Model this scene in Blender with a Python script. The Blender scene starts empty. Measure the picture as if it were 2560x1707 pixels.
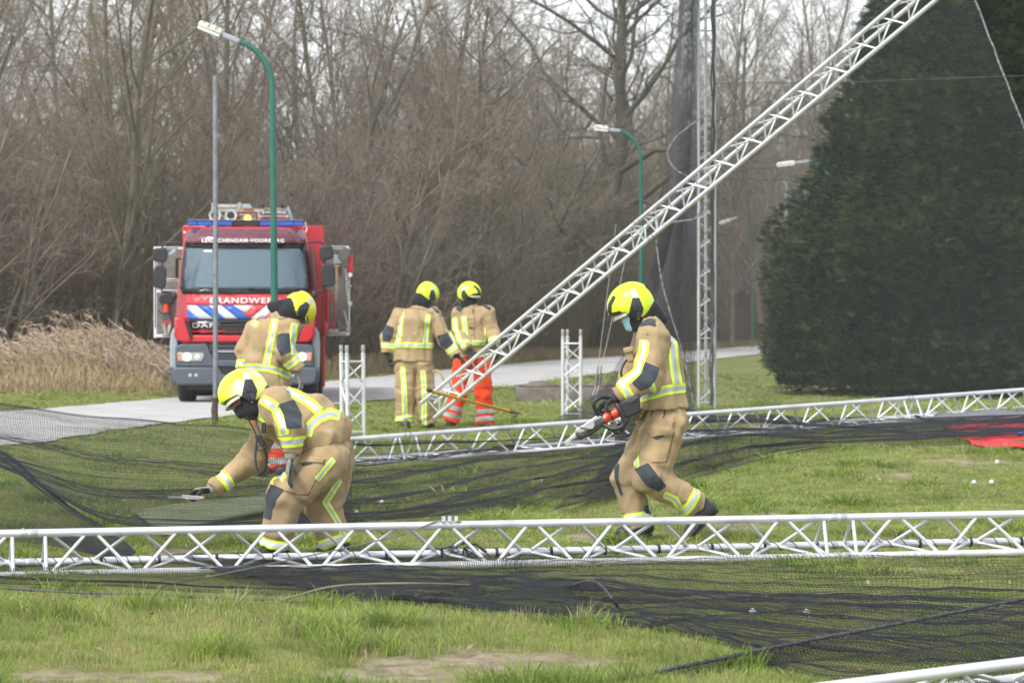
import bpy, math, random
import numpy as np
from mathutils import Vector, Matrix, Quaternion
from math import radians as R, sin, cos, pi

random.seed(7); np.random.seed(7)
SC = bpy.context.scene
COL = SC.collection

# ------------------------------------------------------------------ camera, light, exposure
F = 2560 * 105 / 36.0          # focal length in photo pixels
CH = 1.56                      # camera height
HY = 770.0                     # horizon row in the photo
cam_d = bpy.data.cameras.new('camera'); cam = bpy.data.objects.new('camera', cam_d); COL.objects.link(cam)
cam_d.lens = 105; cam_d.sensor_width = 36; cam_d.clip_end = 2000; cam_d.clip_start = .1
cam.location = (0, 0, CH); cam.rotation_euler = (R(90), 0, 0)
cam_d.shift_y = -(853.5 - HY) / 2560
cam_d.dof.use_dof = True; cam_d.dof.focus_distance = 17.8; cam_d.dof.aperture_fstop = 6.4
SC.camera = cam

SUN_EL, SUN_AZ = R(52), R(215)     # azimuth clockwise from +Y
W = bpy.data.worlds.new('World'); SC.world = W; W.use_nodes = True
nt = W.node_tree; nt.nodes.clear()
sky = nt.nodes.new('ShaderNodeTexSky'); sky.sky_type = 'NISHITA'; sky.sun_disc = False
sky.sun_elevation = SUN_EL; sky.sun_rotation = SUN_AZ; sky.air_density = 1.0; sky.dust_density = 1.0; sky.ozone_density = 1.0
hs = nt.nodes.new('ShaderNodeHueSaturation'); hs.inputs['Saturation'].default_value = 0.22
bg = nt.nodes.new('ShaderNodeBackground'); bg.inputs['Strength'].default_value = 0.13
wo = nt.nodes.new('ShaderNodeOutputWorld')
nt.links.new(sky.outputs[0], hs.inputs['Color']); nt.links.new(hs.outputs[0], bg.inputs[0]); nt.links.new(bg.outputs[0], wo.inputs[0])
sd = bpy.data.lights.new('sun', 'SUN'); sun = bpy.data.objects.new('sun', sd); COL.objects.link(sun)
sd.energy = 1.5; sd.angle = R(14); sd.color = (1, .97, .92)
sv = Vector((sin(SUN_AZ) * cos(SUN_EL), cos(SUN_AZ) * cos(SUN_EL), sin(SUN_EL)))
sun.rotation_euler = sv.to_track_quat('Z', 'Y').to_euler()
SC.view_settings.view_transform = 'Standard'; SC.view_settings.look = 'None'
SC.view_settings.gamma = 1; SC.view_settings.use_curve_mapping = False
SC.view_settings.exposure = 1.1

# ------------------------------------------------------------------ helpers
def P(px, py, d):
    return Vector(((px - 1280) / F * d, d, CH - (py - HY) / F * d))
def PN(px, py, d):
    return np.array(P(px, py, d))
def smooth01(a, b, x):
    t = np.clip((np.asarray(x, float) - a) / (b - a), 0, 1); return t * t * (3 - 2 * t)
def gh(x, y):
    """ground height"""
    x = np.asarray(x, float); y = np.asarray(y, float)
    z = -0.085 * (1 - smooth01(18, 27, y))
    z = z + 0.34 * smooth01(0.2, 6.5, x) * smooth01(20.5, 29, y) * (1 - smooth01(38, 46, y))
    z = z + 0.018 * np.sin(x * 1.3 + 1.7 * np.sin(y * .55)) * np.sin(y * 1.1 + .6) * (1 - smooth01(28, 32, y) * 0.6)
    z = z + 0.06 * smooth01(13.2, 14.6, y) * (1 - smooth01(15.2, 16.2, y)) * smooth01(-3, 0, x) * (1 - smooth01(.8, 1.8, x))
    return z
def G(px, py, lift=0.0):
    """point where the ray through a photo pixel meets the ground"""
    d = 11.0
    while d < 170:
        p = P(px, py, d)
        if p.z <= float(gh(p.x, p.y)) + lift: break
        d += .05
    return p
def lin(r, g, b):
    f = lambda c: ((c / 255 + .055) / 1.055) ** 2.4 if c > 10 else c / 255 / 12.92
    return (f(r), f(g), f(b))

def mat(name, col, rough=.6, metal=0., col2=None, nscale=4., nlo=.35, nhi=.65, bump=0., bscale=40., spec=.5, emit=None, es=1., coat=0., alpha=1., trans=0., coord='Object', detail=4):
    m = bpy.data.materials.new(name); m.use_nodes = True
    t = m.node_tree; b = t.nodes['Principled BSDF']
    b.inputs['Base Color'].default_value = (*col, 1); b.inputs['Roughness'].default_value = rough; b.inputs['Metallic'].default_value = metal
    b.inputs['Specular IOR Level'].default_value = spec; b.inputs['Coat Weight'].default_value = coat
    b.inputs['Alpha'].default_value = alpha; b.inputs['Transmission Weight'].default_value = trans
    if emit: b.inputs['Emission Color'].default_value = (*emit, 1); b.inputs['Emission Strength'].default_value = es
    tc = None
    if col2 or bump:
        tc = t.nodes.new('ShaderNodeTexCoord')
    if col2:
        n = t.nodes.new('ShaderNodeTexNoise'); n.inputs['Scale'].default_value = nscale; n.inputs['Detail'].default_value = detail
        t.links.new(tc.outputs[coord], n.inputs['Vector'])
        mr = t.nodes.new('ShaderNodeMapRange'); mr.inputs['From Min'].default_value = nlo; mr.inputs['From Max'].default_value = nhi
        t.links.new(n.outputs['Fac'], mr.inputs['Value'])
        mx = t.nodes.new('ShaderNodeMix'); mx.data_type = 'RGBA'
        mx.inputs['A'].default_value = (*col, 1); mx.inputs['B'].default_value = (*col2, 1)
        t.links.new(mr.outputs[0], mx.inputs['Factor']); t.links.new(mx.outputs['Result'], b.inputs['Base Color'])
    if bump:
        n = t.nodes.new('ShaderNodeTexNoise'); n.inputs['Scale'].default_value = bscale; n.inputs['Detail'].default_value = 5
        t.links.new(tc.outputs[coord], n.inputs['Vector'])
        bp = t.nodes.new('ShaderNodeBump'); bp.inputs['Strength'].default_value = bump; bp.inputs['Distance'].default_value = .02
        t.links.new(n.outputs['Fac'], bp.inputs['Height']); t.links.new(bp.outputs[0], b.inputs['Normal'])
    return m

def mk(name, verts, faces, m, parent=None, smooth=False, origin=None, midx=None):
    """one mesh object; verts are world coordinates, stored relative to the parent's / own origin"""
    v = np.asarray(verts, dtype=np.float64)
    if parent is not None: o3 = np.array(parent['_o'])
    elif origin is not None: o3 = np.array(origin, float)
    else: o3 = np.zeros(3)
    v = v - o3
    me = bpy.data.meshes.new(name)
    if isinstance(faces, np.ndarray) and faces.ndim == 2:
        me.vertices.add(len(v)); me.vertices.foreach_set('co', v.astype(np.float32).ravel())
        n, k = faces.shape
        me.loops.add(n * k); me.loops.foreach_set('vertex_index', faces.astype(np.int32).ravel())
        me.polygons.add(n); me.polygons.foreach_set('loop_start', np.arange(0, n * k, k, dtype=np.int32))
        me.update(calc_edges=True)
    else:
        me.from_pydata([tuple(a) for a in v], [], [tuple(int(i) for i in f) for f in faces]); me.update()
    ms = m if isinstance(m, (list, tuple)) else [m]
    for a in ms: me.materials.append(a)
    if midx is not None: me.polygons.foreach_set('material_index', np.asarray(midx, dtype=np.int32))
    if smooth: me.polygons.foreach_set('use_smooth', np.ones(len(me.polygons), bool))
    o = bpy.data.objects.new(name, me); COL.objects.link(o)
    o['_o'] = tuple(float(a) for a in o3)
    if parent is not None: o.parent = parent
    else: o.location = o3
    return o
def tag(o, label=None, cat=None, group=None, kind=None):
    if label: o['label'] = label
    if cat: o['category'] = cat
    if group: o['group'] = group
    if kind: o['kind'] = kind
    return o
def empty(name, loc, label, cat, group=None):
    o = bpy.data.objects.new(name, None); COL.objects.link(o); o.location = Vector(loc); o['_o'] = tuple(float(a) for a in loc)
    o.empty_display_size = .2
    return tag(o, label, cat, group)

class MB:
    def __init__(s): s.v = []; s.f = []; s.m = []
    def add(s, v, f, mi=0):
        n = len(s.v); s.v += [tuple(a) for a in v]; s.f += [tuple(i + n for i in q) for q in f]; s.m += [mi] * len(f); return s
    def box(s, c, d, mi=0, rot=None, taper=1.0):
        x, y, z = [k / 2 for k in d]; vs = []
        for sz in (-1, 1):
            k = taper if sz > 0 else 1
            for sx, sy in ((-1, -1), (1, -1), (1, 1), (-1, 1)):
                q = Vector((sx * x * k, sy * y * k, sz * z))
                if rot is not None: q = rot @ q
                vs.append(q + Vector(c))
        return s.add(vs, [(3, 2, 1, 0), (4, 5, 6, 7), (0, 1, 5, 4), (1, 2, 6, 5), (2, 3, 7, 6), (3, 0, 4, 7)], mi)
    def tube(s, pts, r, n=8, mi=0, cap=True, closed=False):
        pts = [Vector(p) for p in pts]; rr = r if isinstance(r, (list, tuple)) else [r] * len(pts)
        vs = []; fs = []; up = None
        for i, p in enumerate(pts):
            if closed: t = pts[(i + 1) % len(pts)] - pts[i - 1]
            else: t = pts[min(i + 1, len(pts) - 1)] - pts[max(i - 1, 0)]
            t.normalize()
            if up is None: up = t.orthogonal().normalized()
            up = (up - t * up.dot(t));
            if up.length < 1e-6: up = t.orthogonal()
            up.normalize(); w = t.cross(up)
            for k in range(n):
                a = 2 * pi * k / n; vs.append(p + (up * cos(a) + w * sin(a)) * rr[i])
        m = len(pts)
        for i in range(m if closed else m - 1):
            j = (i + 1) % m
            for k in range(n): fs.append((i * n + k, i * n + (k + 1) % n, j * n + (k + 1) % n, j * n + k))
        if cap and not closed:
            fs.append(tuple(reversed(range(n)))); fs.append(tuple(range((m - 1) * n, m * n)))
        return s.add(vs, fs, mi)
    def prism(s, poly, vec, mi=0):
        """poly: 3D points, extruded by vec"""
        n = len(poly); vec = Vector(vec); poly = [Vector(p) for p in poly]
        nn = Vector((0, 0, 0))
        for i in range(n): nn += poly[i].cross(poly[(i + 1) % n])
        if nn.dot(vec) > 0: poly = poly[::-1]
        vs = poly + [p + vec for p in poly]
        fs = [tuple(range(n)), tuple(reversed(range(n, 2 * n)))] + [(i, i + n, (i + 1) % n + n, (i + 1) % n) for i in range(n)]
        return s.add(vs, fs, mi)
    def lathe(s, prof, c, axis=(0, 0, 1), n=16, mi=0):
        q = Vector((0, 0, 1)).rotation_difference(Vector(axis).normalized()); vs = []; fs = []
        for (r, z) in prof:
            for k in range(n): vs.append(q @ Vector((r * cos(2 * pi * k / n), r * sin(2 * pi * k / n), z)) + Vector(c))
        for i in range(len(prof) - 1):
            for k in range(n): fs.append((i * n + k, i * n + (k + 1) % n, (i + 1) * n + (k + 1) % n, (i + 1) * n + k))
        fs.append(tuple(reversed(range(n)))); fs.append(tuple(range((len(prof) - 1) * n, len(prof) * n)))
        return s.add(vs, fs, mi)
    def build(s, name, m, parent=None, smooth=False, bevel=0., seg=2, origin=None):
        o = mk(name, s.v, s.f, m, parent, smooth, origin, s.m)
        if bevel:
            b = o.modifiers.new('bevel', 'BEVEL'); b.width = bevel; b.segments = seg; b.limit_method = 'ANGLE'; b.angle_limit = R(35)
        if smooth or bevel:
            o.data.polygons.foreach_set('use_smooth', [True] * len(o.data.polygons))
            try: o.data.set_sharp_from_angle(angle=R(40))
            except Exception: pass
        return o

def tubes_np(P0, P1, r0, r1, n=3):
    """many separate tapered tube segments -> verts, quads"""
    P0 = np.asarray(P0, float); P1 = np.asarray(P1, float); m = len(P0)
    r0 = np.broadcast_to(np.asarray(r0, float), (m,)); r1 = np.broadcast_to(np.asarray(r1, float), (m,))
    t = P1 - P0; t = t / (np.linalg.norm(t, axis=1, keepdims=True) + 1e-9)
    ref = np.where(np.abs(t[:, 2:3]) > .9, np.array([[1., 0, 0]]), np.array([[0, 0, 1.]]))
    u = np.cross(t, ref); u /= np.linalg.norm(u, axis=1, keepdims=True) + 1e-9; w = np.cross(t, u)
    a = 2 * pi * np.arange(n) / n
    ring = u[:, None, :] * np.cos(a)[None, :, None] + w[:, None, :] * np.sin(a)[None, :, None]
    V = np.concatenate([P0[:, None] + ring * r0[:, None, None], P1[:, None] + ring * r1[:, None, None]], axis=1).reshape(-1, 3)
    base = (np.arange(m) * 2 * n)[:, None]; k = np.arange(n); k2 = (k + 1) % n
    Q = np.stack([base + k, base + k2, base + n + k2, base + n + k], axis=2).reshape(-1, 4)
    return V, Q
def threads_np(L, r, n=3):
    """L: (threads, points, 3) continuous polylines -> verts, quads"""
    m, k, _ = L.shape
    t = np.gradient(L, axis=1); t /= np.linalg.norm(t, axis=2, keepdims=True) + 1e-9
    ref = np.zeros_like(t); ref[..., 1] = 1.
    u = np.cross(t, ref); u /= np.linalg.norm(u, axis=2, keepdims=True) + 1e-9; w = np.cross(t, u)
    a = 2 * pi * np.arange(n) / n
    V = L[:, :, None, :] + r * (u[:, :, None, :] * np.cos(a)[:, None] + w[:, :, None, :] * np.sin(a)[:, None])
    idx = np.arange(m * k * n).reshape(m, k, n)
    A = idx[:, :-1]; B = idx[:, 1:]
    Q = np.stack([A, np.roll(A, -1, 2), np.roll(B, -1, 2), B], axis=-1).reshape(-1, 4)
    return V.reshape(-1, 3), Q
def cat_mesh(parts):
    vs = []; fs = []; n = 0
    for v, f in parts: vs.append(v); fs.append(f + n); n += len(v)
    return np.concatenate(vs), np.concatenate(fs)
def vnoise(p, freq, seed=0, octs=3):
    """cheap smooth pseudo noise from warped sines, p (...,3), about -1..1"""
    rs = np.random.RandomState(seed); out = 0; amp = 1.; tot = 0
    for o in range(octs):
        A = rs.normal(size=(3, 3)); A /= np.linalg.norm(A, axis=1, keepdims=True)
        ph = rs.uniform(0, 6.28, 6)
        q = p * freq
        a = np.sin(q @ A[0] + ph[0] + 1.3 * np.sin(q @ A[1] * .7 + ph[1]))
        b = np.sin(q @ A[2] * 1.1 + ph[2] + 1.1 * np.sin(q @ A[0][::-1] * .6 + ph[3]))
        out = out + amp * (a + b) * .5; tot += amp; amp *= .5; freq *= 1.9
    return out / tot

# ------------------------------------------------------------------ materials
M = {}
M['alu'] = mat('aluminium', (.74, .75, .78), .4, .4, col2=(.50, .51, .54), nscale=5, nlo=.5, nhi=.8, bump=.05, bscale=30)
M['alu_dull'] = mat('aluminium_dull', (.52, .53, .55), .5, .5)
M['net'] = mat('net_thread', (.022, .024, .03), .7, spec=.25)
M['net_far'] = mat('net_thread_sky_sheen', (.17, .175, .19), .55, spec=.5); M['net_mid'] = mat('net_thread_dark', (.075, .078, .09), .6, spec=.4)  # sky's sheen on dark nylon put into these paler thread colours
M['rope'] = mat('rope', (.03, .03, .035), .6, col2=(.09, .09, .1), nscale=30)
M['wire'] = mat('steel_wire', (.22, .21, .2), .5, .5)
M['green'] = mat('green_paint', (.012, .12, .085), .4, col2=(.02, .15, .11), nscale=3)
M['galv'] = mat('galvanised', (.27, .29, .32), .5, .5, col2=(.2, .21, .23), nscale=8)
M['wood_post'] = mat('weathered_wood', (.12, .085, .055), .9, col2=(.05, .04, .03), nscale=20, bump=.5, bscale=60)
M['concrete'] = mat('concrete', (.22, .2, .18), .95, col2=(.13, .115, .1), nscale=6, bump=.5, bscale=30)
M['black'] = mat('black_plastic', (.02, .021, .024), .45)
M['rubber'] = mat('rubber', (.025, .025, .027), .85)
M['white'] = mat('white_paint', (.78, .78, .78), .5)
M['bark'] = mat('bark', (.17, .15, .108), .95, col2=(.11, .103, .072), nscale=3, bump=.3, bscale=12)
M['bark_pale'] = mat('bark_pale', (.24, .21, .16), .95, col2=(.16, .145, .105), nscale=2)
M['bark_dark'] = mat('bark_dark', (.095, .09, .068), .95, col2=(.065, .07, .05), nscale=3); M['twig_d'] = mat('twigs_dark', (.12, .105, .08), .95, col2=(.08, .075, .055), nscale=.5)
M['twig_a'] = mat('twigs_olive', (.23, .19, .13), .95, col2=(.16, .138, .092), nscale=.5)
M['twig_b'] = mat('twigs_grey', (.31, .265, .21), .95, col2=(.22, .185, .145), nscale=.5)
M['twig_c'] = mat('twigs_red', (.30, .215, .18), .95, col2=(.22, .16, .135), nscale=.5)
# ------------------------------------------------------------------ ground, road, mats
def nodes_mix(t, a, b, fac):
    mx = t.nodes.new('ShaderNodeMix'); mx.data_type = 'RGBA'
    for k, v in (('A', a), ('B', b)):
        if isinstance(v, tuple): mx.inputs[k].default_value = (*v, 1)
        else: t.links.new(v, mx.inputs[k])
    t.links.new(fac, mx.inputs['Factor']); return mx.outputs['Result']
def nodes_noise(t, scale, lo, hi, vec, detail=4):
    n = t.nodes.new('ShaderNodeTexNoise'); n.inputs['Scale'].default_value = scale; n.inputs['Detail'].default_value = detail
    t.links.new(vec, n.inputs['Vector']); mr = t.nodes.new('ShaderNodeMapRange'); mr.inputs['From Min'].default_value = lo; mr.inputs['From Max'].default_value = hi
    t.links.new(n.outputs['Fac'], mr.inputs['Value']); return mr.outputs[0]

DIRT = [(1120, 1672, .5, .75), (1085, 1688, .4, .5), (1330, 1655, .45, .45), (300, 1700, .7, .3), (1400, 1690, .35, .4), (1000, 1690, .5, .4),
        (2390, 1153, .3, .18), (2150, 1190, .12, .2), (2250, 1187, .15, .3), (2460, 1160, .3, .15), (2530, 1160, .3, .15), (2440, 1212, .12, .2), (2330, 1150, .2, .12), (2080, 1165, .2, .15),
        (1860, 1320, .2, .6), (1450, 1345, .2, .5), (430, 1382, .2, .5), (1930, 1285, .2, .3), (180, 1690, .4, .25)]
DIRTW = [(G(a, b), r, s) for a, b, r, s in DIRT]
def dirt_field(x, y):
    """1 in the middle of a bare patch, 0 away from it"""
    f = np.zeros_like(x)
    for p, rx, ry in DIRTW:
        d = np.sqrt(((x - p.x) / rx) ** 2 + ((y - p.y) / ry) ** 2)
        f = np.maximum(f, 1 - smooth01(.55, 1.05, d))
    q = np.stack([x, y, x * 0], -1)
    return np.clip(f * (.9 + .9 * vnoise(q, 9., 3) + .4 * vnoise(q, 23., 4)), 0, 1)

def ground():
    ys = np.concatenate([np.arange(6, 12, .5), np.arange(12, 50, .2), np.arange(50, 130, 1.), [140, 160, 200, 300, 500, 900]])
    us = np.concatenate([[-60, -20, -8, -4, -2], np.linspace(-1.15, 1.15, 200), [2, 4, 8, 20, 60]])
    U, Y = np.meshgrid(us, ys); X = U * (Y * .172 + 1.)
    Z = gh(X, Y)
    q = np.stack([X, Y, X * 0], -1)
    Z = Z + .012 * vnoise(q, 5., 5) * (Y < 50) - .012 * dirt_field(X, Y)
    V = np.stack([X, Y, Z], -1).reshape(-1, 3); ny, nx = X.shape
    i = np.arange(ny * nx).reshape(ny, nx)
    Q = np.stack([i[:-1, :-1], i[:-1, 1:], i[1:, 1:], i[1:, :-1]], -1).reshape(-1, 4)
    m = bpy.data.materials.new('lawn_soil'); m.use_nodes = True; t = m.node_tree; b = t.nodes['Principled BSDF']; b.inputs['Roughness'].default_value = .95; b.inputs['Specular IOR Level'].default_value = .15
    g = t.nodes.new('ShaderNodeNewGeometry'); at = t.nodes.new('ShaderNodeAttribute'); at.attribute_name = 'dirt'
    vec = g.outputs['Position']
    c = nodes_mix(t, (.15, .18, .05), (.25, .24, .09), nodes_noise(t, .7, .4, .7, vec))
    c = nodes_mix(t, c, (.11, .15, .035), nodes_noise(t, 5, .45, .7, vec))
    c = nodes_mix(t, c, (.24, .2, .1), nodes_noise(t, 14, .6, .75, vec))
    leaf = nodes_mix(t, (.11, .085, .055), (.06, .05, .03), nodes_noise(t, 2, .4, .6, vec))
    soil = nodes_mix(t, (.33, .275, .2), (.17, .135, .095), nodes_noise(t, 9, .4, .65, vec))
    wd = t.nodes.new('ShaderNodeAttribute'); wd.attribute_name = 'wood'
    c = nodes_mix(t, c, leaf, wd.outputs['Fac'])
    c = nodes_mix(t, c, soil, at.outputs['Fac']); t.links.new(c, b.inputs['Base Color'])
    n = t.nodes.new('ShaderNodeTexNoise'); n.inputs['Scale'].default_value = 22; n.inputs['Detail'].default_value = 8; t.links.new(vec, n.inputs['Vector'])
    bp = t.nodes.new('ShaderNodeBump'); bp.inputs['Strength'].default_value = .8; bp.inputs['Distance'].default_value = .03
    t.links.new(n.outputs['Fac'], bp.inputs['Height']); t.links.new(bp.outputs[0], b.inputs['Normal'])
    o = mk('ground', V, Q, m, smooth=True); tag(o, kind='structure')
    a = o.data.attributes.new('dirt', 'FLOAT', 'POINT'); a.data.foreach_set('value', dirt_field(X, Y).ravel().astype(np.float32))
    a = o.data.attributes.new('wood', 'FLOAT', 'POINT'); a.data.foreach_set('value', smooth01(0, 2, wood_side(X, Y)).ravel().astype(np.float32))
# edge of the wood: polyline
WOOD = [(-30, 56), (-11.5, 60), (-6.5, 64), (-3.4, 73), (.6, 92), (4.5, 108), (10.5, 128), (30, 165)]
def wood_y(x): return np.interp(x, [a for a, b in WOOD], [b for a, b in WOOD])
def wood_side(x, y): return (y - wood_y(x))

UP = [(-900, 1100), (-300, 1060), (0, 1032), (172, 1018.6), (436, 996), (640, 975), (917, 945), (1000, 937), (1150, 922), (1340, 905.5), (1600, 888), (1872, 867), (2100, 852), (2500, 832)]
LO = [(-700, 1210), (-300, 1160), (0, 1118), (103, 1108), (306, 1074), (471, 1053), (700, 1027), (917, 1005), (1035, 994), (1276, 967), (1500, 936), (1785, 898), (1888, 887), (2100, 868), (2500, 842)]
def gp0(a, b): d = F * CH / (b - HY); return ((a - 1280) / F * d, d)
UPW = [gp0(*p) for p in UP]; LOW = [gp0(*p) for p in LO]
def arc(pts, n):
    p = np.array(pts); s = np.concatenate([[0], np.cumsum(np.linalg.norm(np.diff(p, axis=0), axis=1))]); t = np.linspace(0, s[-1], n)
    return np.stack([np.interp(t, s, p[:, 0]), np.interp(t, s, p[:, 1])], 1)
def road_mask(x, y, m=0.):
    """true where a point lies on the road (given as x between its two edges at this y)"""
    lo = np.interp(y, [p[1] for p in LOW], [p[0] for p in LOW]); up = np.interp(y, [p[1] for p in UPW], [p[0] for p in UPW])
    return (x < lo + m) & (x > up - m) & (y > 28)
def road():
    n = 90; ylist = np.concatenate([np.linspace(30, 75, 120), np.linspace(76, 250, 80)])
    lo = np.interp(ylist, [p[1] for p in LOW], [p[0] for p in LOW]); up = np.interp(ylist, [p[1] for p in UPW], [p[0] for p in UPW])
    wob = lambda s: .05 * np.sin(ylist * 3.1 + s) + .04 * np.sin(ylist * 7.7 + s * 2)
    lo = lo + wob(1); up = up + wob(4)
    k = np.linspace(0, 1, 8); X = up[:, None] * (1 - k) + lo[:, None] * k; Y = np.repeat(ylist[:, None], 8, 1)
    Z = np.maximum(gh(X, Y), 0) + .018 + .03 * np.sin(k * pi)[None, :]
    V = np.stack([X, Y, Z], -1).reshape(-1, 3); i = np.arange(X.size).reshape(X.shape)
    Q = np.stack([i[:-1, :-1], i[:-1, 1:], i[1:, 1:], i[1:, :-1]], -1).reshape(-1, 4)
    m = mat('old_asphalt', (.50, .49, .48), .9, col2=(.40, .395, .39), nscale=1.3, bump=.25, bscale=60, coord='Object')
    o = mk('road', V, Q, m, smooth=True); tag(o, kind='structure')
ground(); road()

# strips of artificial turf lying under the nets
def turf(name, px, label):
    c = [G(*p) for p in px]; n = 14; rows = []
    for j in range(n):
        for i in range(n):
            a, b = i / (n - 1), j / (n - 1)
            p = (c[0] * (1 - a) + c[1] * a) * (1 - b) + (c[3] * (1 - a) + c[2] * a) * b
            rows.append((p.x, p.y, float(gh(p.x, p.y)) + .03 + .006 * sin(9 * p.x)))
    idx = np.arange(n * n).reshape(n, n); Q = np.stack([idx[:-1, :-1], idx[:-1, 1:], idx[1:, 1:], idx[1:, :-1]], -1).reshape(-1, 4)
    o = mk(name, rows, Q, M['turf'], origin=rows[0], smooth=True); tag(o, label, 'turf mat')
    s = o.modifiers.new('thick', 'SOLIDIFY'); s.thickness = .02
    return [(p.x, p.y) for p in c]
M['turf'] = mat('artificial_turf', (.27, .31, .16), .9, col2=(.19, .23, .10), nscale=3, bump=.6, bscale=120)
TURF = [turf('turf_mat', [(330, 1290), (720, 1235), (820, 1270), (400, 1345)], 'pale green artificial turf mat under the net beside the knife hand')]
PRESS = [([(760, 1180), (1620, 1110), (1600, 1240), (960, 1318), (700, 1335)], .38), ([(1560, 1085), (2700, 1050), (2700, 1105), (2080, 1128), (1860, 1165), (1640, 1240), (1380, 1300), (1480, 1240)], .4),
         ([(-200, 1405), (2700, 1400), (2700, 1450), (1500, 1440), (-200, 1430)], .55), ([(-200, 1430), (1500, 1430), (2700, 1470), (2700, 1800), (2000, 1720), (1780, 1615), (1400, 1562), (1100, 1528), (800, 1500), (-200, 1468)], .33)]
PRESSW = [([(G(*p).x, G(*p).y) for p in poly], k) for poly, k in PRESS]
def in_poly(x, y, poly):
    c = np.zeros(x.shape, bool); n = len(poly); j = n - 1
    for i in range(n):
        xi, yi = poly[i]; xj, yj = poly[j]
        c ^= ((yi > y) != (yj > y)) & (x < (xj - xi) * (y - yi) / (yj - yi + 1e-12) + xi); j = i
    return c

# ------------------------------------------------------------------ grass as instanced tufts
def blade_mesh(name, n, hmin, hmax, spread, wid, m, rs):
    V = []; Fc = []
    for i in range(n):
        a = rs.uniform(0, 2 * pi); r = spread * math.sqrt(rs.uniform(0, 1)); bx, by = r * cos(a), r * sin(a)
        h = rs.uniform(hmin, hmax); la = a + rs.uniform(-.9, .9); ln = rs.uniform(.15, .85) * h; w = wid * rs.uniform(.7, 1.2)
        fa = rs.uniform(0, pi); wx, wy = cos(fa) * w / 2, sin(fa) * w / 2; k = len(V)
        for t, ww in ((0, 1.), (.45, .85), (.8, .5)):
            px, py, pz = bx + cos(la) * ln * t ** 2, by + sin(la) * ln * t ** 2, h * (t - .25 * t * t * ln / h)
            V += [(px - wx * ww, py - wy * ww, pz), (px + wx * ww, py + wy * ww, pz)]
        V.append((bx + cos(la) * ln, by + sin(la) * ln, h * (1 - .3 * ln / h)))
        Fc += [(k, k + 1, k + 3, k + 2), (k + 2, k + 3, k + 5, k + 4), (k + 4, k + 5, k + 6)]
    me = bpy.data.meshes.new(name); me.from_pydata(V, [], Fc); me.materials.append(m); me.update()
    return bpy.data.objects.new(name, me)
def grass_mat(name, a, b, c):
    m = bpy.data.materials.new(name); m.use_nodes = True; t = m.node_tree; bs = t.nodes['Principled BSDF']; bs.inputs['Roughness'].default_value = .6; bs.inputs['Specular IOR Level'].default_value = .35
    g = t.nodes.new('ShaderNodeNewGeometry'); oi = t.nodes.new('ShaderNodeObjectInfo'); vec = g.outputs['Position']
    col = nodes_mix(t, a, b, nodes_noise(t, .9, .38, .66, vec)); col = nodes_mix(t, col, c, nodes_noise(t, 3.5, .5, .68, vec))
    r = t.nodes.new('ShaderNodeMapRange'); r.inputs['From Min'].default_value = .7; r.inputs['From Max'].default_value = 1.; t.links.new(oi.outputs['Random'], r.inputs['Value'])
    col = nodes_mix(t, col, (.34, .3, .15), r.outputs[0]); t.links.new(col, bs.inputs['Base Color'])
    tr = t.nodes.new('ShaderNodeBsdfTranslucent'); t.links.new(col, tr.inputs['Color']); ms = t.nodes.new('ShaderNodeMixShader'); ms.inputs[0].default_value = .3
    t.links.new(bs.outputs[0], ms.inputs[1]); t.links.new(tr.outputs[0], ms.inputs[2]); t.links.new(ms.outputs[0], t.nodes['Material Output'].inputs['Surface'])
    return m
def scatter(name, pts, rot, scl, var, protos, kind='stuff'):
    """points with rotation / scale / variant attributes, protos instanced on them"""
    me = bpy.data.meshes.new(name); me.vertices.add(len(pts)); me.vertices.foreach_set('co', np.asarray(pts, np.float32).ravel())
    a = me.attributes.new('rot', 'FLOAT_VECTOR', 'POINT'); a.data.foreach_set('vector', np.asarray(rot, np.float32).ravel())
    a = me.attributes.new('scl', 'FLOAT_VECTOR', 'POINT'); a.data.foreach_set('vector', np.asarray(scl, np.float32).ravel())
    a = me.attributes.new('var', 'INT', 'POINT'); a.data.foreach_set('value', np.asarray(var, np.int32))
    o = bpy.data.objects.new(name, me); COL.objects.link(o); o['kind'] = kind
    ng = bpy.data.node_groups.new(name, 'GeometryNodeTree')
    ng.interface.new_socket('Geometry', in_out='INPUT', socket_type='NodeSocketGeometry'); ng.interface.new_socket('Geometry', in_out='OUTPUT', socket_type='NodeSocketGeometry')
    N = ng.nodes.new; L = ng.links.new
    gi, go = N('NodeGroupInput'), N('NodeGroupOutput'); mp = N('GeometryNodeMeshToPoints'); L(gi.outputs[0], mp.inputs['Mesh'])
    iop = N('GeometryNodeInstanceOnPoints'); L(mp.outputs[0], iop.inputs['Points'])
    j = N('GeometryNodeJoinGeometry')
    for p in reversed(protos):
        oi = N('GeometryNodeObjectInfo'); oi.inputs['Object'].default_value = p; oi.inputs['As Instance'].default_value = True; L(oi.outputs['Geometry'], j.inputs[0])
    L(j.outputs[0], iop.inputs['Instance']); iop.inputs['Pick Instance'].default_value = True
    def attr(n, ty, sock):
        q = N('GeometryNodeInputNamedAttribute'); q.data_type = ty; q.inputs['Name'].default_value = n
        L([s for s in q.outputs if s.enabled][0], iop.inputs[sock])
    attr('rot', 'FLOAT_VECTOR', 'Rotation'); attr('scl', 'FLOAT_VECTOR', 'Scale'); attr('var', 'INT', 'Instance Index')
    L(iop.outputs[0], go.inputs[0])
    md = o.modifiers.new('scatter', 'NODES'); md.node_group = ng
    return o
GM = [grass_mat('grass_fresh', (.20, .305, .05), (.34, .42, .09), (.13, .22, .04)), grass_mat('grass_mixed', (.31, .345, .10), (.43, .43, .16), (.20, .26, .07)), grass_mat('grass_dry', (.46, .40, .23), (.38, .34, .17), (.42, .36, .22))]
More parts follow.
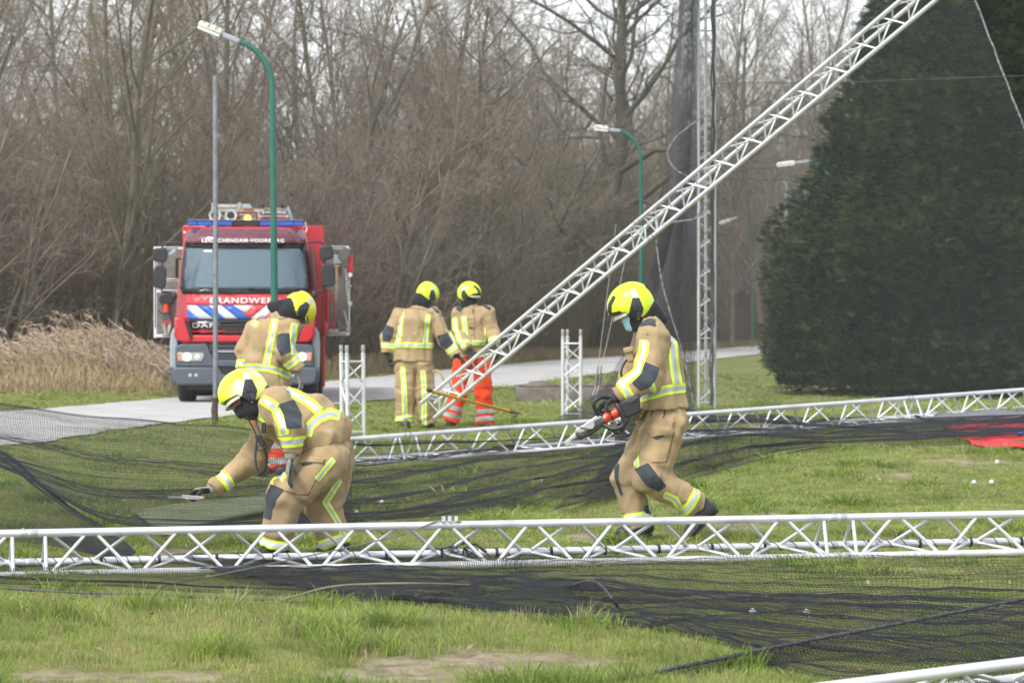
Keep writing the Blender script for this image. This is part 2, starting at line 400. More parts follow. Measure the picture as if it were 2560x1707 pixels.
rs = random.Random(4)
GP = [blade_mesh('tuft', 16, .035, .075, .05, .0042, GM[0], rs), blade_mesh('tuft', 16, .03, .065, .05, .004, GM[1], rs), blade_mesh('tuft', 14, .02, .05, .05, .003, GM[2], rs), blade_mesh('tuft', 26, .06, .13, .05, .0042, GM[0], rs)]
def grass_points():
    rs = np.random.RandomState(11); out = []
    for (y0, y1, dens, s) in ((11.2, 15, 800, .78), (15, 20, 460, 1.0), (20, 30, 210, 1.5), (30, 48, 70, 2.2), (48, 70, 28, 3.2)):
        w1 = y1 * .172 + .6; n = int(dens * 2 * w1 * (y1 - y0)); x = rs.uniform(-w1, w1, n); y = rs.uniform(y0, y1, n)
        q = np.stack([x, y, 0 * x], 1); nz = vnoise(q, 2.2, 9); nz2 = vnoise(q, 5.5, 19)
        keep = (np.abs(x) < y * .172 + .5) & ~road_mask(x, y, -.06) & (wood_side(x, y) < 1) & (rs.uniform(0, 1, n) > dirt_field(x, y) * 1.25) & (rs.uniform(0, 1, n) < .72 + .4 * nz)
        for t in TURF: keep &= ~in_poly(x, y, t)
        x, y, nz, nz2 = x[keep], y[keep], nz[keep], nz2[keep]; k = len(x)
        u = rs.uniform(0, 1, k); var = np.where(u < .42 + .3 * nz, 0, np.where(u < .78, 1, 2)); var = np.where((nz2 > .42) & (u < .6), 3, var)
        lift = np.where((y < 30), 1., .7); worn = 1 - .5 * smooth01(16.2, 18.5, y)
        for poly, kk in PRESSW: worn = np.where(in_poly(x, y, poly), np.minimum(worn, kk), worn)
        sc = s * rs.uniform(.7, 1.3, k) * (1 + .35 * nz2); hz = sc * lift * worn / (1 + .35 * (s - 1))
        out.append((np.stack([x, y, gh(x, y) - .006], 1), np.stack([rs.uniform(-.15, .15, k), rs.uniform(-.15, .15, k), rs.uniform(0, 6.28, k)], 1), np.stack([sc, sc, hz], 1), var))
    return [np.concatenate([o[i] for o in out]) for i in range(4)]
gpts = grass_points()
scatter('grass', *gpts, GP)
# ------------------------------------------------------------------ bare winter trees
def grow(rs, H, r0, kids, ratio, ang, trop, lean=(0, 0), first=.25, multi=1, wob=.12, taper=.35, minr=.0045):
    big = []; fine = []
    def rnd(s): return Vector((rs.gauss(0, s), rs.gauss(0, s), rs.gauss(0, s)))
    def br(p, d, L, r, lev):
        n = (9, 6, 4, 3, 2)[min(lev, 4)]; st = L / n; pts = [p]; rad = [r]
        for i in range(n):
            d = (d + rnd(wob * (1 + .5 * lev)) + Vector((0, 0, trop[min(lev, len(trop) - 1)]))).normalized()
            p = p + d * st; pts.append(p); rad.append(max(minr, r * (1 - (1 - taper) * (i + 1) / n)))
        if lev <= 1 or (lev == 2 and r > .03):
            for i in range(n): big.append((pts[i], pts[i + 1], rad[i], rad[i + 1]))
        else:
            for i in range(n): fine.append((pts[i], pts[i + 1], rad[i], rad[i + 1]))
        if lev < len(kids):
            k = kids[lev]; f0 = first if lev == 0 else .15; az = rs.uniform(0, 6.28)
            for j in range(k):
                t = f0 + (1 - f0) * (j + rs.uniform(0, 1)) / k; t = min(t, .99); x = t * n; i = int(x); q = pts[i].lerp(pts[i + 1], x - i)
                dd = (pts[i + 1] - pts[i]).normalized(); az += 2.4 + rs.uniform(-.6, .6)
                u = dd.orthogonal().normalized(); u = (Quaternion(dd, az) @ u); a = R(ang[min(lev, len(ang) - 1)] * rs.uniform(.7, 1.3))
                nd = dd * cos(a) + u * sin(a)
                br(q, nd, L * ratio[min(lev, len(ratio) - 1)] * (1.15 - .6 * t if lev == 0 else 1 - .35 * t) * rs.uniform(.75, 1.25), max(minr, rad[i] * (.5 if lev else .46)), lev + 1)
    for m in range(multi):
        a = 6.28 * m / multi + rs.uniform(0, 1); o = Vector((cos(a), sin(a), 0)) * (.25 * (multi > 1))
        br(o * .5, (Vector((lean[0], lean[1], 1)) + o * 1.2 + rnd(.05)).normalized(), H * rs.uniform(.8, 1.05), r0 * (1 if multi == 1 else rs.uniform(.6, 1)), 0)
    return big, fine
def tree_data(name, spec, barkm, twigm, seed):
    rs = random.Random(seed); big, fine = grow(rs, **spec)
    def me(nm, S, n, m):
        V, Q = tubes_np([tuple(a[0]) for a in S], [tuple(a[1]) for a in S], [a[2] for a in S], [a[3] for a in S], n)
        o = mk(nm, V, Q, m, smooth=True); d = o.data; bpy.data.objects.remove(o); return d
    return me('trunk', big, 6, barkm), me('crown', fine, 3, twigm)
TD = {}
pole = dict(H=15, r0=.10, kids=(27, 7, 6, 4), ratio=(.3, .42, .5, .6), ang=(42, 38, 38, 35), trop=(.03, .09, .05, .02), first=.12, wob=.05)
wide = dict(H=13, r0=.19, kids=(15, 9, 7, 6), ratio=(.56, .45, .45, .5), ang=(62, 42, 42, 40), trop=(.0, .05, .03, .01), first=.18, wob=.09)
bushy = dict(H=6.5, r0=.06, kids=(12, 6, 5, 3), ratio=(.42, .45, .5, .5), ang=(35, 35, 38, 40), trop=(.05, .06, .04, .02), first=.08, multi=8, wob=.09)
TD['pole_a'] = tree_data('pole', pole, M['bark'], M['twig_a'], 1)
TD['pole_b'] = tree_data('pole', dict(pole, H=16, kids=(28, 7, 6, 4), ang=(34, 34, 36, 35)), M['bark_pale'], M['twig_b'], 2)
TD['pole_c'] = tree_data('pole', dict(pole, H=13, r0=.12, ratio=(.38, .42, .5, .6)), M['bark'], M['twig_b'], 3)
TD['wide_a'] = tree_data('wide', wide, M['bark'], M['twig_b'], 4)
TD['wide_b'] = TD['wide_a']
TD['bush_a'] = tree_data('bush', bushy, M['bark'], M['twig_a'], 6)
TD['bush_b'] = tree_data('bush', dict(bushy, H=5.2, multi=10), M['bark_pale'], M['twig_c'], 7)
TD['bush_c'] = tree_data('bush', dict(bushy, H=8, multi=6, r0=.08), M['bark_pale'], M['twig_b'], 8)
def put_tree(key, x, y, s, rz, label, group=None, name='bare_tree', cat='tree', zs=1.):
    r = empty(name, (x, y, float(gh(x, y)) - .05), label, cat, group); r.rotation_euler = (0, 0, rz); r.scale = (s, s, s * zs)
    for nm, d in zip(('trunk', 'crown'), TD[key]):
        o = bpy.data.objects.new(nm, d); COL.objects.link(o); o.parent = r
    return r
# the spreading oak behind the middle of the wood, its own mesh
TD['oak'] = tree_data('oak', dict(H=16, r0=.33, kids=(24, 10, 7, 4), ratio=(.66, .42, .42, .45), ang=(60, 45, 42, 40), trop=(.0, .035, .02, .0), first=.14, wob=.12, taper=.22, minr=.007), M['bark_dark'], M['twig_d'], 21)
p = P(1508, 880, 101); put_tree('oak', p.x, 101, 1.0, 2.1, 'big spreading bare oak with a thick dark trunk, left of the second lamp')
p = P(262, 900, 63); put_tree('pole_a', p.x, 63, .95, .6, 'tall slim bare tree with thin upper limbs above the reeds at far left')
p = P(770, 900, 78); put_tree('bush_c', p.x, 78, 1.5, 1.2, 'pale many-stemmed bare tree rising behind the fire engine roof')
p = P(1175, 900, 88); put_tree('pole_c', p.x, 88, .8, .2, 'thin pale-barked bare tree left of the spreading oak')
p = P(2120, 900, 118); put_tree('pole_b', p.x, 118, 1.1, .9, 'slender bare tree against the sky just left of the big conifer')
for px_, d_, k_, s_, l_ in ((1830, 116, 'pole_a', 1.05, 'slim bare tree just right of the tower, under the leaning truss'), (1905, 122, 'pole_c', 1.2, 'bare tree with reddish twigs midway between tower and conifer'), (1985, 119, 'pole_b', 1.1, 'bare tree crossing behind the top part of the leaning truss'), (2050, 124, 'pole_a', 1.15, 'bare tree nearest to the left outline of the big conifer'), (1865, 130, 'bush_c', 1.5, 'many-stemmed bare tree low behind the lamp heads at right')):
    q_ = P(px_, 900, d_); put_tree(k_, q_.x, d_, s_, px_ * .7, l_)
rs = random.Random(31)
rows = ((2.0, 1.15, 'front'), (7, 1.6, 'middle'), (14, 2.1, 'back'), (24, 3.4, 'back'))
for off, sp, nm in rows:
    x = -16. + rs.uniform(0, 1)
    while x < 21:
        y = float(wood_y(x)) + off + rs.uniform(-1.8, 1.8); w = y * .172 + 3
        if abs(x) < w and not (x > 9 and y > 60 and x > y * .11 + 1.):
            far = y / 75
            if off < 3: k = rs.choice(['bush_a', 'bush_b', 'bush_a', 'bush_c', 'pole_c']); s = rs.uniform(.7, 1.05)
            elif off < 8: k = rs.choice(['pole_a', 'pole_c', 'bush_c', 'bush_c', 'bush_a']); s = rs.uniform(.8, 1.1)
            else: k = rs.choice(['pole_a', 'pole_b', 'pole_b', 'pole_c', 'wide_a']); s = rs.uniform(.85, 1.1)
            if x < -5 and off < 8: s *= .92
            lab = {'bush': 'dense many-stemmed bare shrub at the front edge of the wood' if off < 3 else 'bare many-stemmed tree inside the wood',
                   'pole': 'slim upright bare tree in the wood behind', 'wide': 'broad-crowned bare tree in the wood behind'}[k[:4]]
            ppx = 1280 + x / y * F; zone = next(t for lim, t in ((150, 'at the far left edge'), (420, 'above the reeds'), (620, 'left behind the fire engine'), (800, 'right behind the fire engine'), (980, 'between fire engine and the two men'), (1250, 'above the two men'), (1500, 'left of the second lamp'), (1750, 'behind the gathered net'), (1950, 'just right of the tower'), (9999, 'beside the big conifer')) if ppx < lim)
            lab = {'bush': 'dense many-stemmed bare shrub' if off < 3 else 'bare many-stemmed tree', 'pole': 'slim upright bare tree', 'wide': 'broad-crowned bare tree'}[k[:4]] + {2.0: ' in the front row, ', 7: ' in the second row, ', 14: ' deeper in the wood, ', 24: ' farthest in the wood, '}[off] + zone
            put_tree(k, x, y, s, rs.uniform(0, 6.28), lab, {'bush': 'bare shrubs along the wood edge' if off < 3 else 'bare many-stemmed trees in the wood', 'pole': 'slim bare trees in the wood', 'wide': 'broad bare trees in the wood'}[k[:4]],
                     'bare_shrub' if off < 3 and k[:4] == 'bush' else 'bare_tree', 'shrub' if off < 3 and k[:4] == 'bush' else 'tree')
        x += sp * rs.uniform(.7, 1.5) * (1.0 + .5 * (x > 2))

# undergrowth: thin upright stems, one mass
def stem_clump(seed, n=14):
    rs = np.random.RandomState(seed); H = rs.uniform(.5, 1.1, n); cur = np.stack([rs.normal(0, .35, n), rs.normal(0, .35, n), np.zeros(n)], 1); d = np.stack([rs.normal(0, .16, n), rs.normal(0, .16, n), np.ones(n)], 1); S = []
    for i in range(4):
        d = d + np.stack([rs.normal(0, .14, n), rs.normal(0, .14, n), np.zeros(n)], 1); nx = cur + d * (H * .8)[:, None]; S.append((cur, nx, .011 - .002 * i, .009 - .002 * i))
        for _ in range(2):
            dd = d * .5 + rs.normal(0, .55, (n, 3)); dd[:, 2] = np.abs(dd[:, 2]) * .8; b = cur + d * (H * .8 * rs.uniform(0, 1))[:, None]; S.append((b, b + dd * (H * .6)[:, None], .006, .004))
        cur = nx
    V, Q = cat_mesh([tubes_np(p0, p1, r0, r1, 3) for p0, p1, r0, r1 in S]); o = mk('stem_clump', V, Q, M['twig_u'], smooth=True); d_ = o.data; bpy.data.objects.remove(o); return bpy.data.objects.new('stem_clump', d_)
def undergrowth():
    rs = np.random.RandomState(5); n = 1500; x = rs.uniform(-24, 26, n); y = wood_y(x) + rs.uniform(0, 1, n) ** 1.3 * 16 + .3
    k = np.abs(x) < y * .172 + 2; x, y = x[k], y[k]; n = len(x); sc = rs.uniform(.55, 1.15, n) * (1 - .25 * (x > 4))
    scatter('undergrowth', np.stack([x, y, gh(x, y)], 1), np.stack([0 * x, 0 * x, rs.uniform(0, 6.28, n)], 1), np.stack([sc ** .5, sc ** .5, sc], 1), rs.randint(0, 5, n), [stem_clump(60 + i) for i in range(5)])
M['twig_u'] = mat('undergrowth_stems', (.19, .155, .10), .95, col2=(.12, .107, .065), nscale=.35, coord='Object', nlo=.4, nhi=.6)
undergrowth()
# the far side of the wood that reads as one mass
def far_wood():
    rs = np.random.RandomState(8); n = 150; x = rs.uniform(-42, 46, n); y = wood_y(x) + rs.uniform(28, 85, n); k = (np.abs(x) < y * .172 + 5); x, y = x[k], y[k]; n = len(x)
    protos = []
    for key in ('pole_a', 'pole_b', 'bush_a', 'bush_c', 'wide_a'):
        for d in TD[key]: pass
        obs = TD[key]; me = bpy.data.meshes.new('far_tree')
        import bmesh; bm = bmesh.new(); bm.from_mesh(obs[0]); nb = len(bm.faces); bm.from_mesh(obs[1]); bm.to_mesh(me); bm.free()
        me.materials.append(obs[0].materials[0]); me.materials.append(obs[1].materials[0]); mi = np.ones(len(me.polygons), np.int32); mi[:nb] = 0; me.polygons.foreach_set('material_index', mi)
        protos.append(bpy.data.objects.new('far_tree', me))
    s = rs.uniform(.8, 1.15, n); v = rs.randint(0, 5, n)
    s = np.where((v == 2) | (v == 3), s * 1.1, s)
    scatter('far_wood', np.stack([x, y, 0 * x], 1), np.stack([0 * x, 0 * x, rs.uniform(0, 6.28, n)], 1), np.stack([s, s, s], 1), v, protos)
far_wood()

# ------------------------------------------------------------------ conifers
def spray_mesh(m, seed):
    """a drooping frond of flat scale twigs, about 20 cm, tip along +Z leaning to +X"""
    r_ = random.Random(seed); V = []; Fc = []
    for f_ in range(4):
        yaw = r_.uniform(-.9, .9); L = r_.uniform(.13, .22); base = Vector((r_.uniform(-.02, .02), r_.uniform(-.04, .04), 0)); d = Vector((cos(yaw) * .55, sin(yaw) * .55, r_.uniform(.5, 1.))).normalized(); s_ = d.cross(Vector((r_.uniform(-.5, .5), 1, .2))).normalized().cross(d)
        for j in range(7):
            u = .12 + .88 * j / 6
            for sg in ((-1, 1) if j < 6 else (0,)):
                tw = (d * .8 + s_ * sg * .8).normalized(); l = L * .42 * (1.05 - .6 * u); c = base + d * L * u * .85 + Vector((0, 0, -.03 * u * u)); e = c + tw * l; w = d.cross(tw) if sg else s_; w = (tw.cross(w)).normalized() * (.0065 if sg else .006); k = len(V)
                V += [c, c.lerp(e, .5) + w, e, c.lerp(e, .5) - w]; Fc.append((k, k + 1, k + 2, k + 3))
    me = bpy.data.meshes.new('spray'); me.from_pydata([tuple(v) for v in V], [], Fc); me.materials.append(m); return bpy.data.objects.new('spray', me)
def conifer(name, cx, cy, Rb, H, label, seed, n, mats, lobes=7, prof=None):
    rs = np.random.RandomState(seed); root = empty(name, (cx, cy, float(gh(cx, cy))), label, 'tree')
    def rad(a, t):
        lo = 1 + .10 * np.sin(a * lobes + 5.2 * t + seed) + .05 * np.sin(a * 5 + 17 * t) + .07 * np.sin(a * (lobes * 2 + 1) - 4 * t) + .05 * np.sin(9 * t + 3 * a)
        if prof is not None: return (1 + (lo - 1) * .6) * np.interp(t * H, prof[0], prof[1])
        return Rb * lo * np.clip((1 - t ** 1.35), 0.02, 1) ** .85 * (1 - .25 * np.exp(-t * 16))
    MBk = MB(); MBk.tube([(cx, cy, -.1), (cx + .05, cy, H * .5), (cx, cy, H * .93)], [.28, .16, .04], 8)
    for i in range(40):
        t = .08 + .85 * i / 40; a = i * 2.4; L = float(rad(np.array(a), np.array(t))) * .8; z = t * H
        MBk.tube([(cx, cy, z - .2), (cx + cos(a) * L * .6, cy + sin(a) * L * .6, z), (cx + cos(a) * L, cy + sin(a) * L, z + L * .35)], [.05, .03, .01], 4)
    MBk.build('trunk', M['bark'], root, True)
    # lobed inner foliage mass; shade inside the crown put into its dark colour
    A, T = np.meshgrid(np.linspace(0, 2 * pi, 49)[:-1], np.linspace(0, .98, 30)); Rr = rad(A, T) * .8
    V = np.stack([cx + Rr * np.cos(A), cy + Rr * np.sin(A), T * H * .985 + .15], -1); V += .16 * vnoise(V, 2.2, seed)[..., None]
    i = np.arange(A.size).reshape(A.shape); Q = np.stack([i[:-1], np.roll(i[:-1], -1, 1), np.roll(i[1:], -1, 1), i[1:]], -1).reshape(-1, 4)
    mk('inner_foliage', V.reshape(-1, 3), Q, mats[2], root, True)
    # sprays of scale foliage, instanced
    t = rs.uniform(0, 1, n) ** 1.15; a = rs.uniform(0, 2 * pi, n); keep = (np.cos(a + pi / 2) > -.3); t, a = t[keep], a[keep]; n = len(t)
    q = np.stack([a * 3, t * 14, 0 * a], 1); cl = vnoise(q, 1.3, seed + 3); cl2 = vnoise(q, 4.5, seed + 5)
    rr = rad(a, t) * (.80 + .19 * rs.uniform(0, 1, n) ** .6 + .07 * cl + .05 * cl2); z = t * H + .12
    C = np.stack([rr * np.cos(a) , rr * np.sin(a), z], 1) + rs.normal(0, .04, (n, 3))
    rot = np.stack([rs.normal(0, .35, n), rs.uniform(.1, 1.1, n), a + rs.normal(0, .35, n)], 1); sc = rs.uniform(.7, 1.35, n)
    light = (cl * .7 + cl2 * .6 + rs.normal(0, .4, n) > .3).astype(int)
    o = scatter('foliage', C, rot, np.stack([sc, sc, sc], 1), light * 2 + rs.randint(0, 2, n), [spray_mesh(mats[0], 1), spray_mesh(mats[0], 2), spray_mesh(mats[1], 3), spray_mesh(mats[1], 4)]); o.parent = root
    return root
cm = [mat('thuja_dark', (.026, .058, .022), .75, col2=(.042, .08, .026), nscale=1.1, spec=.2), mat('thuja_light', (.085, .13, .04), .75, col2=(.12, .12, .045), nscale=.9, spec=.2), mat('thuja_inner_shade', (.014, .02, .011), .95, col2=(.024, .028, .014), nscale=3, bump=.8, bscale=9, spec=.1)]
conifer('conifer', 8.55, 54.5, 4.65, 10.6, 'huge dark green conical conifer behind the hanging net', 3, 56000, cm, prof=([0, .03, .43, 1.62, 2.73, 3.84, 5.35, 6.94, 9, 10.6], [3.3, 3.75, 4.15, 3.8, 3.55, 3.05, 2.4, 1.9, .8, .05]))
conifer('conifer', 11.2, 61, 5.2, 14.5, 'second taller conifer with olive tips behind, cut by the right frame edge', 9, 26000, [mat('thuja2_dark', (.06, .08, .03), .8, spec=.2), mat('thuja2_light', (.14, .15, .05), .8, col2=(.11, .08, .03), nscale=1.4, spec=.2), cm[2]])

# ------------------------------------------------------------------ reeds and dry grass
def reeds():
    rs = np.random.RandomState(17); m_st = mat('reed_stems', (.55, .43, .27), .8, col2=(.45, .38, .21), nscale=1.2, spec=.2); m_pl = mat('reed_plumes', (.50, .39, .31), .95, col2=(.36, .27, .2), nscale=9, spec=.1)
    n = 12500; x = rs.uniform(-13, -5.6, n); y = 52.8 + rs.uniform(0, 1, n) ** 1.4 * 7 + (x + 13) * .18; edge = y - np.interp(x, [-13, -5.6], [53.2, 55.2])
    k = edge > 0; x, y, edge = x[k], y[k], edge[k]; n = len(x)
    H = (.30 + .56 * smooth01(0, 2.6, edge)) * (rs.uniform(.5, 1.1, n) + .35 * (rs.uniform(0, 1, n) > .93)) * (1 + .18 * np.sin(x * 2.1) + .1 * np.sin(x * 5.3)) * (1 - .35 * smooth01(-7.6, -6.0, x)); ln = rs.normal(-.16, .24, n)
    A = np.stack([x, y, 0 * x], 1); B = A + np.stack([ln * H * .4, rs.normal(0, .1, n), H * .62], 1); C = A + np.stack([ln * H, rs.normal(0, .1, n), H], 1)
    V1, Q1 = tubes_np(A, B, .006, .005, 3); V2, Q2 = tubes_np(B, C, .005, .004, 3)
    pi_ = np.where((edge > 1.2) & (rs.uniform(0, 1, n) < .24))[0]; m = len(pi_); Cp = C[pi_]; ax = np.stack([rs.normal(-.75, .25, m), rs.normal(0, .4, m), rs.normal(.55, .3, m)], 1); ax /= np.linalg.norm(ax, axis=1, keepdims=True)
    parts = [(V1, Q1), (V2, Q2)]; nst = len(Q1) + len(Q2)
    L = rs.uniform(.16, .30, m)
    for j in range(7):
        u0 = j / 7; wd = .05 * math.sin(pi * (u0 * .85 + .12)); b = Cp + ax * (L * u0)[:, None]; d = ax * .5 + rs.normal(0, .55, (m, 3)); d[:, 2] -= .25
        parts.append(tubes_np(b, b + d * (L * .34)[:, None], .3 * wd + .004, .003, 3))
    parts.append(tubes_np(Cp, Cp + ax * L[:, None], .012, .006, 4))
    V, Q = cat_mesh(parts); mi = np.ones(len(Q), int); mi[:nst] = 0
    tag(mk('reeds', V, Q, [m_st, m_pl], midx=mi), kind='stuff')
    # dry verge plants beyond the road, right of the truck
    n = 9000; x = rs.uniform(-6, 12, n); y = np.interp(x, [p[0] for p in UPW], [p[1] for p in UPW]) + 2.2 + rs.uniform(0, 1, n) * 5; H = rs.uniform(.12, .55, n) * (1 - .5 * smooth01(-2, 4, x))
    A = np.stack([x, y, 0 * x], 1); B = A + np.stack([rs.normal(0, .3, n) * H, rs.normal(0, .3, n) * H, H], 1); V, Q = tubes_np(A, B, .011, .004, 3)
    tag(mk('dry_grass', V, Q, mat('dry_stems', (.36, .28, .17), .9, col2=(.25, .2, .11), nscale=.8, spec=.1)), kind='stuff')
    # leaf litter / small leaves on the near lawn
    n = 260; x = rs.uniform(-3.2, 3.6, n); y = rs.uniform(12, 26, n); s = rs.uniform(.008, .022, n); a = rs.uniform(0, 6.28, n)
    c = np.stack([x, y, gh(x, y) + .03], 1); u = np.stack([np.cos(a), np.sin(a), rs.normal(0, .4, n)], 1) * s[:, None]; w = np.stack([-np.sin(a), np.cos(a), rs.normal(0, .5, n)], 1) * (s * .6)[:, None]
    V = np.stack([c - u, c + w, c + u, c - w], 1).reshape(-1, 3); Q = np.arange(len(V)).reshape(-1, 4)
    tag(mk('fallen_leaves', V, Q, mat('dead_leaf', (.16, .09, .05), .8, col2=(.4, .33, .25), nscale=2)), kind='stuff')
reeds()
# ------------------------------------------------------------------ lattice trusses
_unit = {}
def unit_tube(n, m):
    k = (n, m.name)
    if k not in _unit:
        b = MB(); b.tube([(0, 0, 0), (0, 0, 1)], 1.0, n); o = b.build('brace', m, None, True); _unit[k] = o.data; bpy.data.objects.remove(o)
    return _unit[k]
def rod(name, p0, p1, r, root, m, n=8):
    p0 = Vector(p0); p1 = Vector(p1); d = p1 - p0
    o = bpy.data.objects.new(name, unit_tube(n, m)); COL.objects.link(o); o.parent = root
    o.location = p0 - Vector(root['_o']); o.rotation_mode = 'QUATERNION'; o.rotation_quaternion = d.to_track_quat('Z', 'Y'); o.scale = (r, r, d.length)
    return o
def truss(label, p0, p1, e1, e2, joints=(), bay=.56, rc=.0255, rb=.0115, m='alu', name='lattice_truss', ends=(True, True), clip=None, group='aluminium lattice trusses', stubs=False, faces=((0, 1), (1, 2), (2, 0))):
    """three chords: p0-p1, and the same shifted by e1 (rear/low) and e2 (apex). joints: distances of couplers along the truss"""
    p0 = Vector(p0); p1 = Vector(p1); L = (p1 - p0).length; u = (p1 - p0) / L; off = [Vector((0, 0, 0)), Vector(e1), Vector(e2)]
    root = empty(name, p0, label, 'truss', group); mt = M[m]
    ext = .05 if stubs else 0
    for o in off:
        b = MB(); b.tube([p0 + o, p0 + o + u * L], rc, 12)
        b.build('chord', mt, root, True)
        if stubs:
            s = MB(); s.tube([p0 + o + u * L, p0 + o + u * (L + .035), p0 + o + u * (L + .04), p0 + o + u * (L + .10)], [rc * .82, rc * .82, rc * .95, rc * .9], 12); s.tube([p0 + o + u * (L - .03), p0 + o + u * (L - .01)], rc * 1.12, 12); s.build('coupler', M['alu_dull'], root, True)
    cuts = [0.] + sorted(joints) + [L]
    for j in joints:
        for o in off:
            c = MB(); c.tube([p0 + o + u * (j - .055), p0 + o + u * (j - .05), p0 + o + u * (j - .012), p0 + o + u * (j - .010), p0 + o + u * (j + .010), p0 + o + u * (j + .012), p0 + o + u * (j + .05), p0 + o + u * (j + .055)], [rc, rc * 1.07, rc * 1.07, rc * .97, rc * .97, rc * 1.07, rc * 1.07, rc], 12)
            c.tube([p0 + o + u * (j - .03) + Vector((0, -.012, rc * .7)), p0 + o + u * (j - .03) + Vector((0, -.012, rc * 1.35))], .006, 6)
            c.build('coupler', M['alu_dull'], root, True)
    sgn = 1
    for a, b2 in zip(cuts[:-1], cuts[1:]):
        s0 = a + (.1 if a > 0 or ends[0] else 0); s1 = b2 - (.1 if b2 < L or ends[1] else 0); S = s1 - s0
        if S <= .1: continue
        for fi, (i, j) in enumerate(faces):
            if a > 0 or ends[0]: rod('post', p0 + off[i] + u * s0, p0 + off[j] + u * s0, rb * 1.05, root, mt)
            if b2 < L or ends[1]: rod('post', p0 + off[i] + u * s1, p0 + off[j] + u * s1, rb * 1.05, root, mt)
            n = max(1, round(S / (bay / 2))); st = S / n; g = min(.022, st * .1)
            for k in range(n):
                x0 = s0 + k * st + g; x1 = s0 + (k + 1) * st - g
                A, B = (off[i], off[j]) if (k + (0, 1, 1)[fi]) % 2 == 0 else (off[j], off[i])
                rod('brace', p0 + A + u * x0, p0 + B + u * x1, rb, root, mt)
    return root
def frame_offs(p0, p1, a, phi):
    """offsets in the plane across a lying truss; phi = tilt of its base away from the camera, degrees"""
    u = (Vector(p1) - Vector(p0)).normalized(); back = Vector((-u.y, u.x, 0)).normalized()
    if back.y < 0: back = -back
    up = u.cross(back);
    if up.z < 0: up = -up
    v = lambda g: back * (a * cos(R(g))) + up * (a * sin(R(g)))
    return v(phi), v(phi + 60)
def ext(p, q, t): return p + (q - p) * t
# nearest truss, right across the picture
a, b = P(0, 1438, 18.15), P(2560, 1380, 19.7)
p0, p1 = ext(a, b, -.12), ext(a, b, 1.14); e1, e2 = frame_offs(p0, p1, .26, 12); Lx = (p1 - p0).length
jj = [(x - p0.x) / (p1.x - p0.x) * Lx for x in (P(75, 1437, 18.2).x, P(2106, 1390, 19.4).x)]
TA = truss('nearest lying lattice truss, right across the lawn with black cord wound round its rear tube', p0, p1, e1, e2, jj, ends=(False, False)); TA_L = (p0, p1, e1, e2)
# second lying truss on the mound
a, b = P(885, 1163, 29.8), P(2560, 1030, 35.2)
p0, p1 = ext(a, b, -.02), ext(a, b, 1.1); e1, e2 = frame_offs(p0, p1, .28, 6)
Lx = (p1 - p0).length; jj = [(P(2290, 1050, 34.3).x - p0.x) / (p1.x - p0.x) * Lx, (P(1035, 1150, 30.3).x - p0.x) / (p1.x - p0.x) * Lx]
TB = truss('second lying lattice truss, behind the cutter man, running up the mound to the right', p0, p1, e1, e2, jj, ends=(True, False)); TB_L = (p0, p1, e1, e2)
# leaning truss carried by the two men
def cross_frame(q0, q1, a, roll):
    u = (q1 - q0).normalized(); s = Vector((0, 1, 0)); s = (s - u * s.dot(u)).normalized(); t = u.cross(s)
    if t.z < 0: t = -t
    v = lambda g: s * (a * cos(R(g))) + t * (a * sin(R(g)))
    return v(roll), v(roll + 60)
q0 = P(1086, 1044, 38.2); q1 = P(2341, 0, 33.6); q2 = ext(q0, q1, 1.25)
e1, e2 = cross_frame(q0, q1, .255, 32)
TCt = truss('long lattice truss leaning up to the right, its foot held by two firefighters', q0, q2, e1, e2, [4.1, 9.2], bay=.46, rb=.010, ends=(True, False)); TC_L = (q0, q2, e1, e2)
# upright tower wrapped in net
q0 = P(1747, 1022, 46.6); q1 = P(1746, -120, 46.6)
truss('tall upright lattice tower left of the big conifer with net hung on it', q0, q1, Vector((.125, .21, 0)), Vector((.25, 0, 0)), [1.0, 6.0], bay=.46, name='lattice_tower', ends=(True, False), m='alu_dull', rb=.008)
# two stubs
q0 = P(855, 1100, 36.2); q1 = P(853, 883, 36.2); truss('short upright truss stub left of the firefighter seen from behind', q0, q1, Vector((.08, -.21, 0)) * 1.0, Vector((.265, .02, 0)), [], bay=.5, name='truss_stub', stubs=True)
q0 = P(1407, 1052, 41.8); q1 = P(1407, 841, 41.8); truss('short upright truss stub in front of the concrete trough', q0, q1, Vector((.07, .2, 0)), Vector((.25, .0, 0)), [], bay=.5, name='truss_stub', stubs=True)
# corner of another truss low at right
a, b = P(2030, 1722, 12.25), P(2600, 1650, 12.7)
p0, p1 = a, ext(a, b, 1.15); e1, e2 = Vector((0.0, .225, -.10)), Vector((.0, .03, -.25)); truss('net-covered truss corner poking in at the bottom right', p0, p1, e1, e2, [], ends=(True, False)); TG_L = (p0, p1)

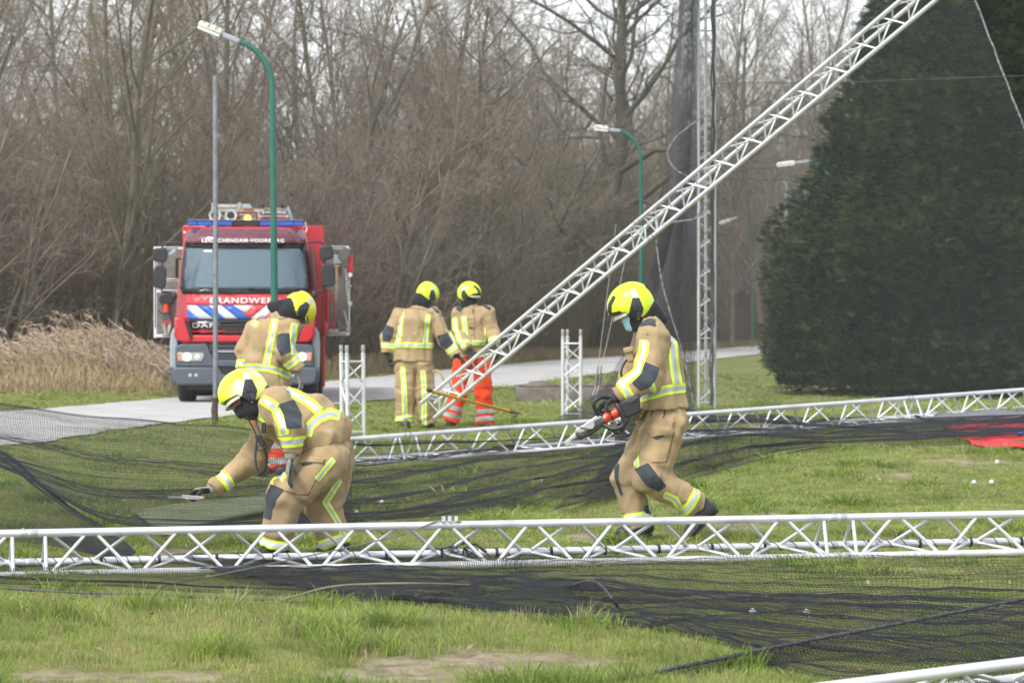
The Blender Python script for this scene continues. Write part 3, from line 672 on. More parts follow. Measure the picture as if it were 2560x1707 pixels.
# black cord wound round the rear tube of the nearest truss
p0, p1, e1, e2 = TA_L
def cord():
    u = (p1 - p0).normalized(); L = (p1 - p0).length; c0 = p0 + e1; s = u.orthogonal().normalized(); w = u.cross(s); pts = []; n = 2600
    rs_ = random.Random(3); ph = 0
    for i in range(n):
        x = L * i / n; ph += 6.28 * L / n / .105 * (1 + .35 * sin(x * 5.1) + .2 * sin(x * 13)); pts.append(c0 + u * x + (s * cos(ph) + w * sin(ph)) * .0275)
    m = MB(); m.tube(pts, .0028, 4)
    x = .35
    while x < L:
        for k in range(3): m.tube([c0 + u * (x + k * .006) + (s * cos(t) + w * sin(t)) * .029 for t in np.linspace(0, 6.28, 12)[:-1]], .0035, 4, closed=True)
        x += .36
    o = m.build('binding_cord', M['rope'], None, True, origin=tuple(c0)); tag(o, 'thin black cord spiralling round the rear tube of the nearest truss', 'cord')
    # knot with loose ends
    k = MB(); c = P(1160, 1368, 19.05)
    rs2 = random.Random(8)
    for j in range(7):
        q = c + Vector((rs2.uniform(-.05, .05), -.02, rs2.uniform(-.01, .02))); pts = [q]
        for i in range(7): q = q + Vector((rs2.uniform(-.045, .045), rs2.uniform(-.015, .01), rs2.uniform(-.03, .022))); pts.append(q)
        k.tube(pts, .005, 5)
    k.tube([c + Vector((-.25, 0, -.01)), c + Vector((-.12, -.03, .0)), c + Vector((0, -.03, .03)), c + Vector((.08, -.03, .02)), c + Vector((.14, -.02, -.03))], .008, 6)
    k.tube([c, c + Vector((-.01, -.03, -.06)), c + Vector((-.02, -.03, -.12))], .006, 5); k.tube([c, c + Vector((.03, -.03, -.05)), c + Vector((.035, -.03, -.09))], .006, 5)
    tag(k.build('rope_knot', M['rope'], None, True, origin=tuple(c)), 'tangled black rope knot on the nearest truss left of the walking man', 'knot')
cord()
def line3(name, pts, r, m, label, cat, n=6, sub=10, parent=None):
    """smooth line through points (Catmull-Rom)"""
    p = [Vector(a) for a in pts]; p = [p[0] * 2 - p[1]] + p + [p[-1] * 2 - p[-2]]; out = []
    for i in range(1, len(p) - 2):
        for k in range(sub):
            t = k / sub; out.append(.5 * ((2 * p[i]) + (p[i + 1] - p[i - 1]) * t + (2 * p[i - 1] - 5 * p[i] + 4 * p[i + 1] - p[i + 2]) * t * t + (3 * p[i] - p[i - 1] - 3 * p[i + 1] + p[i + 2]) * t ** 3))
    out.append(p[-2]); b = MB(); b.tube(out, r, n); o = b.build(name, m, parent, True, origin=None if parent else tuple(p[1]))
    if not parent: tag(o, label, cat)
    return o, out
# steel wire with three clamps on the top tube
ap = lambda px: (lambda t: p0 + e2 + (p1 - p0) * t)((P(px, 1300, 19).x - p0.x) / (p1.x - p0.x))
wr = empty('steel_wire', P(131, 1501, 17.3), 'grey steel wire running over the nearest truss, fixed with three small clamps', 'wire')
c1 = ap(1148) + Vector((0, -.03, .03))
line3('strand', [G(131, 1501, .02), P(381, 1468, 17.5), P(680, 1408, 18.2), P(980, 1342, 18.7), ap(1110) + Vector((0, -.02, .034)), c1, P(1185, 1322, 18.95), ap(1190) + Vector((0, .08, -.06))], .0042, M['wire'], '', '', parent=wr)
for k in (1118, 1133, 1149):
    c = ap(k) + Vector((0, -.025, .034)); b = MB(); b.box(c, (.022, .03, .014)); b.tube([c + Vector((-.006, 0, .002)), c + Vector((-.006, 0, .026))], .004, 6); b.tube([c + Vector((.006, 0, .002)), c + Vector((.006, 0, .026))], .004, 6); b.lathe([(.0065, 0), (.0065, .006)], c + Vector((-.006, 0, .012)), n=6); b.lathe([(.0065, 0), (.0065, .006)], c + Vector((.006, 0, .012)), n=6)
    b.build('wire_clamp', M['alu'], wr)
M['rod'] = mat('brown_cable', (.2, .17, .12), .6)
line3('loose_cable', [G(604, 1512, .02), G(697, 1501, .03), P(816, 1468, 16.35), P(925, 1459, 16.4), P(1060, 1458, 16.4), G(1197, 1463, .03)], .006, M['rod'], 'loose brown cable curving over the dark net in the foreground', 'cable')

# ------------------------------------------------------------------ nets
def surf(rows):
    """rows: list of polylines of 3D points (same count); returns S(a,b) smooth along both"""
    Gd = np.array([[tuple(p) for p in r] for r in rows]); nb, na = Gd.shape[:2]
    def cub(t, n):
        t = np.clip(t, 0, 1) * (n - 1); i = np.minimum(t.astype(int), n - 2); f = t - i
        w = np.stack([-.5 * f + f * f - .5 * f ** 3, 1 - 2.5 * f * f + 1.5 * f ** 3, .5 * f + 2 * f * f - 1.5 * f ** 3, -.5 * f * f + .5 * f ** 3], -1)
        ix = np.stack([i - 1, i, i + 1, i + 2], -1); return ix, w
    Ge = np.concatenate([2 * Gd[:1] - Gd[1:2], Gd, 2 * Gd[-1:] - Gd[-2:-1]], 0); Ge = np.concatenate([2 * Ge[:, :1] - Ge[:, 1:2], Ge, 2 * Ge[:, -1:] - Ge[:, -2:-1]], 1)
    def S(a, b):
        ia, wa = cub(np.asarray(a, float), na); ib, wb = cub(np.asarray(b, float), nb); out = 0
        for i in range(4):
            for j in range(4): out = out + (wb[..., i] * wa[..., j])[..., None] * Ge[ib[..., i] + 1, ia[..., j] + 1]
        return out
    return S
def net_parts(S, na, nb, ka, kb, r, folds_a=(), folds_b=(), wrinkle=.012, wf=3., seed=1, ground=False, floor=True, jit=.15, margin=.03, ridge=None, rb=1.7):
    """threads along b (na of them) and along a (nb); ka / kb points per thread. folds: (centre, centre2, half width, extra threads)"""
    rs = np.random.RandomState(seed); out = []
    def lines(n, k, along_b, folds):
        c0 = (np.arange(n) + .5 + rs.uniform(-jit, jit, n)) / n; c1 = c0.copy(); cm_ = c0.copy()
        for f in folds:
            x = rs.uniform(-1, 1, f[3]); c0 = np.concatenate([c0, f[0] + x * f[2]]); c1 = np.concatenate([c1, f[1] + x * f[2]]); mid = f[4] if len(f) > 4 else (f[0] + f[1]) / 2; cm_ = np.concatenate([cm_, mid + x * f[2] * .8])
        t = np.linspace(0, 1, k)[None, :]; c = (c0[:, None] * (1 - t) * (1 - 2 * t) + cm_[:, None] * 4 * t * (1 - t) + c1[:, None] * t * (2 * t - 1)); tt = np.repeat(t, len(c0), 0)
        c = np.clip(c, 0, 1)
        Pn = S(c, tt) if along_b else S(tt, c)
        if ridge:
            aa, bb = (c, tt) if along_b else (tt, c); q = np.stack([aa * ridge[2], bb * 3, 0 * aa], -1); w_ = bb + .035 * vnoise(q, 2.2, seed + 7)
            Pn[..., 2] += ridge[1] * (np.abs(np.sin(pi * ridge[0] * w_)) ** 1.6) * (.55 + .45 * vnoise(q, 1.7, seed + 8)) * np.clip(bb * 8, 0, 1)
        Pn = Pn + wrinkle * np.stack([vnoise(Pn, wf, seed + 1), vnoise(Pn, wf, seed + 2), np.abs(vnoise(Pn, wf * 1.3, seed + 3)) * 1.5], -1)
        if ground: Pn[..., 2] = gh(Pn[..., 0], Pn[..., 1]) + margin + np.abs(vnoise(Pn * np.array([1, 1, 0]), wf, seed + 4)) * wrinkle * 2.2 + (Pn[..., 2] - gh(Pn[..., 0], Pn[..., 1])).clip(0, 5)
        if floor: Pn[..., 2] = np.maximum(Pn[..., 2], gh(Pn[..., 0], Pn[..., 1]) + margin)
        out.append(threads_np(Pn, r * (rb if along_b and ridge else 1), 3))
    lines(na, kb, True, folds_a); lines(nb, ka, False, folds_b)
    return cat_mesh(out)
def net(name, parts, m, label):
    V, Q = cat_mesh(parts); o = mk(name, V, Q, m, origin=tuple(V.mean(0)), smooth=True); tag(o, label, 'net'); return o
g = lambda x, y, l=.0: (lambda p: (p.x, p.y, p.z + l))(G(x, y))

# big hanging net between the tower and the right
rows = [[P(1784, -60, 46.6), P(2100, -60, 45.2), P(2415, -60, 43.8)], [P(1782, 330, 46.6), P(2160, 330, 44.8), P(2565, 330, 43)], [P(1780, 700, 46.6), P(2240, 700, 44.6), P(2720, 700, 42.6)], [P(1778, 1022, 46.4), P(2300, 1030, 43.5), P(2860, 1030, 41)]]
Sb = surf(rows); NBig = empty('hanging_net', P(2300, 1030, 44), 'huge grey see-through net hanging in front of the big conifer', 'net')
V, Q = net_parts(Sb, 132, 160, 22, 18, .0010, wrinkle=.03, wf=.6, seed=3, floor=False, jit=.05); tag(mk('mesh_cloth', V, Q, M['net_far'], NBig, smooth=True), kind='stuff')
t = np.linspace(0, 1, 40); Lr = Sb(np.ones(40), t); b = MB(); b.tube(Lr + .006 * np.sin(t * 90)[:, None], .013, 6); b.build('edge_rope', mat('edge_rope', (.3, .3, .31), .7, col2=(.06, .06, .065), nscale=25), NBig, True)
b = MB(); Lr = Sb(np.zeros(40), t); b.tube(Lr + np.array([.01, -.03, 0]) + .012 * np.sin(t * 60)[:, None], .022, 6); b.tube(Lr + np.array([-.02, -.05, 0]) + .015 * np.sin(t * 47 + 1)[:, None], .014, 6); b.build('edge_rope', M['rope'], NBig, True)
# dense gathered net left of the tower, fanning out to the ground
rows = [[P(1703, -60, 46.2), P(1718, -60, 46.1), P(1733, -60, 46.3), P(1746, -60, 46.2)], [P(1676, 300, 45.7), P(1700, 300, 45.4), P(1722, 300, 45.8), P(1744, 300, 45.6)], [P(1672, 520, 45), P(1693, 520, 44.7), P(1716, 520, 45.2), P(1744, 520, 45.2)],
        [P(1590, 800, 42.5), P(1640, 810, 42), P(1690, 810, 43), P(1742, 810, 44.6)], [P(1530, 950, 39.5), P(1600, 965, 39.5), P(1670, 970, 41), P(1740, 975, 43.5)], [P(1390, 1052, 35.2), P(1520, 1060, 35.4), P(1630, 1060, 36.5), P(1740, 1030, 41)]]
Sg = surf(rows); GN_ = empty('gathered_net', P(1600, 1050, 37), 'dense bunched dark net hanging left of the tower and fanning onto the second truss', 'net')
V, Q = net_parts(Sg, 100, 130, 40, 40, .0016, wrinkle=.035, wf=1.3, seed=5, folds_a=((.1, .3, .08, 22), (.75, .9, .1, 22)), jit=.5, floor=False); tag(mk('mesh_cloth', V, Q, M['net_mid'], GN_, smooth=True), kind='stuff')
V, Q = net_parts(surf([[Vector(p) + Vector((.02, .25, 0)) for p in r] for r in rows[:3]]), 60, 70, 30, 30, .0016, wrinkle=.05, wf=1.1, seed=15, jit=.5, floor=False); tag(mk('mesh_cloth', V, Q, M['net_mid'], GN_, smooth=True), kind='stuff')
V, Q = net_parts(surf([[Vector(p) + Vector((0, .12, 0)) for p in r] for r in rows[2:]]), 130, 90, 40, 40, .0015, wrinkle=.05, wf=1.1, seed=16, jit=.5, floor=False, folds_a=((.2, .3, .1, 20), (.6, .8, .1, 20)), folds_b=((.97, .97, .05, 20),)); tag(mk('mesh_cloth', V, Q, M['net'], GN_, smooth=True), kind='stuff')
er = mat('edge_rope_pale', (.3, .3, .32), .7, col2=(.05, .05, .055), nscale=25)
for pts in ([P(1760, 290, 45.3), P(1720, 319, 45.1), P(1685, 350, 45), P(1669, 385, 45), P(1685, 420, 44.9), P(1720, 442, 44.8), P(1765, 462, 44.8)], [P(1640, 600, 41), P(1652, 690, 41), P(1672, 770, 41), P(1700, 860, 41), P(1722, 950, 41), P(1737, 1022, 41)], [P(1650, 560, 44), P(1700, 553, 44), P(1740, 545, 44), P(1755, 510, 44)]):
    line3('edge_rope', pts, .012, er, '', '', n=5, parent=GN_)
line3('tie_rope', [P(1788, 210, 46.2), P(1900, 207, 45), P(2050, 208, 44.5), P(2300, 199, 43.5), P(2600, 189, 42)], .006, M['rope'], 'thin dark rope stretched across the hanging net from the tower', 'rope', n=5)
# net sloping down from the left over the lawn
rows = [[P(-260, 985, 25.5), P(-20, 1003, 25.6), P(237, 1040, 25.8), P(421, 1056, 26), P(631, 1074, 26.4), P(860, 1106, 27.4)],
        [P(-260, 1060, 24.4), P(0, 1080, 24.3), P(237, 1120, 24.3), P(421, 1135, 24.4), P(640, 1145, 24.6), P(880, 1165, 25.2)],
        [P(-260, 1090, 22.8), P(20, 1150, 22.4), P(240, 1210, 22), P(430, 1222, 22), P(650, 1230, 22.4), P(880, 1240, 22.8)],
        [P(-240, 1060, 21.6), P(60, 1200, 20.8), P(260, 1300, 20.3), P(440, 1320, 20.2), P(660, 1310, 20.4), P(880, 1300, 20.8)]]
NL = empty('draped_net', P(260, 1320, 20.3), 'black net raised off the lawn at left, creased down to the nearest truss', 'net')
S1 = surf(rows); V1 = net_parts(S1, 210, 100, 46, 38, .0016, folds_b=((.34, .50, .06, 14, .44), (.80, .62, .06, 18, .74), (.97, .97, .04, 16), (.02, .02, .008, 5)), margin=.05, wrinkle=.02, wf=2.2, seed=7)
tag(mk('mesh_cloth', *V1, M['net'], NL, smooth=True), kind='stuff')
rows2 = [[P(-240, 1060, 21.6), P(0, 1126, 21.1), P(110, 1215, 20.8), P(190, 1280, 20.5), P(268, 1325, 20.1), P(340, 1385, 19.2)],
         [P(-320, 1180, 20.8), P(-40, 1230, 20.4), P(60, 1280, 20.1), P(150, 1325, 19.9), P(240, 1365, 19.6), P(330, 1400, 19)],
         [P(-400, 1330, 19.8), P(-120, 1335, 19.4), P(-10, 1350, 19.2), P(110, 1365, 19.2), P(220, 1385, 19), P(320, 1410, 18.9)]]
S2 = surf(rows2); V2 = net_parts(S2, 100, 60, 50, 40, .0014, folds_b=((.015, .015, .03, 26), (.07, .05, .06, 20)), wrinkle=.015, wf=2.5, seed=9, floor=False)
tag(mk('mesh_cloth', *V2, M['net'], NL, smooth=True), kind='stuff')
# wide net lying between the two long trusses, in long curved folds
rows = [[P(790, 1100, 29.1), P(1000, 1101, 29.6), P(1240, 1100, 30.6), P(1420, 1092, 31.4), P(1600, 1080, 32)],
        [g(760, 1180, .1), g(1000, 1172, .1), g(1220, 1150, .09), g(1420, 1128, .06), g(1620, 1110, .04)],
        [g(740, 1240, .06), g(1000, 1225, .06), g(1230, 1190, .05), g(1430, 1165, .04), g(1640, 1140, .03)],
        [g(720, 1290, .03), g(990, 1280, .03), g(1240, 1240, .03), g(1440, 1205, .03), g(1640, 1180, .03)],
        [g(700, 1335, .03), g(960, 1318, .03), g(1250, 1290, .03), g(1430, 1260, .03), g(1600, 1240, .03)]]
S3 = surf(rows)
V3 = net_parts(S3, 240, 130, 64, 46, .0010, margin=.05, ridge=(6, .10, 2), folds_b=((.32, .12, .022, 44, .26), (.50, .22, .022, 50, .40), (.68, .36, .025, 56, .58), (.86, .52, .025, 56, .76), (.98, .78, .04, 50, .93), (.10, .02, .02, 24, .08)), folds_a=((.05, .1, .05, 30),), wrinkle=.02, wf=2.4, seed=13)
NM = empty('spread_net', V3[0].mean(0), 'wide black net spread in long curved folds between the two lying trusses', 'net'); tag(mk('mesh_cloth', *V3, M['net'], NM, smooth=True), kind='stuff')
# heaped net on the mound behind the walking man
rows = [[g(1560, 1085, .1), g(1700, 1078, .16), g(1880, 1070, .12), g(2060, 1062, .06), g(2300, 1060, .03), g(2700, 1050, .02)],
        [g(1540, 1150, .12), g(1690, 1120, .2), g(1880, 1105, .16), g(2080, 1098, .07), g(2300, 1090, .03), g(2700, 1075, .02)],
        [g(1480, 1240, .08), g(1660, 1180, .13), g(1860, 1135, .12), g(2080, 1118, .05), g(2300, 1108, .02), g(2700, 1095, .02)],
        [g(1380, 1300, .03), g(1640, 1240, .03), g(1860, 1165, .03), g(2080, 1128, .02), g(2300, 1118, .02), g(2700, 1105, .02)]]
S4 = surf(rows); V4 = net_parts(S4, 240, 130, 64, 32, .0014, ridge=(5, .12, 6), folds_b=((.3, .4, .08, 40, .25), (.6, .6, .09, 46, .55), (.86, .8, .07, 40, .85), (.12, .2, .06, 26)), folds_a=((.3, .34, .06, 40), (.2, .1, .03, 24), (.48, .44, .04, 24)), wrinkle=.045, wf=3.2, seed=19, margin=.07, rb=1.1)
NH = empty('heaped_net', V4[0].mean(0), 'thick black heap of net on the mound right of the walking man', 'net'); tag(mk('mesh_cloth', *V4, M['net'], NH, smooth=True), kind='stuff')
line3('edge_rope', [g(1620, 1245, .05), g(1800, 1190, .06), g(2000, 1136, .04), g(2100, 1122, .03), g(2250, 1122, .02), g(2560, 1108, .03)], .007, M['rope'], '', '', n=5, parent=NH)
# foreground swath under and before the nearest truss
rows = [[g(420, 1405, .05), g(760, 1395, .03), g(1100, 1392, .03), g(1500, 1398, .03), g(1900, 1405, .03), g(2700, 1400, .02)],
        [g(500, 1440, .03), g(830, 1432, .03), g(1120, 1440, .03), g(1500, 1470, .05), g(1950, 1490, .03), g(2700, 1500, .03)],
        [g(640, 1465, .02), g(950, 1470, .03), g(1250, 1485, .03), g(1600, 1510, .03), g(2050, 1545, .03), g(2700, 1580, .03)],
        [g(800, 1495, .02), g(1050, 1512, .02), g(1330, 1532, .02), g(1700, 1575, .02), g(2100, 1625, .02), g(2700, 1690, .03)],
        [g(900, 1510, .02), g(1100, 1528, .02), g(1400, 1562, .02), g(1780, 1615, .02), g(2000, 1700, .02), g(2700, 1790, .03)]]
S5 = surf(rows); V5 = net_parts(S5, 320, 112, 84, 32, .0010, ridge=(9, .045, 4), folds_b=((.30, .30, .06, 26, .36), (.5, .42, .08, 60, .47), (.66, .55, .09, 60, .62), (.9, .75, .08, 46, .82), (.97, .95, .04, 10)), folds_a=((.5, .45, .03, 12),), wrinkle=.035, wf=4.5, seed=23)
NF = empty('foreground_net', V5[0].mean(0), 'dark rumpled swath of net lying in front of the nearest truss', 'net'); tag(mk('mesh_cloth', *V5, M['net'], NF, smooth=True), kind='stuff')
rows = [[g(-200, 1420, .04), g(200, 1410, .04), g(500, 1405, .04), g(760, 1402, .03)], [g(-200, 1455, .04), g(200, 1462, .04), g(520, 1470, .03), g(860, 1480, .03)], [g(-200, 1468, .03), g(172, 1480, .03), g(478, 1493, .03), g(900, 1512, .03)]]
V6 = net_parts(surf(rows), 200, 34, 60, 20, .0009, ridge=(3, .03, 3), folds_b=((.95, .95, .04, 6),), wrinkle=.015, seed=29); tag(mk('mesh_cloth', *V6, M['net'], NF, smooth=True), kind='stuff')
# ropes
def wrapped_rope(pts, r, root, step=.05):
    o, out = line3('rope', pts, r, M['rope2'], '', '', n=8, parent=root, sub=14); b = MB(); acc = 0
    for i in range(1, len(out)):
        acc += (out[i] - out[i - 1]).length
        if acc > step:
            acc = 0; t = (out[i] - out[i - 1]).normalized(); b.tube([out[i] - t * r * .7, out[i] + t * r * .7], r * 1.45, 6); c = out[i]
            if random.random() < .6: b.tube([c, c + Vector((random.uniform(-.01, .01), 0, -r * 2.2))], r * .35, 4)
    b.build('lashing', M['rope'], root, True)
M['rope2'] = mat('rope_grey', (.075, .078, .09), .55, col2=(.035, .035, .04), nscale=18)
r1 = empty('net_rope', P(1955, 1613, 14), 'thick dark lashed rope rising to the right across the bottom right corner', 'rope')
wrapped_rope([G(1440, 1716, .02), P(1639, 1679, 13.15), P(1955, 1613, 13.7), P(2260, 1555, 14.3), P(2620, 1484, 15)], .0085, r1)
r2 = empty('net_rope', G(344, 1484), 'dark net rope lying on the turf strip at the bottom left', 'rope')
wrapped_rope([G(-60, 1466, .03), G(172, 1479, .03), G(344, 1484, .03), G(478, 1491, .03), G(635, 1497, .03), G(780, 1508, .03)], .0075, r2)
r3 = empty('net_rope', G(1480, 1450, .1), 'short humped black rope on the net just below the nearest truss', 'rope')
wrapped_rope([G(1412, 1474, .02), P(1450, 1456, 16.6), P(1482, 1452, 16.5), P(1505, 1465, 16.3), P(1530, 1495, 15.6), G(1548, 1520, .02)], .006, r3, .03)
# net hanging from the lashed rope and over the corner truss
rows = [[P(1639, 1681, 13.15), P(1955, 1615, 13.7), P(2260, 1557, 14.3), P(2620, 1486, 15)], [P(1700, 1720, 13.2), P(1990, 1680, 13.7), P(2300, 1610, 14.1), P(2640, 1560, 14.6)], [P(1800, 1800, 13.1), P(2080, 1735, 13.25), P(2350, 1680, 13.6), P(2660, 1632, 14.0)]]
V7 = net_parts(surf(rows), 95, 30, 40, 20, .0014, wrinkle=.012, seed=33, floor=False, jit=.1); tag(mk('mesh_cloth', *V7, M['net'], r1, smooth=True), kind='stuff')
# ------------------------------------------------------------------ lamps, pole, trough, balls and small things
M['lens'] = mat('lamp_lens', (.72, .72, .62), .3, col2=(.3, .33, .2), nscale=14, nlo=.5, nhi=.62)
M['tube_glass'] = mat('lamp_tube', (.85, .85, .82), .25)
M['lamp_grey'] = mat('lamp_grey', (.35, .36, .42), .5)
def street_lamp(label, base, topx, topy, headx, heady, d, r, group='green street lamps'):
    """pole top bend at (topx, topy), head tip at (headx, heady) in world x,z"""
    root = empty('street_lamp', (base[0], d, base[1]), label, 'street lamp', group)
    bx, bz = base; ex, ez = headx, heady; bend = []
    dx = bx + (topx - bx); h0 = topy
    pts = [Vector((bx, d, bz)), Vector((bx - .0, d, bz + 1.)), Vector((bx + (topx - bx) * .5, d, bz + (h0 - bz) * .55))]
    sc_ = (bx - ex); s = .42 * sc_
    for k in range(9):
        a = R(10 + k * 8.2); pts.append(Vector((topx - s * (1 - cos(a)) * 1.35, d, h0 + s * 1.55 * sin(a) - s * .27)))
    b = MB(); n = len(pts); b.tube(pts, [r, r, r * .85] + [r * .72] * (n - 3), 12); b.build('pole', M['green'], root, True)
    tip = pts[-1]; ax = (Vector((ex, d, ez)) - tip); L = ax.length; ax.normalize(); up = Vector((-ax.z, 0, ax.x));
    if up.z < 0: up = -up
    nk = L * .42; w = .11
    q = Matrix(((ax.x, 0, up.x), (ax.y, 1, up.y), (ax.z, 0, up.z)))
    b = MB(); b.box(tip + ax * nk * .5, (nk, w * .75, .075), rot=q); b.build('lamp_neck', M['lamp_grey'], root, bevel=.02)
    b = MB(); hl = L - nk; c = tip + ax * (nk + hl * .5)
    b.box(c + up * .03, (hl * 1.02, w * 1.5, .09), rot=q, taper=.85); b.build('lamp_head', M['lens'], root, bevel=.025)
    b = MB(); b.box(c - up * .035, (hl * .9, w * 1.2, .04), rot=q); b.build('lamp_tube', M['tube_glass'], root, bevel=.012)
def lampP(px, py, d): p = P(px, py, d); return p.x, p.z
d = 41; street_lamp('tall green street lamp in front of the fire engine', (P(687, 770, d).x, 0.), P(682, 200, d).x, P(682, 205, d).z, P(494, 62, d).x, P(494, 62, d).z, d, .055)
d = 64.7; street_lamp('green street lamp left of the leaning truss, before the spreading oak', (P(1603, 770, d).x, 0.), P(1603, 380, d).x, P(1603, 390, d).z, P(1483, 320, d).x, P(1483, 320, d).z, d, .055)
d = 81.8; street_lamp('small lamp head peeping out beside the big conifer', (P(2085, 770, d).x, 0.), P(2085, 470, d).x, P(2085, 478, d).z, P(1940, 414, d).x, P(1940, 414, d).z, d, .055)
d = 115; street_lamp('faint far lamp head right behind the lattice tower', (P(1880, 770, d).x, 0.), P(1880, 575, d).x, P(1880, 585, d).z, P(1798, 560, d).x, P(1798, 560, d).z, d, .03)
d = 112; street_lamp('faint far lamp hidden mostly behind the leaning truss', (P(1574, 770, d).x, 0.), P(1574, 575, d).x, P(1576, 560, d).z, P(1612, 512, d).x, P(1612, 512, d).z, d, .05)

d = 39.8; r = empty('grey_pole', P(538, 1062, d), 'plain grey steel pole on a weathered brown foot in front of the fire engine', 'pole')
b = MB(); b.tube([P(538.5, 995, d), P(539, 600, d), P(538, 192, d)], .034, 12); b.tube([P(538, 192, d), P(538, 190, d)], .036, 12); b.build('tube', M['galv'], r, True)
b = MB(); pts = [P(537 + a, y, d) for a, y in ((0, 1072), (1, 1050), (-1, 1025), (1, 1008), (0, 994))]; b.tube(pts, [.045, .043, .046, .041, .043], 8); b.build('wooden_foot', M['wood_post'], r, True)
p = P(1965, 900, 86); b = MB(); b.tube([(p.x, 86, 0), (p.x, 86, P(0, 458, 86).z)], .045, 8); b.tube([(p.x, 86, P(0, 460, 86).z), (p.x - .1, 86, P(0, 455, 86).z)], .05, 6)
tag(b.build('slim_post', M['galv'], None, True, origin=(p.x, 86, 0)), 'slim grey post under the small lamp head by the conifer', 'post')

# concrete trough with rubble
tr = empty('concrete_trough', P(1400, 1010, 50), 'low weathered concrete trough on the verge behind the second stub', 'trough')
x0, x1 = P(1275, 0, 50).x, P(1530, 0, 50).x; zt = P(0, 968, 50).z; z0 = -.03
def trough_side(c, dm): b = MB(); b.box(c, dm); b.build('slab', M['concrete'], tr, bevel=.015)
trough_side(((x0 + x1) / 2 + .1, 49.9, (zt + z0) / 2), (x1 - x0 + .0, .12, zt - z0)); trough_side((x0 + .16, 50.6, (zt + z0) / 2 + .004), (.13, 1.26, zt - z0)); trough_side((x1 + .04, 50.6, (zt + z0) / 2 + .004), (.13, 1.26, zt - z0)); trough_side(((x0 + x1) / 2 + .1, 51.3, (zt + z0) / 2), (x1 - x0, .12, zt - z0))
b = MB(); b.box(((x0 + x1) / 2 + .1, 50.6, .12), (x1 - x0 - .1, 1.25, .26)); b.build('soil', M['wood_post'], tr)
rs = random.Random(12); lumpm = mat('rubble', (.2, .17, .14), .95, col2=(.12, .1, .085), nscale=4, bump=.6, bscale=12)
def lump(c, s, name, label=None, seed=0, m=None, parent=None):
    r_ = np.random.RandomState(seed); n1, n2 = 9, 6; V = []
    for i in range(n2 + 1):
        for j in range(n1):
            th = pi * i / n2; ph = 2 * pi * j / n1; k = 1 + r_.uniform(-.16, .16); V.append((c[0] + s[0] * k * sin(th) * cos(ph), c[1] + s[1] * k * sin(th) * sin(ph), c[2] + s[2] * k * cos(th)))
    idx = np.arange(len(V)).reshape(n2 + 1, n1); Q = np.stack([idx[1:], np.roll(idx[1:], -1, 1), np.roll(idx[:-1], -1, 1), idx[:-1]], -1).reshape(-1, 4)
    return mk(name, V, Q, m or lumpm, parent, False, None if parent else c)
for i, (px, w, h) in enumerate(((1352, .32, .13), (1408, .2, .08), (1450, .24, .10), (1500, .28, .12))):
    c = (P(px, 0, 50.5).x, 50.5 + .1 * i, zt - .05 + h * .1); o = lump(c, (w, .28, h), 'broken_stone', seed=i); tag(o, ['big flat broken stone at the left end of the trough', 'smallest broken stone in the middle of the trough', 'rounded broken stone right of the middle of the trough', 'broken stone at the right end of the trough'][i], 'stone', 'broken stones lying in the trough')

# golf balls
M['ball'] = mat('golf_ball', (.62, .62, .62), .5)
def golf():
    prof = [(.0213 * sin(pi * i / 10) + .0001, -.0213 * cos(pi * i / 10)) for i in range(11)]; b = MB(); b.lathe(prof, (0, 0, 0), n=14); o = b.build('golf_ball', M['ball'], None, True); me = o.data; bpy.data.objects.remove(o); return me
gm = golf()
for px, py, lab in ((892, 1294, 'white ball just above the nearest truss, right of the bent man'), (955, 1268, 'white ball under the spread net behind the first one, seen through mesh'), (1358, 1210, 'white ball in the grass between the bent man and the walking man'), (2017, 1548, 'white ball lying under the dark foreground net at right'), (1881, 1547, 'dim ball under the foreground net left of the brighter one'),
                    (2493, 1166, 'white ball beside bare soil at the far right'), (2435, 1218, 'white ball on the grass below the far right bare soil'), (2479, 1216, 'small white ball right of another in the right-hand grass'),):
    p = G(px, py); o = bpy.data.objects.new('golf_ball', gm); COL.objects.link(o); o.location = (p.x, p.y, float(gh(p.x, p.y)) + .035); tag(o, lab, 'golf ball', 'golf balls on the lawn')

# red sheet on the mound at right
def sheet(name, px, m, label, lift, seed):
    c = [G(*p) for p in px]; n = 26; rows = []
    for j in range(n):
        for i in range(n):
            a, b_ = i / (n - 1), j / (n - 1); p = (c[0] * (1 - a) + c[1] * a) * (1 - b_) + (c[3] * (1 - a) + c[2] * a) * b_
            rows.append((p.x, p.y, float(gh(p.x, p.y)) + lift + .03 * abs(sin(5 * p.x + 3 * p.y + seed)) + .012 * sin(19 * p.x + 1)))
    idx = np.arange(n * n).reshape(n, n); Q = np.stack([idx[:-1, :-1], idx[:-1, 1:], idx[1:, 1:], idx[1:, :-1]], -1).reshape(-1, 4)
    o = mk(name, rows, Q, m, origin=rows[0], smooth=True); tag(o, label, 'banner'); s = o.modifiers.new('thick', 'SOLIDIFY'); s.thickness = .006
sheet('fallen_banner', [(2350, 1068), (2700, 1052), (2700, 1140), (2430, 1122)], mat('red_canvas', (.6, .02, .04), .7, col2=(.5, .015, .03), nscale=3), 'crumpled red banner lying under the net at the right edge', .018, 1)
sheet('fallen_tarpaulin', [(2260, 1042), (2700, 1030), (2700, 1050), (2340, 1060)], mat('grey_canvas', (.16, .17, .18), .6), 'grey tarpaulin strip lying just behind the red banner', .012, 4)
b = MB(); c = G(2556, 1086, .06); b.box(c, (.09, .07, .06)); tag(b.build('blue_bag', mat('blue_cloth', (.02, .03, .2), .7), None, bevel=.02, origin=tuple(c)), 'small dark blue bundle on the red banner at the right edge', 'bag')
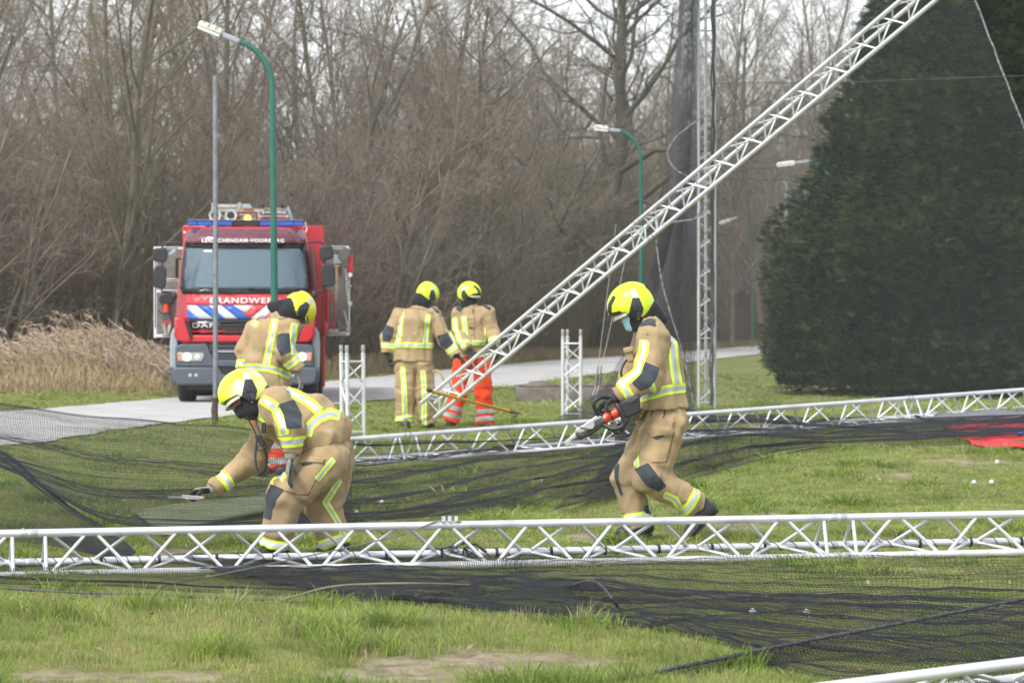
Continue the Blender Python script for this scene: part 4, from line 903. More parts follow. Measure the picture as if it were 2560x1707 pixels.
# guy wires with turnbuckles beside the right stub
gw = empty('guy_wires', P(1488, 985, 40), 'thin guy wires with turnbuckles right of the second truss stub', 'wires')
for i, (a_, b_) in enumerate((((1540, 560), (1493, 935)), ((1565, 640), (1500, 935)))): rod('wire', P(*a_, 41), P(*b_, 40), .004, gw, M['wire'], 5)
for i, px in enumerate((1490, 1498)):
    b = MB(); b.tube([P(px + 3, 935, 40), P(px, 962, 40)], .022, 8); b.tube([P(px, 962, 40), P(px - 8, 990, 39.9)], .012, 6); b.tube([P(px + 3, 935, 40), P(px + 6, 915, 40)], .01, 6); b.build('turnbuckle', M['wire'], gw, True)
# young bare sapling by the wires, twiggy heap beside the truck
b = MB(); rs = random.Random(5)
for i in range(26):
    q = P(450 + rs.uniform(-50, 30), 975, 52.5); q.y += rs.uniform(0, .6); pts = [Vector((q.x, q.y, 0))]
    for k in range(5): q = pts[-1] + Vector((rs.uniform(-.12, .12), rs.uniform(-.1, .1), rs.uniform(.02, .16))); pts.append(q)
    b.tube(pts, .008, 4)
tag(b.build('brushwood_heap', M['bark'], None, True, origin=(P(450, 0, 52.5).x, 52.5, 0)), 'tangled brown brushwood heap left of the fire engine', 'brushwood')
# ------------------------------------------------------------------ signed-distance bodies
def surface_nets(f, lo, h):
    s = f < 0; nx, ny, nz = f.shape
    C = [(i, j, k) for i in (0, 1) for j in (0, 1) for k in (0, 1)]
    sl = lambda a, i, j, k: a[i:nx - 1 + i, j:ny - 1 + j, k:nz - 1 + k]
    an = np.zeros((nx - 1, ny - 1, nz - 1), bool); al = np.ones_like(an)
    for c in C: an |= sl(s, *c); al &= sl(s, *c)
    act = an & ~al; ci = np.argwhere(act); idx = -np.ones(act.shape, np.int64); idx[act] = np.arange(len(ci))
    acc = np.zeros((len(ci), 3)); cnt = np.zeros(len(ci))
    for a in C:
        for ax in range(3):
            if a[ax] == 0:
                b = list(a); b[ax] = 1
                fa = f[ci[:, 0] + a[0], ci[:, 1] + a[1], ci[:, 2] + a[2]]; fb = f[ci[:, 0] + b[0], ci[:, 1] + b[1], ci[:, 2] + b[2]]
                m = (fa < 0) != (fb < 0); t = np.where(m, fa / (fa - fb + 1e-12), 0)
                p = np.tile(np.array(a, float), (len(ci), 1)); p[:, ax] += t; acc[m] += p[m]; cnt[m] += 1
    V = lo + h * (ci + acc / np.maximum(cnt, 1)[:, None]); Qs = []
    for ax in range(3):
        u, v = [(1, 2), (2, 0), (0, 1)][ax]
        A = [slice(1, -1)] * 3; A[ax] = slice(0, -1); B = [slice(1, -1)] * 3; B[ax] = slice(1, None)
        sa, sb = s[tuple(A)], s[tuple(B)]; e = np.argwhere(sa != sb); off = np.ones(3, int); off[ax] = 0
        flip = sa[tuple(e.T)]; g = e + off
        eu = np.zeros(3, int); eu[u] = 1; ev = np.zeros(3, int); ev[v] = 1
        q = np.stack([idx[tuple((g - eu - ev).T)], idx[tuple((g - ev).T)], idx[tuple(g.T)], idx[tuple((g - eu).T)]], 1)
        q[~flip] = q[~flip][:, ::-1]; Qs.append(q)
    Q = np.concatenate(Qs); Q = Q[(Q >= 0).all(1)]; return V, Q
def vnormals(V, Q):
    n = np.cross(V[Q[:, 2]] - V[Q[:, 0]], V[Q[:, 3]] - V[Q[:, 1]]); N = np.zeros_like(V)
    for k in range(4): np.add.at(N, Q[:, k], n)
    return N / (np.linalg.norm(N, axis=1, keepdims=True) + 1e-12)
A3 = lambda p: np.array([float(p[0]), float(p[1]), float(p[2])])
class Cap:
    """tapered capsule, optional flat ends, cloth rings near its ends"""
    def __init__(s, a, b, ra, rb, id='x', k=.03, cut0=None, cut1=None, rings=0., mid=None, flat=(1, 1), fdir=None):
        s.a, s.b, s.ra, s.rb, s.id, s.k, s.cut0, s.cut1, s.rings, s.mid = A3(a), A3(b), ra, rb, id, k, cut0, cut1, rings, mid
        s.L = np.linalg.norm(s.b - s.a); s.u = (s.b - s.a) / s.L; s.ph = abs(hash((round(float(s.a[0]), 3), round(float(s.b[2]), 3)))) % 100 / 16.
        s.fd = None if fdir is None else A3(fdir) / np.linalg.norm(A3(fdir)); s.fl = flat
    def bb(s): r = max(s.ra, s.rb, s.mid or 0) + .05; return np.minimum(s.a, s.b) - r, np.maximum(s.a, s.b) + r
    def d(s, p):
        v = p - s.a; t = v @ s.u; tc = np.clip(t / s.L, 0, 1); w = v - (tc * s.L)[..., None] * s.u
        if s.fd is not None:
            c = w @ s.fd; w = w + ((1 / s.fl[0] - 1) * c)[..., None] * s.fd
        q = np.linalg.norm(w, axis=-1); r = s.ra + (s.rb - s.ra) * tc
        if s.mid: r = r + (s.mid - (s.ra + s.rb) / 2) * 4 * tc * (1 - tc)
        if s.rings:
            side = np.cross(s.u, np.array([0, 0, 1.])); side /= np.linalg.norm(side) + 1e-9; an = w @ side / (q + 1e-6)
            r = r + s.rings * (np.sin(t / .021 + 2.6 * an + s.ph + 1.2 * np.sin(t * 23)) * np.exp(-((tc - (1 if s.rb <= s.ra else 0)) / .33) ** 2) + .5 * np.sin(t / .016 - 2. * an + s.ph * 2) * np.exp(-((tc - .05) / .25) ** 2))
        dd = q - r
        if s.cut0 is not None: dd = np.maximum(dd, -(t - s.cut0))
        if s.cut1 is not None: dd = np.maximum(dd, t - s.L - s.cut1)
        return dd
    def ax(s, p): return (p - s.a) @ s.u
class Ell:
    """chain of elliptical sections: w along lat, q across it"""
    def __init__(s, a, b, w0, q0, w1, q1, lat, id='torso', k=.05, cap=.6, cut0=None, cut1=None, plane=None):
        s.plane = plane
        s.a, s.b = A3(a), A3(b); s.L = np.linalg.norm(s.b - s.a); s.u = (s.b - s.a) / s.L; l = A3(lat); l = l - s.u * (l @ s.u); s.l = l / np.linalg.norm(l); s.f = np.cross(s.u, s.l)
        s.w0, s.q0, s.w1, s.q1, s.id, s.k, s.cap, s.cut0, s.cut1 = w0, q0, w1, q1, id, k, cap, cut0, cut1
    def bb(s): r = max(s.w0, s.w1, s.q0, s.q1) + .06; return np.minimum(s.a, s.b) - r, np.maximum(s.a, s.b) + r
    def d(s, p):
        v = p - s.a; t = v @ s.u; tc = np.clip(t / s.L, 0, 1); w = s.w0 + (s.w1 - s.w0) * tc; q = s.q0 + (s.q1 - s.q0) * tc
        e = np.minimum(w, q) * s.cap; z = (t - tc * s.L) / e; r = np.sqrt((v @ s.l / w) ** 2 + (v @ s.f / q) ** 2 + z ** 2); dd = (r - 1) * np.minimum(w, q)
        if s.cut0 is not None: dd = np.maximum(dd, -(t - s.cut0))
        if s.cut1 is not None: dd = np.maximum(dd, t - s.L - s.cut1)
        if s.plane is not None: dd = np.maximum(dd, (p - s.plane[0]) @ s.plane[1])
        return dd
    def ax(s, p): return (p - s.a) @ s.u
def solid(prims, h, wr=0., wf=9., seed=0, post=None, wanis=(1, 1, .55)):
    lo = np.min([p.bb()[0] for p in prims], 0) - .03; hi = np.max([p.bb()[1] for p in prims], 0) + .03
    n = np.ceil((hi - lo) / h).astype(int) + 1; f = np.full(n, .5, np.float64)
    for p in prims:
        b0, b1 = p.bb(); i0 = np.maximum(((b0 - lo) / h).astype(int) - 1, 0); i1 = np.minimum(((b1 - lo) / h).astype(int) + 2, n)
        g = np.stack(np.meshgrid(*[lo[k] + h * np.arange(i0[k], i1[k]) for k in range(3)], indexing='ij'), -1)
        d = p.d(g); sl = tuple(slice(i0[k], i1[k]) for k in range(3)); o = f[sl]; k = p.k
        hh = np.clip(.5 + .5 * (o - d) / k, 0, 1); f[sl] = o * (1 - hh) + d * hh - k * hh * (1 - hh)
    if wr or post is not None:
        near = np.abs(f) < .05; ii = np.argwhere(near); pp = lo + h * ii
        if wr:
            q = pp * np.array(wanis); f[near] += wr * .8 * vnoise(q, wf, seed, 2)
            if wr > .005: f[near] += wr * 1.6 * (np.abs(vnoise(q + .02 * vnoise(q, 14, seed + 5)[:, None], wf * .85, seed + 9, 2)) ** .6 - .55) * (.45 + .55 * vnoise(q, 6, seed + 12, 1))
        if post is not None: f[near] = post(pp, f[near])
        if post is not None: far = ~near
    return surface_nets(f, lo, h)
def nearest_id(V, prims):
    D = np.stack([p.d(V) for p in prims], 0); return np.argmin(D, 0)
def clip_part(V, Q, N, fld, w, off, *extra):
    """the part of the mesh where fld < w, cut exactly on the line, lifted by off"""
    T = np.concatenate([Q[:, [0, 1, 2]], Q[:, [0, 2, 3]]]); ins = fld < w; c = ins[T].sum(1); E = [fld] + list(extra)
    outV = []; outX = []; tri = []
    cache = {}; Vo = V + N * off
    def vert(i):
        if i not in cache: cache[i] = len(outV); outV.append(Vo[i]); outX.append([e[i] for e in E])
        return cache[i]
    def edge(i, j):
        key = (min(i, j), max(i, j), 1)
        if key not in cache:
            t = (w - fld[key[0]]) / (fld[key[1]] - fld[key[0]]); cache[key] = len(outV); outV.append(Vo[key[0]] * (1 - t) + Vo[key[1]] * t); outX.append([e[key[0]] * (1 - t) + e[key[1]] * t for e in E])
        return cache[key]
    for t3 in T[c == 3]: tri.append((vert(t3[0]), vert(t3[1]), vert(t3[2])))
    for t3 in T[c == 1]:
        k = int(np.argmax(ins[t3])); a, b, d = t3[k], t3[(k + 1) % 3], t3[(k + 2) % 3]; tri.append((vert(a), edge(a, b), edge(a, d)))
    for t3 in T[c == 2]:
        k = int(np.argmin(ins[t3])); a, b, d = t3[k], t3[(k + 1) % 3], t3[(k + 2) % 3]; x, y = edge(a, b), edge(a, d); tri.append((x, vert(b), vert(d))); tri.append((x, vert(d), y))
    return (np.array(outV), np.array(tri), np.array(outX)) if tri else (None, None, None)
def poly_dist(P2, poly):
    """signed distance to polygon in 2D, negative inside"""
    poly = np.array(poly, float); n = len(poly); d = np.full(len(P2), 1e9); ins = np.zeros(len(P2), bool)
    for i in range(n):
        a, b = poly[i], poly[(i + 1) % n]; e = b - a; w = P2 - a; t = np.clip((w @ e) / (e @ e), 0, 1); d = np.minimum(d, np.linalg.norm(w - t[:, None] * e, axis=1))
        c = ((a[1] > P2[:, 1]) != (b[1] > P2[:, 1])) & (P2[:, 0] < (b[0] - a[0]) * (P2[:, 1] - a[1]) / (b[1] - a[1] + 1e-12) + a[0]); ins ^= c
    return np.where(ins, -d, d)
def line_dist(P2, pts, hw=0.):
    pts = np.array(pts, float); d = np.full(len(P2), 1e9); n = len(pts) - 1
    for i, (a, b) in enumerate(zip(pts[:-1], pts[1:])):
        e = b - a; w = P2 - a; L = np.linalg.norm(e); t0 = (w @ e) / L; t = np.clip(t0 / L, 0, 1); dd = np.linalg.norm(w - t[:, None] * e, axis=1)
        if i == 0: dd = np.where(t0 < 0, np.maximum(dd, hw - t0), dd)
        if i == n - 1: dd = np.where(t0 > L, np.maximum(dd, hw + t0 - L), dd)
        d = np.minimum(d, dd)
    return d
def islands(name, V, T, m, root, attr=None, minf=14, smooth=True, mod=None):
    par = np.arange(len(V))
    for _ in range(200):
        mn = par[T].min(1); new = par.copy()
        for k in range(3): np.minimum.at(new, T[:, k], mn)
        new = new[new]
        if (new == par).all(): break
        par = new
    lab = par[T[:, 0]]; out = []
    for l in np.unique(lab):
        t = T[lab == l]
        if len(t) < minf: continue
        u, inv = np.unique(t, return_inverse=True); o = mk(name, V[u], inv.reshape(-1, 3), m, root, smooth)
        if attr is not None: a = o.data.attributes.new('bd', 'FLOAT', 'POINT'); a.data.foreach_set('value', attr[u].astype(np.float32))
        if mod: sf = o.modifiers.new('thick', 'SOLIDIFY'); sf.thickness = mod; sf.offset = -1
        out.append(o)
    return out

# cloth materials
def cloth(name, col, col2, rough=.85, bump=.25, bs=160):
    m = mat(name, col, rough, col2=col2, nscale=7, nlo=.3, nhi=.75, bump=bump, bscale=bs, spec=.2); m.node_tree.nodes['Principled BSDF'].inputs['Sheen Weight'].default_value = .15; return m
M['tan'] = cloth('tan_cloth', (.45, .33, .185), (.34, .245, .135)); M['patch'] = cloth('grey_patch', (.055, .068, .082), (.04, .05, .06)); M['orange'] = cloth('orange_cloth', (.95, .085, .018), (.8, .06, .015))
M['hood'] = cloth('black_hood', (.018, .018, .022), (.03, .03, .035)); M['skin'] = mat('skin', (.52, .26, .18), .55, col2=(.45, .2, .14), nscale=12)
M['lime_helmet'] = mat('lime_shell', (.68, .88, .03), .28, col2=(.5, .66, .05), nscale=16, nlo=.62, nhi=.8, coat=.4); M['yellow_helmet'] = mat('yellow_shell', (.78, .74, .02), .3, col2=(.5, .52, .04), nscale=16, nlo=.6, nhi=.8, coat=.4); M['pale_helmet'] = mat('pale_lime_shell', (.72, .92, .04), .25, col2=(.85, .9, .6), nscale=5, nlo=.5, nhi=.7, coat=.6)
M['hgrey'] = mat('helmet_plate', (.03, .033, .04), .4); M['hsil'] = mat('helmet_reflector', (.6, .62, .62), .35, .2); M['visor'] = mat('clear_visor', (.62, .58, .5), .15, coat=.5); M['glove_k'] = cloth('glove_black', (.02, .022, .026), (.05, .052, .055)); M['glove_g'] = cloth('glove_grey', (.3, .31, .26), (.2, .2, .17)); M['boot'] = mat('boot', (.03, .031, .034), .5, col2=(.12, .12, .12), nscale=10, nlo=.5, nhi=.7)
def band_mat():
    m = bpy.data.materials.new('reflective_band'); m.use_nodes = True; t = m.node_tree; b = t.nodes['Principled BSDF']; at = t.nodes.new('ShaderNodeAttribute'); at.attribute_name = 'bd'
    c = t.nodes.new('ShaderNodeMath'); c.operation = 'LESS_THAN'; c.inputs[1].default_value = .015; t.links.new(at.outputs['Fac'], c.inputs[0])
    mx = nodes_mix(t, (.72, .98, .05), (.5, .53, .56), c.outputs[0]); t.links.new(mx, b.inputs['Base Color']); b.inputs['Roughness'].default_value = .45; return m
M['band'] = band_mat(); M['seam'] = cloth('seam_dark_tan', (.16, .11, .065), (.13, .09, .05)); M['orange_seam'] = cloth('orange_seam', (.5, .04, .01), (.4, .03, .01)); M['band_grey'] = mat('silver_band', (.5, .52, .54), .4, col2=(.4, .42, .44), nscale=20)  # seams in a darker tone of their cloth

def garment(name, root, prims, h, m, wr, seed, rings=(), strips=(), patches=(), seams=(), flaps=(), bandw=.034, post=None, bandm='band', d0=20.):
    """rings: (prim id, axial distance from a); strips: (ids, [photo px polyline]); patches: (ids, [photo px polygon])"""
    V, Q = solid(prims, h, wr * 2.5, 33., seed, post); N = vnormals(V, Q); nid = nearest_id(V, prims); ids = np.array([p.id for p in prims])[nid]
    px = np.stack([V[:, 0] / V[:, 1] * F + 1280, HY - (V[:, 2] - CH) / V[:, 1] * F], 1) / F * d0          # on-surface positions in metres across the line of sight
    bd = np.full(len(V), 9.); pd = np.full(len(V), 9.); fr = N[:, 1] < .25
    for r in rings:
        pr = [p for p in prims if p.id == r[0]]; ref = pr[0] if len(r) < 3 else r[2]; m_ = np.isin(ids, [r[0]] if isinstance(r[0], str) else r[0]); dd = np.abs(ref.ax(V) - r[1]); bd = np.where(m_, np.minimum(bd, dd), bd)
    for st in strips:
        idl, pts = st[:2]; kw = st[2] if len(st) > 2 else 1.; m_ = np.isin(ids, idl) & fr; dd = line_dist(px, np.array(pts, float) / F * d0, bandw / kw) * kw; bd = np.where(m_, np.minimum(bd, dd), bd)
    for idl, pts in patches:
        m_ = np.isin(ids, idl) & fr; dd = poly_dist(px, np.array(pts, float) / F * d0); pd = np.where(m_, np.minimum(pd, dd), pd)
    o = mk(name, V, Q, m, root, True)
    cv, ct, cx = clip_part(V, Q, N, bd, bandw, .0035)
    if cv is not None: islands('reflective_band', cv, ct, M[bandm], root, cx[:, 0], 30)
    cv, ct, cx = clip_part(V, Q, N, pd, 0., .005)
    if cv is not None: islands('patch_and_flap_shade', cv, ct, M['patch'], root, minf=4)  # grey patches, plus dark strips that paint the shade under pocket flaps
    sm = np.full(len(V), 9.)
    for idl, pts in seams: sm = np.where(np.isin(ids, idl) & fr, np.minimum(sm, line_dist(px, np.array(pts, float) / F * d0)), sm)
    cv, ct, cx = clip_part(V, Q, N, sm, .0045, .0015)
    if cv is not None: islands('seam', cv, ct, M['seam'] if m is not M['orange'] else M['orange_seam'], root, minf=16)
    for idl, pts in flaps:
        cv, ct, cx = clip_part(V, Q, N, np.where(np.isin(ids, idl) & fr, poly_dist(px, np.array(pts, float) / F * d0), 9.), 0., .009)
        if cv is not None: islands('pocket_flap', cv, ct, m, root, minf=8, mod=.007)
    return V, Q, N

def hand(name, root, wrist, fdir, ndir, side, m, curl=.6, size=1., spread=.1, h=.005, m2=None, thumb=1.):
    """gloved hand: palm, four fingers, thumb. ndir = palm normal (towards what it holds), side = towards the thumb"""
    f = A3(fdir); f /= np.linalg.norm(f); n = A3(ndir); n = n - f * (n @ f); n /= np.linalg.norm(n); s = A3(side); s = s - f * (s @ f) - n * (s @ n); s /= np.linalg.norm(s); w = A3(wrist); z = size
    pr = [Ell(w - f * .03 * z, w + f * .085 * z, .034 * z, .022 * z, .043 * z, .019 * z, s, 'palm', .012, .5)]
    for i, (ln, o_) in enumerate(((.92, 1.5), (1.0, .5), (.95, -.5), (.78, -1.45))):
        b = w + f * (.085 * z) + s * (o_ * .0215 * z); a = curl * (.55 + .08 * i); th = a * .6; r = .0115 * z
        for L, st in ((.045, a * 1.5), (.028, a * 1.3), (.022, a)):
            d = f * cos(th) + n * sin(th) + s * (o_ * spread * .35); d = d / np.linalg.norm(d); e = b + d * (L * ln * z); pr.append(Cap(b, e, r, r * .92, 'finger', .006)); b = e; r *= .93; th += st
    b = w + f * .02 * z + s * .03 * z; d = f * .75 + s * .75 + n * .25 * thumb
    for L in (.038, .032, .024): d = d / np.linalg.norm(d); e = b + d * L * z; pr.append(Cap(b, e, .0135 * z, .012 * z, 'thumb', .008)); b = e; d = d + n * .45 * thumb * curl - s * .35
    V, Q = solid(pr, h, .0012, 60, 3); N = vnormals(V, Q); o = mk(name, V, Q, m, root, True)
    if m2 is not None:
        cv, ct, cx = clip_part(V, Q, N, (V - w) @ n + .004, 0., .0015)
        if cv is not None: mk('glove_back', cv, ct, m2, root, True)
    return o
def boot(root, ankle, toe, r=.062, up=None, h=.009, heel=None):
    a = A3(ankle); t = A3(toe); d = t - a; L = np.linalg.norm(d); d /= L; up = np.array([0, 0, 1.]) if up is None else A3(up); heel = a - d * .05 - up * .0 if heel is None else A3(heel)
    lo = heel; pr = [Cap(lo + up * .03, a + up * .16, .052, .068, 'b', .03), Cap(lo + up * .012, t + up * .0, .045, .048, 'b', .035), Cap(lo + up * .045 + d * .05, t - d * .07 + up * .03, .05, .043, 'b', .03)]
    s0 = (lo + t) / 2 - up * .035
    V, Q = solid(pr, h, .002, 20, 2, post=lambda p, f: np.maximum(f, -((p - s0) @ up))); N = vnormals(V, Q); mk('boot', V, Q, M['boot'], root, True)
    sd = np.cross(d, up); m = MB(); pts = []
    for k in range(14):
        an = 2 * pi * k / 14; c = (lo + t) / 2; pts.append(c + d * cos(an) * (np.linalg.norm(t - lo) / 2 + .047) + sd * sin(an) * .045 - up * .033)
    m.prism([Vector(p) for p in pts], Vector(-up * .013)); m.build('boot_sole', M['rubber'], root)
def helmet(root, c, fwd, up, m, h=.0058, scale=1., visor=True, crest=True):
    """fire helmet: shell, side plates, reflectors, brim, fitted at head centre c"""
    f = A3(fwd); f /= np.linalg.norm(f); u = A3(up); u = u - f * (u @ f); u /= np.linalg.norm(u); s = np.cross(f, u); c = A3(c); z = scale
    Rm = np.stack([f, s, u], 0); R0 = .2 * z; g1 = np.arange(-R0, R0 + h, h); X = np.stack(np.meshgrid(g1, g1, g1, indexing='ij'), -1)
    x, y, w = X[..., 0] / z, X[..., 1] / z, X[..., 2] / z
    bk = np.where(x < 0, .150, .168); q = np.sqrt((x / bk) ** 2 + (y / .128) ** 2 + ((w - .0) / np.where(w > 0, .150, .165)) ** 2); d = (q - 1) * .128
    d = d - .010 * np.exp(-(y / .022) ** 2) * (w > -.02) * (x > -.12) - .004 * np.exp(-((np.abs(y) - .045) / .02) ** 2)
    inner = (np.sqrt((x / (bk - .016)) ** 2 + (y / .112) ** 2 + (w / np.where(w > 0, .134, .2)) ** 2) - 1) * .112
    rim = np.where(x > 0, -.125 + np.clip(x / .075, 0, 1) ** .8 * .098, -.125 + np.clip(-x / .14, 0, 1) ** 1.1 * .095)
    d = np.maximum(np.maximum(d, -inner), rim - w) * z
    V, Q = surface_nets(d, np.array([-R0] * 3), h); L = V / z; Wd = lambda v: v @ Rm + c
    N = vnormals(V, Q); Vw, Nw = Wd(V), N @ Rm
    mk('helmet_shell', Vw, Q, m, root, True)
    side = np.abs(L[:, 1]) > .035; outer = (N * V).sum(1) > 0
    P2 = L[:, [0, 2]]; okk = side & outer
    plate = np.where(okk, poly_dist(P2, [(.055, -.052), (.015, -.108), (-.035, -.075), (-.055, -.04), (-.048, .035), (-.002, .048)]), 9.)
    for nm, fld, mm, of in (('side_plate', plate, M['hgrey'], .004), ('side_reflector', np.where(okk, poly_dist(P2, [(-.004, .05), (-.050, .037), (-.043, .10), (-.012, .112)]), 9.), M['hsil'], .0025)):
        cv, ct, cx = clip_part(V, Q, N, fld, 0., of * z)
        if cv is not None: islands(nm, Wd(cv), ct, mm, root)
    for sg in (-1, 1):
        b = MB(); rot = Matrix((tuple(f), tuple(s), tuple(u))).transposed()
        b.box(Vector(c + (f * .0 + s * sg * .131 + u * -.02) * z), (.034 * z, .012, .04 * z), rot=rot); b.box(Vector(c + (f * -.012 + s * sg * .118 + u * -.072) * z), (.03 * z, .02, .045 * z), rot=rot); b.tube([Vector(c + (f * .035 + s * sg * .125 + u * -.035) * z), Vector(c + (f * .035 + s * sg * .134 + u * -.035) * z)], .006 * z, 8); b.build('lamp_bracket', M['black'], root, bevel=.004)
    # black brow trim and clear visor edge
    fr = np.where(outer & (L[:, 0] > .02), np.abs(np.where(L[:, 0] > .1, L[:, 2] + .022, .5 * (L[:, 2] + .022) + .04 * (L[:, 0] < .1))) - .0, 9.)
    tl = line_dist(P2, [(.112, .088), (.15, .05), (.166, .005), (.160, -.018), (.105, -.02)]); cv, ct, cx = clip_part(V, Q, N, np.where(outer, tl, 9.), .010, .006 * z)
    if cv is not None and crest: mk('brow_trim', Wd(cv), ct, M['hgrey'], root, True)
    if visor:
        V2 = []; n1, n2 = 15, 3
        for j in range(n2):
            for i in range(n1):
                an = -1.15 + 2.3 * i / (n1 - 1); rr = .158 - .012 * (2 - j); zz = -.020 - .028 * j * (1 - .35 * abs(an)); V2.append(Wd(np.array([rr * cos(an) * 1.04, rr * .80 * sin(an), zz]) * z))
        idx = np.arange(n1 * n2).reshape(n2, n1); Q2 = np.stack([idx[:-1, :-1], idx[:-1, 1:], idx[1:, 1:], idx[1:, :-1]], -1).reshape(-1, 4); o = mk('visor', V2, Q2, M['visor'], root, True); sm = o.modifiers.new('thick', 'SOLIDIFY'); sm.thickness = .004
    return Wd
def head_prims(c, fwd, up):
    f = A3(fwd); f /= np.linalg.norm(f); u = A3(up); u = u - f * (u @ f); u /= np.linalg.norm(u); s = np.cross(f, u); c = A3(c); W = lambda x, y, z: c + f * x + s * y + u * z
    return [Ell(W(-.01, 0, .02), W(-.005, 0, .05), .075, .09, .07, .085, s, 'skull', .03, 1.), Ell(W(.02, 0, -.04), W(.035, 0, -.085), .058, .062, .04, .045, s, 'jaw', .03, .8),
            Cap(W(.085, 0, -.012), W(.108, 0, -.042), .010, .014, 'nose', .012), Cap(W(.08, -.03, .012), W(.08, .03, .012), .014, .014, 'brow', .015), Cap(W(.082, -.018, -.075), W(.082, .018, -.075), .010, .010, 'lip', .008), Cap(W(.08, -.012, -.088), W(.08, .012, -.088), .009, .009, 'lip', .008),
            Cap(W(-.01, -.076, -.02), W(-.015, -.08, .01), .012, .014, 'ear', .006), Cap(W(-.01, .076, -.02), W(-.015, .08, .01), .012, .014, 'ear', .006), Cap(W(.055, 0, -.105), W(.065, 0, -.108), .02, .02, 'chin', .02)], W
def person(label, d, j, face, hup, hm, trouser='tan', lat=(1, 0, 0), chest=(.235, .15), belly=(.215, .15), hemr=(.22, .165), h=.011, hd=.0055, seed=1, rings=True, jk_rings=None, strips=(), patches=(), tstrips=(), tpatches=(), trings=(), hood=True, cuff=.045, seamk=None, arm_r=(.088, .076, .064), leg_r=(.125, .108, .1), boots=None, handspec=None, hcol=('glove_k', 'glove_k'), neckflap=None, mask=None, hscale=1., ankle_cut=0., hempl=None, flaps=(), tflaps=(), seams=(), tseams=(), trim=False):
    """j: joint name -> (photo px, photo py, depth offset)"""
    J = {k: A3(P(v[0], v[1], d + v[2])) for k, v in j.items()}; lat = A3(lat) / np.linalg.norm(A3(lat))
    ft = (J['ankleL'] + J['ankleR']) / 2; root = empty('person', (ft[0], ft[1], float(gh(ft[0], ft[1]))), label, 'person')
    # continuous body under the clothes, with the head
    hp, W = head_prims(J['head'], face, hup)
    bp = hp + [Cap(J['neck'], J['head'] + A3(hup) * -.02, .06, .055, 'neck', .03), Ell(J['pelvis'], J['waist'], .15, .1, .14, .1, lat, k=.05), Ell(J['waist'], J['chest'], .14, .1, .17, .11, lat, k=.05), Cap(J['chest'], J['neck'], .09, .06, 'n', .05)]
    for sd in 'LR':
        bp += [Cap(J['sh' + sd], J['el' + sd], .05, .042, 'a', .03), Cap(J['el' + sd], J['wr' + sd], .042, .03, 'a', .02), Cap(J['hip' + sd], J['knee' + sd], .08, .055, 'l', .04), Cap(J['knee' + sd], J['ankle' + sd], .055, .04, 'l', .02)]
    V, Q = solid(bp, .017); mk('body', V, Q, M['skin'], root, True)
    V, Q = solid(hp + [Cap(J['neck'], J['head'] - A3(hup) / np.linalg.norm(A3(hup)) * .02, .058, .055, 'neck', .03)], .0065); mk('face', V, Q, M['skin'], root, True)
    for sg in (-1, 1):
        o = MB(); c = W(.082, sg * .031, -.004); o.lathe([(.001, -.004), (.012, 0), (.001, .004)], Vector(c), axis=tuple(A3(face)), n=10); o.build('eye', mat_eye, root, True)
        o = MB(); o.tube([Vector(W(.09, sg * .016, .016)), Vector(W(.091, sg * .032, .021)), Vector(W(.082, sg * .046, .016))], .004, 5); o.build('eyebrow', M['hair'], root, True)
    # jacket
    up = J['chest'] - J['pelvis']; up = up / np.linalg.norm(up)
    pl = None if hempl is None else (A3(P(hempl[0][0], hempl[0][1], d)), A3(hempl[1]) / np.linalg.norm(A3(hempl[1])))
    T = [Ell(J['hem'], J['waist'], hemr[0], hemr[1], belly[0], belly[1], lat, 'torso', .05, cut0=0. if pl is None else None, plane=pl), Ell(J['waist'], J['chest'], belly[0], belly[1], chest[0], chest[1], lat, 'torso', .06, plane=pl), Cap(J['shL'], J['shR'], .092, .092, 'torso', .07), Cap(J['chest'], J['neck'], .11, .085, 'torso', .07), Cap(J['neck'], J['neck'] + (J['head'] - J['neck']) * .32, .086, .08, 'collar', .03, cut1=0.)]
    for sd in 'LR':
        e = (J['wr' + sd] - J['el' + sd]); T += [Cap(J['sh' + sd], J['el' + sd], arm_r[0] * 1.06, arm_r[1], 'up' + sd, .045, rings=.009), Cap(J['el' + sd], J['wr' + sd], arm_r[1] * 1.02, arm_r[2], 'fo' + sd, .03, cut1=0., rings=.008)]
    fa = {p.id: p for p in T}; jr = []
    if jk_rings is None: jk_rings = (('foL', -.085), ('foR', -.085))
    for k, x in jk_rings: jr.append((k, fa[k].L + x))
    if rings is True: jr.append(('torso', T[0].L * .55, T[0]))
    elif rings: jr.append(('torso', rings, T[0]))
    garment('jacket', root, T, h, M['tan'], .0075, seed, jr, strips, patches, seams, flaps, d0=d)
    # trousers
    L = [Ell(J['pelvis'] - up * .03, J['pelvis'] + up * .07, .18, .14, .165, .125, lat, 'pelvis', .06)]
    for sd in 'LR':
        L += [Cap(J['hip' + sd], J['knee' + sd], leg_r[0], leg_r[1], 'th' + sd, .05, rings=.009), Cap(J['knee' + sd], J['ankle' + sd], leg_r[1], leg_r[2], 'shn' + sd, .035, cut1=ankle_cut, rings=.010)]
    la = {p.id: p for p in L}
    garment('trousers', root, L, h, M[trouser], .008, seed + 7, [(k, la[k].L + x) for k, x in trings], tstrips, tpatches, tseams, tflaps, bandm='band' if trouser == 'tan' else 'band_grey', bandw=.034 if trouser == 'tan' else .03, d0=d)
